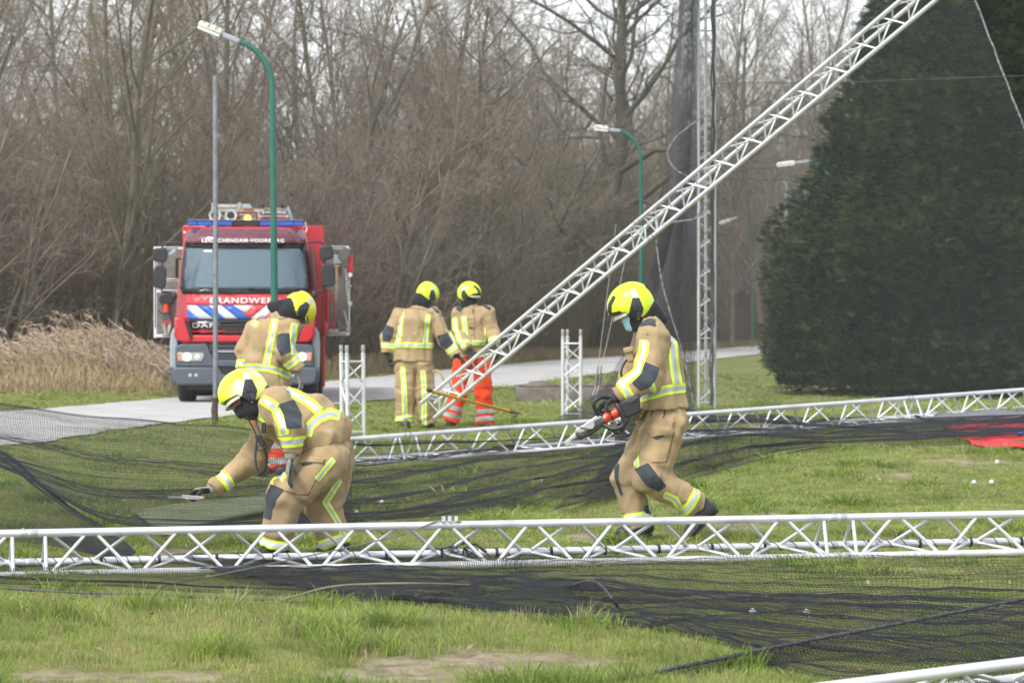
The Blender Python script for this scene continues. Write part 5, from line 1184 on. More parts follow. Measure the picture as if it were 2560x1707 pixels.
    # hood / neck flap, black
    if hood:
        hu = A3(hup) / np.linalg.norm(A3(hup)); hf = A3(face) / np.linalg.norm(A3(face)); hc = J['head']
        Hp = [Ell(hc - hu * .10 - hf * .03, hc - hu * .02 - hf * .03, .085, .09, .10, .10, np.cross(hf, hu), 'hood', .04), Cap(J['neck'] * .78 + hc * .22, hc - hu * .06 - hf * .02, .098, .088, 'hood', .04)]
        if neckflap is not None:
            for a, b, r0, r1 in neckflap: Hp.append(Cap(A3(P(a[0], a[1], d + a[2])), A3(P(b[0], b[1], d + b[2])), r0, r1, 'hood', .035, fdir=None))
        if mask == 'black': Hm = [Ell(W(.047, 0, -.062), W(.052, 0, -.1), .066, .068, .052, .055, np.cross(hf, hu), 'hood', .02, .5)]; V, Q = solid(Hm, .006, .002, 40, seed + 4); mk('face_mask', V, Q, M['hood'], root, True)
        V, Q = solid(Hp, .008, .003, 25, seed + 3, post=lambda p, f: np.maximum(f, -(np.linalg.norm(p - W(.10, 0, .002), axis=1) - .07) if mask != 'none' else f)); mk('neck_hood', V, Q, M['hood'], root, True)
    if mask == 'blue':
        V, Q = solid([Ell(W(.04, 0, -.04), W(.045, 0, -.1), .07, .07, .052, .055, np.cross(A3(face), A3(hup)), 'm', .02, .7)], .005, .003, 60, 3, post=lambda p, f: np.maximum(f, -(np.sqrt(((p - W(.0, 0, 0)) @ A3(face) / np.linalg.norm(A3(face)) - .0) ** 2) - .02))); mk('face_mask', V, Q, M['mask_blue'], root, True)
    helmet(root, W(0, 0, .040), face, hup, hm, scale=hscale, crest=trim, h=.006 if d < 25 else .0085)
    for sd, sp in zip('LR', handspec or (None, None)):
        if sp is None: continue
        w = J['wr' + sd]; e = (w - J['el' + sd]); e = e / np.linalg.norm(e); fd = A3(sp[0]) if sp[0] is not None else e
        V, Q = solid([Cap(w - e * .05, w + fd / np.linalg.norm(fd) * .035, .042, .038, 'c', .01, cut1=0.)], .006, .0015, 40, 2); mk('glove_cuff', V, Q, M[sp[5] if len(sp) > 5 else hcol[0]], root, True)
        hand('glove', root, w + fd / np.linalg.norm(fd) * .035, fd, sp[1], sp[2], M[hcol[0]], sp[3], sp[4], h=.0045 if d < 25 else .007, m2=M[sp[5]] if len(sp) > 5 else None)
    for b in (boots or ()): boot(root, P(b[0][0], b[0][1], d + b[0][2]), P(b[1][0], b[1][1], d + b[1][2]), up=b[2] if len(b) > 2 else None)
    return root, J, W
mat_eye = mat('eye', (.05, .04, .035), .2); M['hair'] = mat('brow_hair', (.08, .05, .03), .9); M['mask_blue'] = mat('surgical_mask', (.38, .74, .86), .8, col2=(.48, .8, .9), nscale=30)
# ------------------------------------------------------------------ the crew
def zz(ox, oy, k): return lambda *pts: [(ox + a / k, oy + b / k) for a, b in pts]
# bending man
z = zz(420, 900, 3.136)
rootA, JA, WA = person('firefighter bending far forward in front, reaching a knife out to the left, black face mask', 19.4,
    dict(head=(618, 994, 0), neck=(652, 1014, .03), chest=(693, 1028, .03), waist=(762, 1058, .03), hem=(818, 1100, .03), shL=(689, 1008, -.15), shR=(680, 1036, .19), elL=(724, 1072, -.25), wrL=(728, 1134, -.24), elR=(628, 1150, .2), wrR=(536, 1222, .1),
         pelvis=(828, 1128, .03), hipL=(822, 1150, -.09), hipR=(838, 1150, .13), kneeL=(714, 1240, -.12), kneeR=(806, 1264, .17), ankleL=(690, 1366, -.08), ankleR=(838, 1362, .17)),
    (-.92, -.28, -.30), (-.26, .26, .92), M['pale_helmet'], lat=(.05, 1, 0), chest=(.215, .178), belly=(.215, .198), hemr=(.225, .20), h=.0105, seed=3, rings=False, hempl=((882, 1094), (.27, 0, -.96)),
    jk_rings=(('foL', -.08), ('foR', -.085)), arm_r=(.088, .078, .056), leg_r=(.135, .118, .105),
    strips=[(['torso', 'upL'], z((735, 305), (850, 375))), (['upL', 'foL', 'torso'], z((852, 385), (868, 440), (900, 500), (908, 585))), (['torso'], z((720, 425), (800, 465), (865, 505))), (['torso'], z((935, 235), (1050, 300), (1120, 345), (1190, 405))),
            (['torso'], z((1088, 590), (1108, 520), (1180, 455), (1270, 420), (1345, 440)))],
    patches=[(['upL', 'foL', 'torso'], z((865, 350), (985, 308), (1045, 420), (1045, 530), (930, 540), (905, 430)))],
    seams=[(['torso'], z((700, 300), (640, 420), (680, 560), (770, 690))), (['torso'], z((1050, 560), (1080, 640), (1090, 680)))],
    tstrips=[(['thL', 'pelvis'], z((1300, 775), (1230, 860), (1168, 935)), 1.7), (['thR', 'shnR'], z((1345, 935), (1300, 1010), (1262, 1075), (1235, 1110), (1285, 1190), (1335, 1275), (1365, 1350), (1390, 1440)), 1.7), (['thL'], z((900, 880), (860, 950), (838, 985))), (['shnL'], z((720, 1360), (715, 1450)), 1.5)],
    trings=(('shnL', -.03), ('shnR', -.03)), tpatches=[(['thL', 'shnL'], z((812, 972), (912, 1015), (850, 1090), (820, 1170), (806, 1250), (752, 1232), (768, 1060))), (['pelvis', 'thL'], z((1122, 640), (1175, 605), (1150, 640), (1130, 690))), (['thL', 'pelvis'], z((1040, 815), (1110, 795), (1175, 800), (1120, 815), (1060, 832)))],  # small polygons: pocket zip, and shade in the flap slit drawn as colour
    tflaps=[(['thL', 'pelvis', 'thR'], z((1020, 745), (1235, 770), (1215, 802), (1100, 800), (1025, 815)))], tseams=[(['thL', 'shnL'], z((905, 1020), (1000, 1050), (1100, 1055))), (['thL', 'pelvis'], z((1240, 780), (1160, 940), (1100, 1055)))],
    boots=[((690, 1378, -.08), (650, 1388, -.16)), ((838, 1376, .17), (800, 1386, .1))], hcol=('glove_k', 'glove_k'), mask='black', neckflap=[((655, 985, .02), (668, 1000, .02), .07, .05)],
    handspec=(((-.12, -.15, -1), (.95, .2, -.1), (.1, -1, .1), .28, 1.0, 'glove_g'), ((-1, -.1, -.12), (.1, -.25, -1), (0, -1, .2), 1.15, 1.0, 'glove_g')))
# man walking with the cutter
z = zz(1380, 660, 2.2391)
rootB, JB, WB = person('firefighter walking left with a hydraulic cutter, lime helmet and light blue face mask', 20.7,
    dict(head=(1586, 776, 0), neck=(1620, 818, 0), chest=(1643, 882, .02), waist=(1655, 955, .02), hem=(1659, 1020, .02), shL=(1636, 842, -.16), shR=(1622, 848, .18), elL=(1617, 946, -.25), wrL=(1541, 993, -.26), elR=(1580, 950, .2), wrR=(1580, 1035, .0),
         pelvis=(1669, 1042, 0), hipL=(1670, 1066, -.09), hipR=(1645, 1066, .11), kneeL=(1624, 1190, -.12), kneeR=(1573, 1192, .06), ankleL=(1748, 1266, .0), ankleR=(1597, 1318, .05)),
    (-.955, -.03, -.29), (-.29, -.02, .955), M['lime_helmet'], lat=(.05, 1, 0), chest=(.215, .165), belly=(.215, .152), hemr=(.225, .172), h=.0105, seed=11, rings=False,
    jk_rings=(('foL', -.075), ('foR', -.085)), arm_r=(.098, .092, .078), leg_r=(.132, .11, .098),
    strips=[(['upL', 'foL'], z((520, 430), (512, 500), (492, 545), (484, 595), (430, 640), (392, 672))), (['torso'], z((653, 368), (672, 430), (680, 540), (690, 610), (703, 675))), (['torso'], z((494, 748), (560, 728), (640, 704), (745, 692))), (['torso', 'upL'], z((545, 668), (560, 722)))],
    patches=[(['upL', 'foL'], z((520, 548), (602, 582), (580, 645), (545, 690), (492, 708), (448, 668), (500, 610))), (['torso', 'upL'], z((482, 352), (530, 308), (578, 308), (582, 352), (540, 342))), (['torso', 'upL'], z((518, 389), (566, 389), (566, 394), (518, 394))), (['torso', 'upL'], z((518, 398), (558, 398), (558, 403), (518, 403)))],
    seams=[(['torso'], z((632, 372), (640, 520), (620, 640))), (['torso', 'upL'], z((470, 400), (480, 360)))],
    tstrips=[(['thL', 'pelvis'], z((508, 888), (482, 960), (470, 1050), (475, 1138)), 1.7), (['shnL'], z((628, 1288), (690, 1315), (718, 1368)), 1.4), (['shnR', 'thR'], z((512, 1232), (548, 1310), (562, 1400)), 1.7)],
    trings=(('shnL', -.105), ('shnR', -.075)), tpatches=[(['thL', 'shnL'], z((464, 1147), (540, 1112), (580, 1170), (642, 1240), (600, 1272), (530, 1240))), (['thR', 'shnR'], z((350, 1120), (378, 1118), (372, 1200), (400, 1290), (385, 1292), (352, 1200))), (['pelvis', 'thL'], z((636, 788), (645, 790), (630, 850), (618, 868))), (['thL'], z((563, 972), (612, 955), (660, 952), (620, 965), (588, 982)))],  # last polygon paints the shade under the thigh pocket flap
    tflaps=[(['thL', 'pelvis'], z((524, 893), (684, 930), (672, 955), (612, 955), (565, 970), (522, 930)))], tseams=[(['thL', 'pelvis'], z((684, 935), (640, 1110), (560, 1110))), (['pelvis', 'thL'], z((575, 805), (550, 855)))],
    boots=[((1764, 1288, .0), (1727, 1326, -.05), (-.66, 0, .75)), ((1600, 1326, .05), (1556, 1332, .0))], hcol=('glove_k', 'glove_k'), mask='blue', neckflap=[((1628, 775, 0), (1656, 797, 0), .075, .04), ((1600, 800, 0), (1610, 812, 0), .07, .06)],
    trim=True, handspec=(((-.85, -.1, -.5), (.1, -.2, -1), (-.1, -1, 0), 1.2, 1.02), ((-.5, -.1, -.85), (-.9, 0, .4), (0, -1, .2), .9, 1.0, 'glove_g')))
# man behind, seen from the back
z = zz(620, 700, 5.225)
rootC, JC, WC = person('firefighter seen from behind before the fire engine, yellow helmet bowed right', 27.2,
    dict(head=(741, 777, 0), neck=(702, 796, 0), chest=(684, 840, .02), waist=(670, 905, .02), hem=(669, 1000, .02), shL=(641, 824, .06), shR=(722, 818, -.07), elL=(612, 880, .06), wrL=(607, 934, .02), elR=(711, 880, -.16), wrR=(744, 924, -.14),
         pelvis=(668, 985, 0), hipL=(658, 998, .02), hipR=(698, 998, -.02), kneeL=(662, 1085, .02), kneeR=(702, 1083, -.02), ankleL=(665, 1176, .08), ankleR=(706, 1174, .02)),
    (.50, .34, -.80), (.66, .42, .58), M['yellow_helmet'], trouser='orange', lat=(1, .3, 0), chest=(.195, .15), belly=(.195, .165), hemr=(.215, .20), h=.012, seed=21, rings=False,
    strips=[(['torso', 'upR'], z((352, 508), (335, 620), (285, 860), (238, 1112))), (['torso'], z((-30, 1135), (120, 1138), (260, 1150), (420, 1195), (545, 1255))), (['upR', 'foR', 'torso'], z((608, 570), (592, 680), (578, 790), (598, 880), (602, 970))), (['torso', 'upL'], z((110, 540), (75, 600)))],
    patches=[(['upR', 'foR'], z((388, 720), (450, 692), (545, 698), (548, 800), (562, 930), (430, 988), (375, 870))), (['torso', 'upR'], z((480, 425), (600, 440), (545, 470)))],
    seams=[(['torso', 'upR', 'upL'], z((70, 550), (180, 478), (300, 490), (420, 510), (600, 480)))],
    trings=(('shnL', -.1), ('shnR', -.1), ('shnL', -.24), ('shnR', -.24)), boots=[((665, 1186, .06), (660, 1192, .2)), ((707, 1184, .02), (716, 1190, .14))], hcol=('glove_g', 'glove_g'),
    neckflap=[((735, 760, 0), (688, 770, 0), .072, .055), ((700, 768, 0), (676, 764, 0), .055, .03)],
    handspec=(((0, 0, -1), (1, 0, 0), (0, 1, 0), .5, 1.), ((.25, 0, -1), (-1, .2, 0), (.1, 1, .1), .5, 1.)), arm_r=(.09, .082, .07), leg_r=(.112, .1, .092))
# the two men carrying the leaning truss
z = zz(900, 660, 3.5636)
rootD, JD, WD = person('firefighter seen from behind in tan trousers, right hand on the foot of the leaning truss', 38.5,
    dict(head=(1067, 742, 0), neck=(1052, 760, 0), chest=(1040, 802, .0), waist=(1034, 862, 0), hem=(1033, 902, 0), shL=(1000, 790, .03), shR=(1082, 790, -.03), elL=(972, 842, .0), wrL=(968, 882, -.03), elR=(1115, 850, -.08), wrR=(1140, 888, -.12),
         pelvis=(1034, 905, 0), hipL=(1013, 915, 0), hipR=(1058, 915, 0), kneeL=(1012, 983, -.02), kneeR=(1064, 983, .0), ankleL=(1013, 1054, .0), ankleR=(1067, 1056, .05)),
    (.74, .62, -.24), (.15, .12, .98), M['lime_helmet'], lat=(1, .08, 0), chest=(.225, .15), belly=(.225, .15), hemr=(.25, .17), h=.013, hd=.008, seed=31, rings=.205,
    strips=[(['torso'], z((375, 405), (358, 560), (340, 715))), (['torso', 'upR'], z((608, 450), (592, 590), (575, 735))), (['upR', 'foR'], z((790, 615), (830, 690), (855, 730)))],
    patches=[(['upL', 'foL'], z((225, 540), (302, 565), (290, 640), (268, 690), (205, 690), (200, 620))), (['upR', 'foR'], z((690, 640), (782, 612), (832, 705), (770, 758), (715, 720))), (['torso', 'upR'], z((630, 372), (712, 425), (690, 445))), (['torso', 'upL'], z((325, 385), (370, 342), (372, 352), (350, 385)))],
    seams=[(['torso', 'upL', 'upR'], z((340, 400), (400, 385), (560, 405), (650, 440)))],
    tstrips=[(['thL', 'shnL', 'pelvis'], z((380, 912), (395, 1130), (402, 1360))), (['thR', 'shnR', 'pelvis'], z((560, 952), (574, 1130), (572, 1300), (568, 1460)))], trings=(('shnL', -.055),), leg_r=(.13, .12, .118),
    tflaps=[(['thL', 'pelvis'], z((292, 935), (335, 925), (330, 960), (298, 985)))], boots=[((1014, 1064, -.02), (1018, 1068, .15)), ((1070, 1060, .05), (1078, 1064, .2))], arm_r=(.1, .09, .075),
    handspec=(((.1, 0, -1), (1, 0, 0), (0, 1, 0), .7, 1.), ((.85, -.1, -.6), (-.3, 0, -1), (0, 1, 0), .9, 1.)), neckflap=[((1050, 745, 0), (1040, 756, 0), .09, .07)])
rootE, JE, WE = person('firefighter facing us in bright orange trousers, looking right, both hands on the leaning truss', 39.7,
    dict(head=(1172, 741, 0), neck=(1176, 760, 0), chest=(1181, 802, 0), waist=(1180, 855, 0), hem=(1180, 894, 0), shL=(1146, 786, 0), shR=(1218, 783, 0), elL=(1147, 838, -.05), wrL=(1172, 874, -.3), elR=(1234, 834, -.05), wrR=(1236, 866, -.25),
         pelvis=(1180, 898, 0), hipL=(1155, 912, 0), hipR=(1206, 912, 0), kneeL=(1147, 980, -.03), kneeR=(1208, 982, 0), ankleL=(1128, 1054, -.05), ankleR=(1213, 1062, .0)),
    (.93, -.36, .08), (-.06, 0, 1), M['lime_helmet'], trouser='orange', lat=(1, 0, 0), chest=(.205, .15), belly=(.205, .15), hemr=(.215, .165), h=.013, hd=.008, seed=41, rings=.2, trim=True,
    strips=[(['torso', 'upL'], z((925, 470), (935, 560), (940, 635))), (['torso'], z((1148, 465), (1130, 600), (1132, 715))), (['upL', 'foL'], z((845, 480), (852, 580), (885, 675), (930, 742)))],
    patches=[(['torso', 'upL'], z((848, 402), (885, 362), (948, 375), (890, 425))), (['torso', 'upR'], z((1085, 348), (1168, 390), (1160, 418), (1095, 378))), (['upL', 'foL'], z((812, 590), (835, 600), (852, 690), (828, 680))), (['torso'], z((1000, 405), (1012, 405), (1010, 450), (1002, 450))), (['torso'], z((970, 560), (1015, 565), (1010, 578), (972, 574)))],
    flaps=[(['torso'], z((950, 470), (1018, 475), (1018, 490), (952, 488))), (['torso'], z((1085, 470), (1140, 480), (1140, 505), (1100, 500)))], seams=[(['torso'], z((1020, 400), (1022, 600), (1018, 740))), (['torso'], z((945, 470), (942, 625), (1010, 635))), (['torso'], z((1080, 470), (1082, 600)))],
    tseams=[(['thL', 'thR', 'pelvis'], z((1005, 880), (1008, 1000))), (['thL', 'shnL'], z((950, 1000), (920, 1150), (900, 1240)))],
    trings=(('shnL', -.185), ('shnR', -.185), ('shnL', -.085), ('shnR', -.085)), leg_r=(.125, .115, .105), boots=[((1128, 1062, -.05), (1118, 1066, -.2)), ((1213, 1068, 0), (1216, 1072, -.18))],
    handspec=(((.5, -.4, -.7), (.4, 0, -1), (.6, -.5, .3), 1.1, 1.), ((.3, -.4, -.8), (-.5, 0, -.8), (-.6, -.5, .2), .9, 1.)), mask='black', arm_r=(.094, .084, .07), neckflap=[((1166, 750, .05), (1160, 762, .06), .085, .06)])

# ------------------------------------------------------------------ things they hold
# hydraulic cutter
z = lambda x, y: (1380 + x / 6.532, 900 + y / 6.532); DC = 20.42
C3 = lambda x, y, dd=0.: P(*z(x, y), DC + dd)
cut = empty('hydraulic_cutter', C3(1000, 900), 'battery hydraulic cutter with orange barrel and open curved steel blades, carried at the hip', 'rescue tool')
M['steel'] = mat('blade_steel', (.62, .62, .62), .3, .7, col2=(.45, .45, .45), nscale=30); M['or_paint'] = mat('orange_paint', (.8, .07, .015), .35)
axd = (C3(1250, 760) - C3(560, 1095)).normalized()
b = MB(); b.prism([C3(*p, -.07) for p in ((1080, 720), (1240, 610), (1430, 545), (1450, 830), (1390, 880), (1210, 955), (1120, 900))], (0, .14, 0)); b.build('motor_housing', M['black'], cut, bevel=.012)
b = MB(); b.prism([C3(*p, -.076) for p in ((1200, 690), (1300, 640), (1420, 570), (1400, 650), (1270, 710))], (0, .01, 0)); b.build('battery_cover', mat('dark_grey_plastic', (.06, .063, .068), .5), cut, bevel=.004)
for q in ((1290, 680), (1335, 655), (1375, 632)): b = MB(); b.lathe([(.004, 0), (.006, .004)], C3(*q, -.082), (0, -1, 0), 8); b.build('housing_screw', M['black'], cut)
b = MB(); b.tube([C3(800, 975), C3(1100, 838)], .036, 18); b.build('barrel', M['or_paint'], cut, True)
b = MB(); b.tube([C3(955, 905), C3(975, 896)], .0385, 18); b.build('barrel_ring', M['black'], cut, True)
b = MB(); b.box(C3(835, 925, -.034), (.03, .006, .02), rot=Matrix.Rotation(-R(26), 3, 'Y')); b.build('barrel_sticker', M['white'], cut)
b = MB(); b.tube([C3(640, 1090), C3(700, 1045), C3(830, 965)], [.026, .036, .04], 16); b.build('collar', mat('collar_grey', (.09, .1, .12), .4), cut, True)
b = MB(); b.prism([C3(*p, -.045) for p in ((440, 1090), (500, 1065), (730, 905), (800, 880), (830, 935), (700, 1010), (705, 1060), (680, 1120), (620, 1135), (540, 1120))], (0, .03, 0)); b.build('blade_guard', M['steel'], cut, bevel=.006)
b = MB(); b.prism([C3(*p, -.03) for p in ((365, 1185), (400, 1110), (450, 1090), (560, 1130), (530, 1180), (450, 1205))], (0, .05, 0)); b.build('blade_hub', M['steel'], cut, bevel=.008)
b = MB(); b.prism([C3(*p, -.028) for p in ((380, 1205), (490, 1200), (700, 1070), (830, 1040), (830, 1090), (690, 1190), (600, 1240), (480, 1300), (400, 1260))], (0, .05, 0)); b.build('yoke', M['black'], cut, bevel=.008)
b = MB(); b.prism([C3(*p, -.034) for p in ((372, 1190), (330, 1235), (270, 1280), (218, 1330), (204, 1372), (222, 1408), (258, 1418), (290, 1395), (302, 1350), (330, 1310), (410, 1255))], (0, .022, 0)); b.build('cutting_blade', M['steel'], cut, bevel=.005)
b = MB(); b.prism([C3(*p, .0) for p in ((490, 1195), (560, 1150), (625, 1150), (628, 1185), (600, 1240), (540, 1300), (455, 1355), (425, 1380), (430, 1345), (490, 1290), (520, 1230))], (0, .022, 0)); b.build('cutting_blade', M['steel'], cut, bevel=.005)
def smooth_tube(name, pts, r, m, root, n=10):
    line3(name, pts, r, m, '', '', n=n, parent=root)
smooth_tube('front_handle', [C3(760, 920, -.03), C3(720, 840, -.05), C3(684, 740, -.06), C3(705, 665, -.06), C3(790, 612, -.05), C3(890, 610, -.02), C3(980, 650, 0)], .0135, M['black'], cut)
smooth_tube('rear_handle', [C3(1050, 720, -.05), C3(1100, 800, -.07), C3(1165, 960, -.07), C3(1170, 1050, -.07), C3(1100, 1105, -.07), C3(980, 1120, -.06), C3(850, 1060, -.03)], .0165, M['black'], cut)
# knife
z = lambda x, y: (420 + x / 3.136, 900 + y / 3.136); C3 = lambda x, y, dd=0.: P(*z(x, y), 19.38 + dd)
kn = empty('folding_knife', C3(200, 1080), 'folding knife with grey handle in the bending man\'s outstretched hand', 'knife')
b = MB(); b.prism([C3(*p) for p in ((-2, 1072), (6, 1064), (140, 1060), (140, 1082), (10, 1084))], (0, .004, 0)); b.build('blade', mat('dark_steel', (.2, .2, .21), .4, .6), kn)
b = MB(); b.prism([C3(*p, -.008) for p in ((110, 1056), (275, 1066), (290, 1080), (270, 1092), (160, 1094), (110, 1084))], (0, .018, 0)); b.build('handle', mat('knife_grey', (.3, .3, .34), .4), kn, bevel=.003)
b = MB(); b.box(C3(262, 1078, -.012), (.02, .006, .008)); b.box(C3(150, 1084, -.012), (.022, .006, .005)); b.build('handle_inlay', mat('yellow_inlay', (.75, .5, .03), .5), kn)
# speaker microphone with curled cord on the bending man
C3 = lambda x, y, dd=0.: P(*z(x, y), 19.12 + dd); rm = empty('radio_microphone', C3(730, 640), 'black radio microphone with curled cord hanging from the bending man\'s chest', 'radio')
b = MB(); b.box(C3(722, 630), (.03, .03, .085), rot=Matrix.Rotation(R(-35), 3, 'Y')); b.box(C3(750, 530, .03), (.03, .025, .07)); b.build('microphone', M['black'], rm, bevel=.006)
b = MB(); b.tube([C3(722, 600, -.016), C3(722, 600, -.022)], .008, 8); b.build('button', M['rubber'], rm)
pts = [(700, 600), (690, 680), (685, 760), (692, 840), (715, 895), (748, 880), (768, 830), (772, 760), (755, 690)]; line = [C3(a, c_) for a, c_ in pts]; o_, out = line3('cord_core', line, .003, M['black'], '', '', n=5, parent=rm)
hx = []; n = len(out)
for i in range(n * 8):
    t = i / 8; k = min(int(t), n - 2); q = out[k].lerp(out[k + 1], t - k); dd = (out[k + 1] - out[k]).normalized(); s_ = dd.cross(Vector((0, 1, 0))).normalized(); hx.append(q + (s_ * cos(i * 1.3) + Vector((0, 1, 0)) * sin(i * 1.3)) * .0065)
b = MB(); b.tube(hx, .0028, 4); b.build('curled_cord', M['black'], rm, True)
line3('strap', [C3(615, 440), C3(650, 500), C3(690, 580), C3(722, 610)], .005, M['black'], '', '', parent=rm); line3('strap', [C3(722, 650), C3(700, 700), C3(770, 690), C3(700, 520), C3(690, 470)], .0035, M['black'], '', '', parent=rm)
# pike pole
pk = empty('pike_pole', P(1170, 1000, 38), 'yellow pike pole with rusty iron hook lying against the leaning truss', 'pike pole')
a, c_ = P(1072, 976, 37.6), P(1276, 1028, 38.6); b = MB(); b.tube([a, a.lerp(c_, .5) + Vector((0, 0, -.004)), c_], .021, 10); b.build('shaft', mat('yellow_pole', (.58, .34, .02), .45, col2=(.45, .24, .02), nscale=8), pk, True)
b = MB(); b.tube([P(1068, 974, 37.58), P(1078, 977, 37.63)], .026, 10); b.build('end_cap', M['wood_post'], pk, True)
b = MB(); b.tube([P(1274, 1027, 38.6), P(1284, 1030, 38.6), P(1303, 1034, 38.6)], [.026, .024, .006], 8); b.tube([P(1286, 1031, 38.6), P(1293, 1038, 38.58), P(1286, 1042, 38.56), P(1278, 1039, 38.56)], [.014, .013, .009, .004], 7); b.build('hook', mat('rusty_iron', (.1, .05, .035), .8), pk, True)
sp_ = [P(1083, 928, 38.3), P(1092, 926, 38.25), P(1102, 934, 38.2), (P(1108, 948, 38.2)), P(1107, 955, 38.2)]; b = MB(); b.tube(sp_, [.018, .02, .018, .016, .012], 6); tag(b.build('loose_strap', M['tan'], None, True, origin=tuple(sp_[0])), 'loose tan strap dangling at the hip of the man seen from behind', 'strap')

# chest pocket and flap standing out on the walking man
b = MB(); rot_ = Matrix.Rotation(R(-12), 3, 'Y'); b.box(P(1574, 888, 20.62), (.055, .15, .10), rot=rot_); b.build('chest_pocket', M['tan'], rootB, bevel=.014)
b = MB(); b.box(P(1571, 874, 20.61), (.066, .16, .035), rot=rot_); b.build('pocket_flap', M['tan'], rootB, bevel=.008)
smooth_tube('curled_hose', [P(1566, 900, 20.5), P(1556, 918, 20.45), P(1553, 935, 20.45), P(1560, 948, 20.5)], .008, M['black'], rootB)
# ------------------------------------------------------------------ fire engine
M['red'] = mat('fire_red', (.56, .012, .02), .28, coat=.5, col2=(.5, .012, .02), nscale=2); M['red2'] = mat('fire_red_body', (.47, .012, .022), .4, coat=.2)
M['bump_grey'] = mat('bumper_grey', (.085, .10, .12), .5, col2=(.075, .09, .11), nscale=3); M['fender'] = mat('fender_grey', (.32, .37, .42), .45); M['blk_gloss'] = mat('black_gloss', (.012, .012, .014), .2)
M['blue_l'] = mat('blue_lens', (.02, .11, .55), .25); M['amber'] = mat('amber_lens', (.9, .3, .03), .3, emit=(1, .32, .04), es=4.); M['amber_off'] = mat('amber_lens_off', (.75, .3, .04), .3)
M['head_on'] = mat('headlight_lit', (.9, .9, .85), .2, emit=(1, .97, .88), es=2.); M['reflector'] = mat('headlight_reflector', (.45, .45, .42), .25, .5); M['ind'] = mat('indicator', (.8, .25, .1), .3)
M['sblue'] = mat('stripe_blue', (.03, .13, .50), .35); M['swhite'] = mat('stripe_white', (.7, .71, .74), .35); M['sred'] = mat('stripe_red', (.62, .06, .07), .35)
M['visor_m'] = mat('sun_visor', (.10, .012, .022), .22, coat=.6, col2=(.16, .05, .07), nscale=1.2)
M['seat'] = mat('cab_interior', (.13, .14, .16), .8); M['panel_tr'] = mat('ribbed_panel', (.20, .19, .165), .5)
def glass():
    m = bpy.data.materials.new('windscreen_glass'); m.use_nodes = True; t = m.node_tree; b = t.nodes['Principled BSDF']; b.inputs['Base Color'].default_value = (.17, .24, .29, 1); b.inputs['Roughness'].default_value = .06; b.inputs['Specular IOR Level'].default_value = .9
    tr = t.nodes.new('ShaderNodeBsdfTransparent'); tr.inputs[0].default_value = (.75, .85, .9, 1); ms = t.nodes.new('ShaderNodeMixShader'); ms.inputs[0].default_value = .42
    t.links.new(b.outputs[0], ms.inputs[1]); t.links.new(tr.outputs[0], ms.inputs[2]); t.links.new(ms.outputs[0], t.nodes['Material Output'].inputs['Surface']); return m
M['glass'] = glass()
TD0 = 48.0; TK = 2.7034; TS = F / TD0; TCX = 340 + 735 / TK; tx0 = (TCX - 1280) / F * TD0
truck = empty('fire_engine', (tx0, TD0, .02), 'red fire engine with lit headlights and open side lockers facing us on the road', 'fire engine')
TGZ = 1490
def T(zx, zy, y=0.):      # position on the truck from its front elevation (y = metres back from the front)
    return Vector((tx0 + (zx - 735) / (TK * TS), TD0 + y, .02 + (TGZ - zy) / (TK * TS)))
def X(v): return tx0 + v
def tprism(name, pts, y0, y1, m, bevel=.0, smooth=False, parent=None, seg=3):
    b = MB(); b.prism([T(p[0], p[1], y0) for p in pts], (0, y1 - y0, 0)); return b.build(name, m, parent or truck, smooth, bevel, seg)
def tbox(name, x0, y0p, x1, y1p, a, b_, m, bevel=.01, parent=None): return tprism(name, [(x0, y1p), (x1, y1p), (x1, y0p), (x0, y0p)], a, b_, m, bevel, parent=parent)
def sub(o): o['_o'] = truck['_o']; return o
# cab shell, built from side profile rings so that windscreen leans back
def cab():
    rings = [(1075, -1.105, 1.095, .10, 0.03), (1000, -1.125, 1.11, .0, .0), (900, -1.12, 1.105, .02, .0), (760, -1.10, 1.09, .06, .0), (700, -1.095, 1.08, .10, .02), (560, -1.06, 1.05, .2, .03), (400, -1.01, 1.0, .32, .05), (330, -.985, .97, .42, .08), (300, -.93, .92, .52, .14), (288, -.84, .83, .62, .24)]
    V = []; n = 11
    for zy, xl, xr, yf, k in rings:
        z = .02 + (TGZ - zy) / (TK * TS); c = (xl + xr) / 2; w = (xr - xl) / 2
        for i in range(n):
            u = -1 + 2 * i / (n - 1); V.append((X(c + u * w), TD0 + yf + .26 * abs(u) ** 5 + .05 * u * u, z))
        V.append((X(xr), TD0 + 1.85, z)); V.append((X(xl), TD0 + 1.85, z))
    m = n + 2; Fs = []
    for r in range(len(rings) - 1):
        for i in range(m): Fs.append((r * m + i, r * m + (i + 1) % m, (r + 1) * m + (i + 1) % m, (r + 1) * m + i))
    Fs.append(tuple(range((len(rings) - 1) * m, len(rings) * m))); keep = []
    for r, f in [(k // m, f) for k, f in enumerate(Fs[:-1])]:
        i = f[0] % m
        if 4 <= r <= 5 and 1 <= i <= n - 3: continue      # the windscreen opening
        keep.append(f)
    keep.append(Fs[-1]); o = mk('cab', V, keep, M['red'], truck, True); o.data.set_sharp_from_angle(angle=R(50)); return rings, V, m, n
rings, CV, cm_, cn = cab()
def cabfront(xu, zy):     # depth of cab front at row zy, lateral x
    ys = [r[0] for r in rings][::-1]; yf = np.interp(zy, ys, [r[3] for r in rings][::-1]); w = np.interp(zy, ys, [r[2] for r in rings][::-1]); u = min(1, abs(xu / w)); return yf + .26 * u ** 5 + .05 * u * u
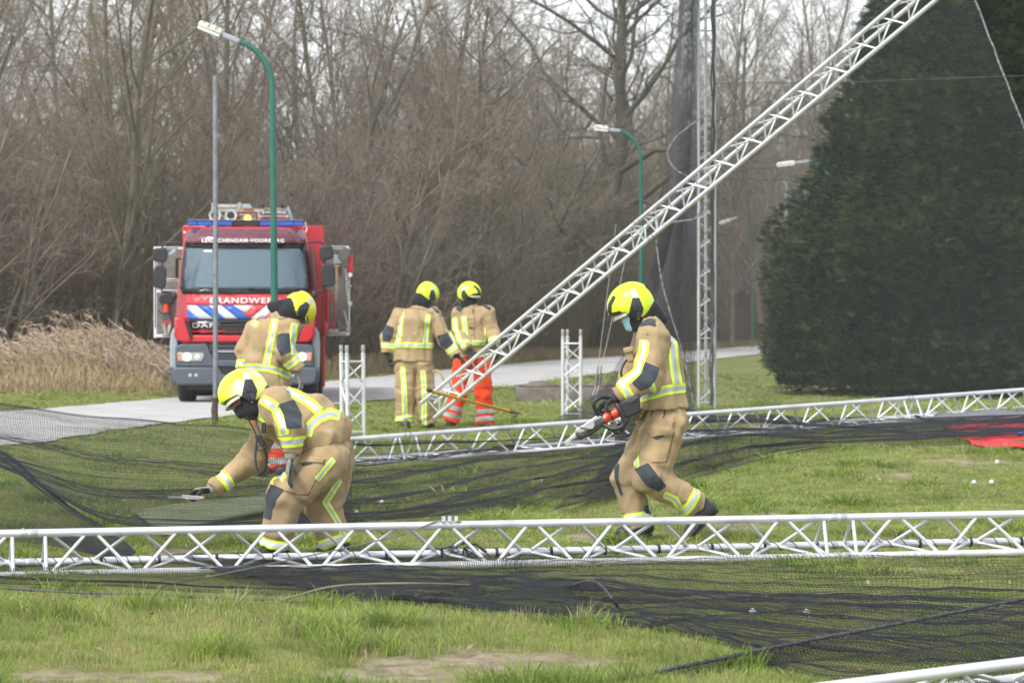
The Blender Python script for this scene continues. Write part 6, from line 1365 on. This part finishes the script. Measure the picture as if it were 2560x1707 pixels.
def onfront(name, poly, m, off=.006, th=.01, n=1, parent=None, sub_=10):
    """thin plate following the cab front; poly in front-elevation coordinates, densified"""
    pts = []
    for i in range(len(poly)):
        a, b = poly[i], poly[(i + 1) % len(poly)]; L = math.hypot(a[0] - b[0], a[1] - b[1]); k = max(1, int(L / 60))
        for j in range(k): pts.append((a[0] + (b[0] - a[0]) * j / k, a[1] + (b[1] - a[1]) * j / k))
    import bmesh; bm = bmesh.new(); vs = [bm.verts.new((p[0], p[1], 0)) for p in pts]; f = bm.faces.new(vs); bmesh.ops.triangulate(bm, faces=[f])
    x0, x1 = min(p[0] for p in pts), max(p[0] for p in pts); y0, y1 = min(p[1] for p in pts), max(p[1] for p in pts)
    for k in range(1, int((x1 - x0) / 55) + 1): bmesh.ops.bisect_plane(bm, geom=bm.verts[:] + bm.edges[:] + bm.faces[:], plane_co=(x0 + k * 55, 0, 0), plane_no=(1, 0, 0))
    for k in range(1, int((y1 - y0) / 55) + 1): bmesh.ops.bisect_plane(bm, geom=bm.verts[:] + bm.edges[:] + bm.faces[:], plane_co=(0, y0 + k * 55, 0), plane_no=(0, 1, 0))
    bm.verts.ensure_lookup_table(); bm.verts.index_update(); V = [tuple(T(v.co.x, v.co.y, cabfront((v.co.x - 735) / (TK * TS), v.co.y) - off)) for v in bm.verts]; Fc = []
    for f in bm.faces:
        q = [v.index for v in f.verts]; a, b, c = [Vector(V[i]) for i in q[:3]]
        if (b - a).cross(c - a).y > 0: q = q[::-1]
        Fc.append(q)
    bm.free(); o = mk(name, V, Fc, m, parent or truck, True)
    if th: s = o.modifiers.new('thick', 'SOLIDIFY'); s.thickness = th; s.offset = -1
    return o
onfront('windscreen', [(330, 425), (380, 412), (1085, 412), (1125, 425), (1150, 560), (1168, 690), (1150, 712), (320, 712), (300, 690), (312, 560)], M['glass'], .012, .004)
for nm, poly in (('windscreen_frame', [(318, 398), (336, 398), (320, 560), (314, 690), (335, 722), (310, 745), (288, 700), (298, 560)]), ('windscreen_frame', [(1128, 398), (1146, 398), (1168, 560), (1176, 700), (1160, 745), (1135, 722), (1158, 690), (1150, 560)]), ('windscreen_frame', [(310, 712), (1150, 712), (1160, 746), (310, 746)]), ('windscreen_frame', [(330, 396), (1135, 396), (1135, 432), (735, 440), (330, 432)])): onfront(nm, poly, M['blk_gloss'], .02, .012)
onfront('sun_visor', [(318, 398), (325, 350), (345, 318), (380, 302), (1085, 302), (1120, 318), (1140, 350), (1146, 398), (735, 402)], M['visor_m'], .075, .03)
# inside the cab
tbox('seat', 380, 480, 520, 720, 1.0, 1.2, M['seat'], .04); tbox('seat', 940, 480, 1080, 720, 1.0, 1.2, M['seat'], .04); tbox('dashboard', 320, 700, 1150, 760, .3, .7, M['seat'], .03); tbox('cab_back_wall', 330, 420, 1140, 760, 1.7, 1.75, mat('cab_liner', (.25, .28, .3), .8), .0)
tbox('bulkhead_panel', 620, 560, 800, 660, 1.62, 1.66, mat('cab_sticker', (.35, .12, .12), .6), .0); tbox('bulkhead_panel', 820, 565, 880, 640, 1.62, 1.66, M['fender'], .0)
b = MB(); pts = [T(1010 + 65 * cos(t), 690 + 28 * sin(t), .5 + .08 * sin(t)) for t in np.linspace(0, 6.28, 20)[:-1]]; b.tube(pts, .015, 6, closed=True); b.build('steering_wheel', M['black'], truck, True)
tbox('paper', 478, 580, 510, 606, .55, .556, M['white'], 0); tbox('paper', 478, 622, 510, 645, .55, .556, M['white'], 0)
b = MB(); b.tube([T(385, 560, .6), T(388, 690, .6)], .02, 6); b.tube([T(380, 545, .58), T(412, 515, .56)], .03, 8); b.build('reading_lamp', M['fender'], truck, True); lump(tuple(T(585, 692, .45)), (.06, .05, .045), 'white_cap', m=M['white'], parent=truck, seed=2)
# wipers
for a, b_ in (((660, 735), (430, 708)), ((1010, 735), (760, 708))):
    b = MB(); b.tube([T(a[0], a[1], cabfront(0, a[1]) - .06), T(b_[0], b_[1], cabfront(-.4, b_[1]) - .05)], .009, 5); b.tube([T(a[0] - 20, 722, cabfront(0, 722) - .05), T(b_[0] - 50, 712, cabfront(-.6, 712) - .04)], .007, 4); b.build('wiper', M['black'], truck, True)
# striping and lettering field
onfront('name_band', [(333, 750), (1138, 750), (1128, 818), (342, 818)], mat('salmon_red', (.66, .06, .075), .35), .010, .006)
sp = [('sblue', [(345, 850), (430, 914), (345, 914)]), ('swhite', [(345, 824), (405, 824), (520, 914), (430, 914), (345, 850)]), ('sblue', [(405, 824), (490, 824), (605, 914), (520, 914)]), ('swhite', [(490, 824), (575, 824), (688, 914), (605, 914)]), ('sblue', [(575, 824), (658, 824), (772, 914), (688, 914)]),
      ('swhite', [(658, 824), (795, 824), (738, 876)]), ('sred', [(795, 824), (882, 824), (776, 914), (772, 914), (738, 876)]), ('swhite', [(882, 824), (965, 824), (862, 914), (776, 914)]), ('sred', [(965, 824), (1050, 824), (945, 914), (862, 914)]), ('swhite', [(1050, 824), (1125, 824), (1125, 838), (1032, 914), (945, 914)]), ('sred', [(1125, 838), (1122, 914), (1032, 914)])]
for m_, poly in sp: onfront('stripe', poly, M[m_], .012, .006)
onfront('grille_panel', [(358, 916), (1110, 916), (1095, 1022), (375, 1026)], M['blk_gloss'], .014, .01)
for k, zy in enumerate((932, 957, 982, 1006)): b = MB(); b.box(T(815, zy, .0), ((1060 - 560) / (TK * TS) * (1 - .04 * k), .05, .028), rot=Matrix.Rotation(R(20), 3, 'X')); b.build('grille_slat', M['black'], truck, bevel=.006)
# corner deflectors, red
for sgn in (-1, 1):
    f_ = (lambda x: x) if sgn < 0 else (lambda x: 1470 - x)
    tprism('air_deflector', [(f_(262), 900), (f_(330), 905), (f_(385), 1068), (f_(310), 1075), (f_(262), 1040)], -.05, .25, M['red'], .04)
    tprism('deflector_slot', [(f_(330), 925), (f_(362), 930), (f_(388), 1050), (f_(372), 1052)], -.056, -.02, M['blk_gloss'], .004)
tprism('lower_red_panel', [(300, 1024), (1170, 1024), (1150, 1074), (320, 1074)], -.02, .3, M['red'], .03)
# bumper
tprism('lamp_panel', [(268, 1105), (300, 1085), (480, 1080), (520, 1190), (950, 1190), (990, 1080), (1170, 1085), (1200, 1105), (1205, 1240), (268, 1240)], -.02, .35, M['bump_grey'], .03)
tprism('bumper', [(245, 1255), (275, 1240), (560, 1240), (585, 1290), (885, 1290), (910, 1240), (1195, 1240), (1225, 1255), (1222, 1330), (1190, 1358), (285, 1362), (248, 1330)], -.08, .35, M['bump_grey'], .035)
tbox('lower_grille', 490, 1078, 980, 1190, .03, .1, M['black'], .0); tbox('intake', 565, 1190, 905, 1290, .02, .1, M['black'], 0)
for zy in (1100, 1122, 1160, 1178): tbox('grille_slat', 500, zy - 3, 975, zy + 5, -.01, .05, M['bump_grey'], .003)
tbox('grille_bar', 520, 1130, 960, 1142, -.03, .02, M['fender'], .008); tbox('number_plate_frame', 618, 1286, 850, 1344, -.10, -.085, M['black'], .003)
b = MB(); b.prism([T(645, 1290, -.108), T(845, 1290, -.108), T(845, 1340, -.108), T(645, 1340, -.108)], (0, .006, 0)); b.build('number_plate', mat('plate_yellow', (.8, .42, .02), .4), truck); tbox('plate_band', 626, 1290, 645, 1340, -.108, -.102, M['sblue'], 0)
for k, zx in enumerate((300, 1170)):
    s_ = -1 if k == 0 else 1; lp = tprism('headlight', [(735 + s_ * 452, 1142), (735 + s_ * 278, 1142), (735 + s_ * 272, 1165), (735 + s_ * 290, 1200), (735 + s_ * 445, 1200)], -.035, .03, M['reflector'], .008); sub(lp)
    b = MB(); b.lathe([(.001, -.0), (.04, .004), (.062, .02), (.064, .03)][::1], T(735 + s_ * 388, 1171, -.062), (0, 1, 0), 18); b.build('bulb', M['head_on'], lp, True)
    b = MB(); b.lathe([(.001, 0), (.045, .012), (.05, .03)], T(735 + s_ * 318, 1172, -.055), (0, 1, 0), 14); b.build('dipped_lens', M['alu'], lp, True)
    tprism('indicator', [(735 + s_ * 454, 1145), (735 + s_ * 430, 1145), (735 + s_ * 434, 1198), (735 + s_ * 448, 1198)], -.045, -.0, M['ind'], .004, parent=lp)
    for q in (365, 325): b = MB(); b.lathe([(.001, 0), (.03, .006), (.036, .02)], T(735 + s_ * q, 1296, -.095), (0, 1, 0), 12); b.build('fog_lamp', M['reflector'], truck, True)
    # fenders
    b = MB(); cx = 735 + s_ * 455; prof = [(cx - s_ * 5, 972), (cx + s_ * 25, 975), (cx + s_ * 44, 1010), (cx + s_ * 52, 1090), (cx + s_ * 50, 1240), (cx + s_ * 44, 1345), (cx + s_ * 20, 1350), (cx - s_ * 2, 1240), (cx - s_ * 4, 1080)]
    tprism('fender', prof, .12, 1.3, M['fender'], .03); tprism('fender_trim', [(cx + s_ * 20, 1245), (cx + s_ * 50, 1240), (cx + s_ * 46, 1348), (cx + s_ * 10, 1352)], .03, .14, M['bump_grey'], .01)
# wheels
def wheel(cx, y, w, dual=False):
    c = Vector((X(cx), TD0 + y, .02 + .47)); b = MB(); prof = [(.28, -w / 2), (.42, -w / 2), (.46, -w / 2 + .03), (.472, -w / 2 + .06), (.472, w / 2 - .06), (.46, w / 2 - .03), (.42, w / 2), (.28, w / 2)]
    b.lathe(prof, c, (1, 0, 0), 36); t_ = sub(b.build('wheel', M['rubber'], truck, True))
    for k in range(5): g_ = MB(); g_.lathe([(.4715, -.006), (.4745, -.005), (.4745, .005), (.4715, .006)], c + Vector((-w / 2 + .07 + k * (w - .14) / 4, 0, 0)), (1, 0, 0), 36); g_.build('tread_rib', M['black'], t_)
    r_ = MB(); r_.lathe([(.05, -w / 2 - .01), (.1, -w / 2 - .02), (.2, -w / 2 + .03), (.29, -w / 2 - .005), (.29, w / 2 + .005), (.2, w / 2 - .03), (.1, w / 2 + .02), (.05, w / 2 + .01)], c, (1, 0, 0), 24); r_.build('rim', M['fender'], t_, True)
for x in (-.96, 1.02): wheel(x, .95, .28)
for x in (-.93, .98): wheel(x, 4.6, .50)
b = MB(); b.box((X(.02), TD0 + 3., .62), (.9, 5.2, .2)); b.box((X(.02), TD0 + .95, .45), (1.7, .12, .12)); b.box((X(.02), TD0 + 4.6, .5), (1.7, .3, .3)); b.build('chassis', M['black'], truck, bevel=.01)
tbox('underrun_guard', 340, 1362, 1120, 1400, .3, .5, M['black'], .01)
# body box behind
b = MB(); x0b, x1b = (275 - 735) / (TK * TS), (1262 - 735) / (TK * TS); zt = .02 + (TGZ - 262) / (TK * TS)
b.box((X((x0b + x1b) / 2), TD0 + 4.55, (zt + .75) / 2), (x1b - x0b, 5.1, zt - .75)); b.build('body', M['red2'], truck, bevel=.02)
b = MB(); b.box((X(x1b + .004), TD0 + 3.6, 1.7), (.01, 2.6, 1.8)); b.build('shutter', M['alu'], truck)
for k in range(18): b = MB(); b.box((X(x1b + .012), TD0 + 3.6, .86 + .1 * k), (.008, 2.58, .012)); b.build('shutter_rib', M['alu_dull'], truck)
b = MB(); b.box((X(x1b + .01), TD0 + 2.1, (zt + .7) / 2), (.03, .08, zt - .9)); b.build('corner_trim', M['red'], truck)
tprism('side_skirt', [(1245, 1040), (1272, 1040), (1272, 1400), (1250, 1400)], 1.9, 4., M['red2'], .01)
tbox('marker_lamp', 312, 318, 326, 332, .5, .52, M['white'], .003)
# light bar
lb = sub(tbox('light_bar', 332, 236, 1128, 240, .82, 1.22, M['fender'], .003))
for a, b_, m_ in ((335, 398, 'blue_l'), (400, 500, 'blue_l'), (502, 637, 'blue_l'), (639, 826, 'blk_gloss'), (828, 925, 'blue_l'), (927, 1060, 'blue_l'), (1062, 1125, 'blue_l')): tbox('lens', a, 242, b_, 276, .84, 1.2, M[m_], .012, parent=lb)
for q in (470, 990): b = MB(); b.tube([T(q, 276, 1.0), T(q - 20, 292, 1.0)], .012, 5); b.tube([T(q, 276, 1.1), T(q + 20, 292, 1.1)], .012, 5); b.build('bracket', M['fender'], truck)
b = MB(); b.lathe([(.05, 0), (.055, .02), (.055, .06), (.04, .09), (.001, .1)], T(735, 236, 1.6), (0, 0, 1), 14); b.build('beacon', M['amber'], truck, True); b = MB(); b.lathe([(.045, 0), (.05, .06), (.035, .12), (.001, .13)], T(478, 236, 2.3), (0, 0, 1), 12); b.build('beacon', M['amber_off'], truck, True)
# roof load: suction hoses, ladders, rack
def hose(cx):
    c0, c1 = T(cx, 200, 1.3), T(cx, 200, 4.6); r_ = 43 / (TK * TS); b = MB(); n = 22; vs = []; 
    b.lathe([(r_ * .62, 0), (r_ * .62, .01), (r_ * .95, -.01), (r_, .03), (r_ * .95, .06), (r_ * .8, .08), (r_ * .8, 3.2)], c0, (0, 1, 0), n); h_ = sub(b.build('suction_hose', mat('hose_white_%d' % cx, (.62, .6, .6), .5), truck, True))
    q = MB(); q.lathe([(.001, -.004), (r_ * .6, -.004), (r_ * .6, .004)], c0 + Vector((0, -.006, 0)), (0, 1, 0), n); q.build('hose_mouth', M['blk_gloss'], h_)
    q = MB(); q.tube([c0 + Vector((-.03, -.03, -r_)), c0 + Vector((-.02, -.04, -r_ * .5))], .01, 5); q.tube([c0 + Vector((.03, -.03, -r_)), c0 + Vector((.02, -.04, -r_ * .5))], .01, 5); q.build('latch', M['white'], h_)
hose(512); hose(622)
M['rack'] = mat('rack_metal', (.5, .49, .47), .45, .4, col2=(.35, .33, .3), nscale=9)
tbox('roof_rack', 480, 150, 1020, 172, 1.7, 1.78, M['rack'], .006); tbox('roof_rack', 480, 172, 492, 236, 1.7, 1.76, M['rack'], .006); tbox('roof_rack', 806, 172, 818, 236, 1.7, 1.76, M['rack'], .006)
for x in (488, 668): tbox('rack_post', x, 112, x + 26, 158, 1.4, 1.5, M['rack'], .006)
tbox('rack_beam', 500, 122, 680, 146, 1.42, 1.47, M['rack'], .006); tprism('roof_box', [(698, 122), (752, 120), (778, 152), (700, 152)], 1.3, 1.9, M['fender'], .006)
def ladder(x0, x1, zy, y0, y1, w=14, nm='ladder'):
    l = sub(tbox(nm, x0, zy, x0 + w, zy + 22, y0, y1, M['rack'], .003)); tbox('rail', x1 - w, zy, x1, zy + 22, y0, y1, M['rack'], .003, parent=l)
    for k in range(10):
        y = y0 + .05 + (y1 - y0) * k / 10; b = MB(); b.tube([T(x0 + 5, zy + 11, y), T(x1 - 5, zy + 11, y)], .016, 6); b.build('rung', M['rack'], l, True)
ladder(820, 1022, 196, 1.35, 5.6, 16); ladder(838, 1000, 168, 1.45, 5.4, 14); ladder(846, 985, 140, 1.6, 5.4, 12); ladder(660, 800, 182, 1.8, 5.4, 12)
for x in (842, 975): b = MB(); b.lathe([(.02, -.02), (.05, -.02), (.05, .02), (.02, .02)], T(x + 4, 122, 1.5), (1, 0, 0), 14); b.tube([T(x + 4, 150, 1.5), T(x + 4, 122, 1.5)], .015, 5); b.build('ladder_wheel', M['black'], truck, True)
tprism('equipment_case', [(1000, 150), (1020, 130), (1045, 190), (1050, 228), (1030, 232)], 1.6, 1.9, M['fender'], .01); tprism('equipment_case', [(560, 176), (790, 176), (790, 232), (680, 232)], 2.4, 3.2, M['rack'], .01)
b = MB(); b.tube([T(1125, 292, .9), T(1140, 250, .95), T(1150, 300, .9), T(1140, 322, .9)], .012, 5); b.build('cable', M['white'], truck, True)
# mirrors
def mirror(pts, y, nm='mirror'): o = tprism(nm, pts, y, y + .12, M['black'], .03)
mirror([(122, 450), (140, 438), (205, 440), (216, 455), (214, 520), (198, 537), (130, 528), (117, 515)], -.12); mirror([(128, 570), (145, 556), (200, 562), (210, 580), (206, 695), (190, 713), (130, 705), (118, 690)], -.12)
mirror([(1240, 430), (1255, 420), (1318, 420), (1332, 435), (1330, 500), (1310, 515), (1250, 522), (1240, 505)], -.12); mirror([(1250, 555), (1265, 542), (1328, 545), (1342, 562), (1346, 680), (1330, 696), (1262, 700), (1252, 685)], -.12)
for pts in ([(300, 405), (270, 402), (200, 402), (184, 412), (180, 445)], [(180, 530), (178, 565)], [(175, 700), (178, 735), (240, 742), (262, 745)], [(1160, 400), (1200, 396), (1245, 396), (1262, 412), (1265, 425)], [(1268, 515), (1270, 550)], [(1275, 690), (1270, 725), (1215, 730), (1195, 735)]): b = MB(); b.tube([T(a, c, .0) for a, c in pts], .017, 7); b.build('mirror_arm', M['black'], truck, True)
tprism('kerb_mirror', [(215, 480), (262, 440), (275, 448), (272, 470), (222, 498)], -.05, .05, M['fender'], .01); lump(tuple(T(262, 762, .02)), (.05, .07, .06), 'corner_mirror', m=M['black'], parent=truck, seed=3); lump(tuple(T(1205, 750, .02)), (.05, .07, .07), 'corner_mirror', m=M['black'], parent=truck, seed=4)
tprism('door_pillar', [(1172, 420), (1182, 420), (1215, 760), (1200, 760)], .35, .5, M['blk_gloss'], .01); tprism('side_window', [(1182, 440), (1196, 440), (1215, 700), (1208, 720)], .5, 1.5, M['glass'], 0)
# open locker doors: left frame with spreader, right frame with tools
def frame(x0, x1, y0, y1, yd, bars, slots=True):
    f_ = sub(tbox('locker_door', x0, y0, x0 + 22, y1, yd, yd + .05, M['alu'], .004))
    for q in ((x1 - 18, y0, x1, y1), ): tbox('frame_bar', *q, yd, yd + .05, M['alu'], .004, parent=f_)
    for yy in [y0, y1 - 24] + bars: tbox('frame_bar', x0 + 22, yy, x1 - 18, yy + 20, yd + .003, yd + .047, M['alu'], .004, parent=f_)
    for yy in np.linspace(y0 + 30, y1 - 180, 5): tbox('slot', x0 + 8, yy, x0 + 15, yy + 110, yd - .004, yd + .01, M['blk_gloss'], 0, parent=f_)
    for yy in [y0, y1 - 24] + bars: tbox('slot', x0 + 60, yy + 6, x1 - 50, yy + 13, yd - .002, yd + .01, M['blk_gloss'], 0, parent=f_)
    return f_
fl = frame(72, 290, 412, 1052, 2.0, [635, 715]); pn = tbox('ribbed_panel', 94, 432, 280, 1030, 2.02, 2.04, M['panel_tr'], 0, parent=fl)
for k in range(24): tbox('rib', 97 + k * 7.6, 436, 99.5 + k * 7.6, 1026, 2.006, 2.022, M['rack'], 0, parent=fl)
tbox('sign_board', 225, 492, 290, 635, 1.9, 1.94, M['blk_gloss'], .01)
# spreader tool hanging on the left door
tprism('spreader', [(110, 765), (135, 742), (190, 742), (217, 765), (214, 800), (190, 815), (135, 815), (110, 800)], 1.85, 1.98, M['black'], .015); b = MB(); b.tube([T(162, 815, 1.9), T(162, 870, 1.9)], .045, 14); b.build('spreader_barrel', M['or_paint'], truck, True)
b = MB(); b.tube([T(112, 858, 1.88), T(125, 880, 1.86), T(205, 880, 1.86), T(216, 858, 1.88)], .014, 6); b.build('spreader_handle', M['black'], truck, True)
tprism('spreader_body', [(145, 870), (182, 870), (188, 905), (204, 935), (130, 935), (143, 905)], 1.86, 1.95, M['bump_grey'], .01); tprism('spreader_joint', [(128, 932), (206, 932), (200, 948), (134, 948)], 1.85, 1.95, M['red'], .005)
for s_ in (-1, 1): tprism('spreader_arm', [(167 + s_ * 8, 945), (167 + s_ * 34, 948), (167 + s_ * 24, 1000), (167 + s_ * 5, 1044), (167 + s_ * 2, 1044), (167 + s_ * 4, 985)], 1.87, 1.93, M['rack'], .004)
fr = sub(tbox('locker_door', 1442, 420, 1450, 1034, 2.02, 2.07, M['alu'], .004)); tbox('frame_bar', 1266, 405, 1442, 424, 2.0, 2.05, M['alu'], .004, parent=fr); tbox('frame_bar', 1300, 1012, 1442, 1036, 2.0, 2.05, M['alu'], .004, parent=fr); tbox('back_plate', 1280, 424, 1440, 1012, 2.1, 2.12, mat('locker_back', (.16, .155, .15), .6, col2=(.24, .23, .21), nscale=5), 0, parent=fr)
tbox('slot', 1280, 409, 1420, 416, 1.994, 2.0, M['blk_gloss'], 0, parent=fr); tbox('slot', 1305, 1022, 1420, 1030, 1.994, 2.0, M['blk_gloss'], 0, parent=fr); tbox('lower_tray', 1300, 990, 1372, 1012, 1.9, 2.1, M['rack'], .004, parent=fr)
z2 = lambda x, y: ((760 + x / 5.6 - 340) * TK, (590 + y / 5.6 - 460) * TK)
def tp2(name, pts, y0, y1, m, bv=.004): tprism(name, [z2(*p) for p in pts], y0, y1, m, bv)
tp2('shovel_blade', [(470, 280), (500, 190), (545, 142), (600, 140), (650, 165), (655, 230), (635, 300), (570, 345), (520, 340)], 1.84, 1.88, mat('shovel_steel', (.14, .13, .12), .5, .4), .012)
def rod2(name, pts, r_, m): b = MB(); b.tube([T(*z2(a, c), 1.9) for a, c in pts], r_, 7); b.build(name, m, truck, True)
M['ash'] = mat('ash_wood', (.45, .25, .1), .6); M['steel_d'] = mat('tool_steel', (.2, .19, .18), .5, .4)
rod2('shovel_shaft', [(545, 350), (550, 600), (520, 1180)], .016, M['steel_d']); rod2('pick_shaft', [(462, 420), (458, 620)], .018, M['ash']); rod2('pick_head', [(425, 405), (505, 408)], .014, M['ash']); rod2('axe_shaft', [(458, 640), (445, 920)], .013, mat('pale_ash', (.5, .36, .24), .6))
rod2('crowbar', [(582, 440), (600, 600), (610, 780), (628, 930)], .022, M['rack']); rod2('crowbar_end', [(625, 640), (650, 700), (675, 702)], .016, M['rack']); tp2('clamp_block', [(620, 925), (682, 925), (682, 992), (620, 992)], 1.85, 1.95, M['rack'], .008); rod2('strut', [(555, 1050), (600, 1200), (620, 1300)], .018, M['rack']); tp2('clamp_block', [(598, 1305), (655, 1305), (655, 1375), (598, 1375)], 1.85, 1.95, M['rack'], .008)
rod2('red_frame', [(368, 750), (435, 900), (430, 1330)], .012, M['red']); rod2('red_frame', [(355, 905), (435, 905)], .012, M['red']); rod2('red_frame', [(355, 1250), (435, 1250)], .012, M['red']); rod2('red_post', [(316, 740), (318, 1330)], .035, M['red2']); rod2('yellow_knob', [(302, 815), (338, 815)], .03, mat('yellow_knob', (.7, .45, .03), .5))
rod2('extinguisher', [(662, 240), (660, 490)], .042, M['red']); rod2('extinguisher_cap', [(655, 505), (655, 560)], .035, M['white']); tp2('hose_reel_box', [(415, 240), (470, 240), (540, 345), (640, 345), (640, 372), (415, 372)], 1.95, 2.05, M['fender'], .006); tp2('foot_block', [(440, 1180), (530, 1180), (530, 1330), (480, 1330)], 1.95, 2.05, mat('grey_brown', (.17, .15, .13), .7), .006)
tp2('lower_flap', [(285, 1220), (325, 1225), (330, 1390), (295, 1410)], 1.2, 2.0, M['red'], .006)
# lettering
def text(name, s_, cx, cy, hgt, m, wscale=1.0, bold=.012, y=None, rot=None, parent=None, width=None):
    cu = bpy.data.curves.new(name, 'FONT'); cu.body = s_; cu.align_x = 'CENTER'; cu.align_y = 'CENTER'; cu.size = 1; cu.offset = bold; cu.extrude = .01; cu.space_character = 1.16
    to = bpy.data.objects.new(name, cu); COL.objects.link(to); bpy.context.view_layer.update(); me = bpy.data.meshes.new_from_object(to.evaluated_get(bpy.context.evaluated_depsgraph_get())); bpy.data.objects.remove(to)
    v = np.array([tuple(a.co) for a in me.vertices]); mn, mx = v.min(0), v.max(0); v -= (mn + mx) / 2; sy = (hgt / (TK * TS)) / (mx[1] - mn[1]); sx = sy * wscale if width is None else (width / (TK * TS)) / (mx[0] - mn[0])
    c = T(cx, cy, 0); out = []
    for a in v:
        u, w_ = (a[0] * sx, a[1] * sy)
        if rot: u, w_ = -w_ * 1, u
        xx = c.x + u; zy = cy - w_ * TK * TS; yy = (cabfront(xx - tx0, min(max(zy, 300), 1070)) if y is None else y); out.append((xx, TD0 + yy - (.03 if y is None else 0) - a[2] * .4 - .0, c.z + w_))
    o = mk(name, out, [tuple(p.vertices) for p in me.polygons], m, parent or truck); return o
text('lettering', 'BRANDWEER', 735, 791, 38, M['white'], width=470, bold=.016)
text('lettering', 'DAF', 455, 959, 30, mat('chrome', (.5, .5, .5), .3, .6), width=148, bold=.02)
o = text('lettering', 'LEIDSCHENDAM-VOORBURG', 720, 384, 24, M['white'], width=555, bold=.016); o.location.y -= .10
text('lettering', 'OCTOPUS', 257, 562, 16, mat('sign_yellow', (.45, .5, .05), .6), y=1.893, rot=True, width=110, bold=.02)
truck.rotation_euler = (0, 0, R(3.4))
# ------------------------------------------------------------------ thin winter haze
hm = bpy.data.materials.new('haze_air'); hm.use_nodes = True; ht = hm.node_tree; ht.nodes.clear()
ho = ht.nodes.new('ShaderNodeOutputMaterial'); hv = ht.nodes.new('ShaderNodeVolumePrincipled'); hv.inputs['Color'].default_value = (.95, .94, .93, 1); hv.inputs['Density'].default_value = .0007; hv.inputs['Anisotropy'].default_value = .3
ht.links.new(hv.outputs[0], ho.inputs['Volume'])
hb = MB(); hb.box((0, 480, 10.95), (1100, 1000, 24.5)); hz_ = hb.build('haze', hm, None); tag(hz_, kind='stuff')
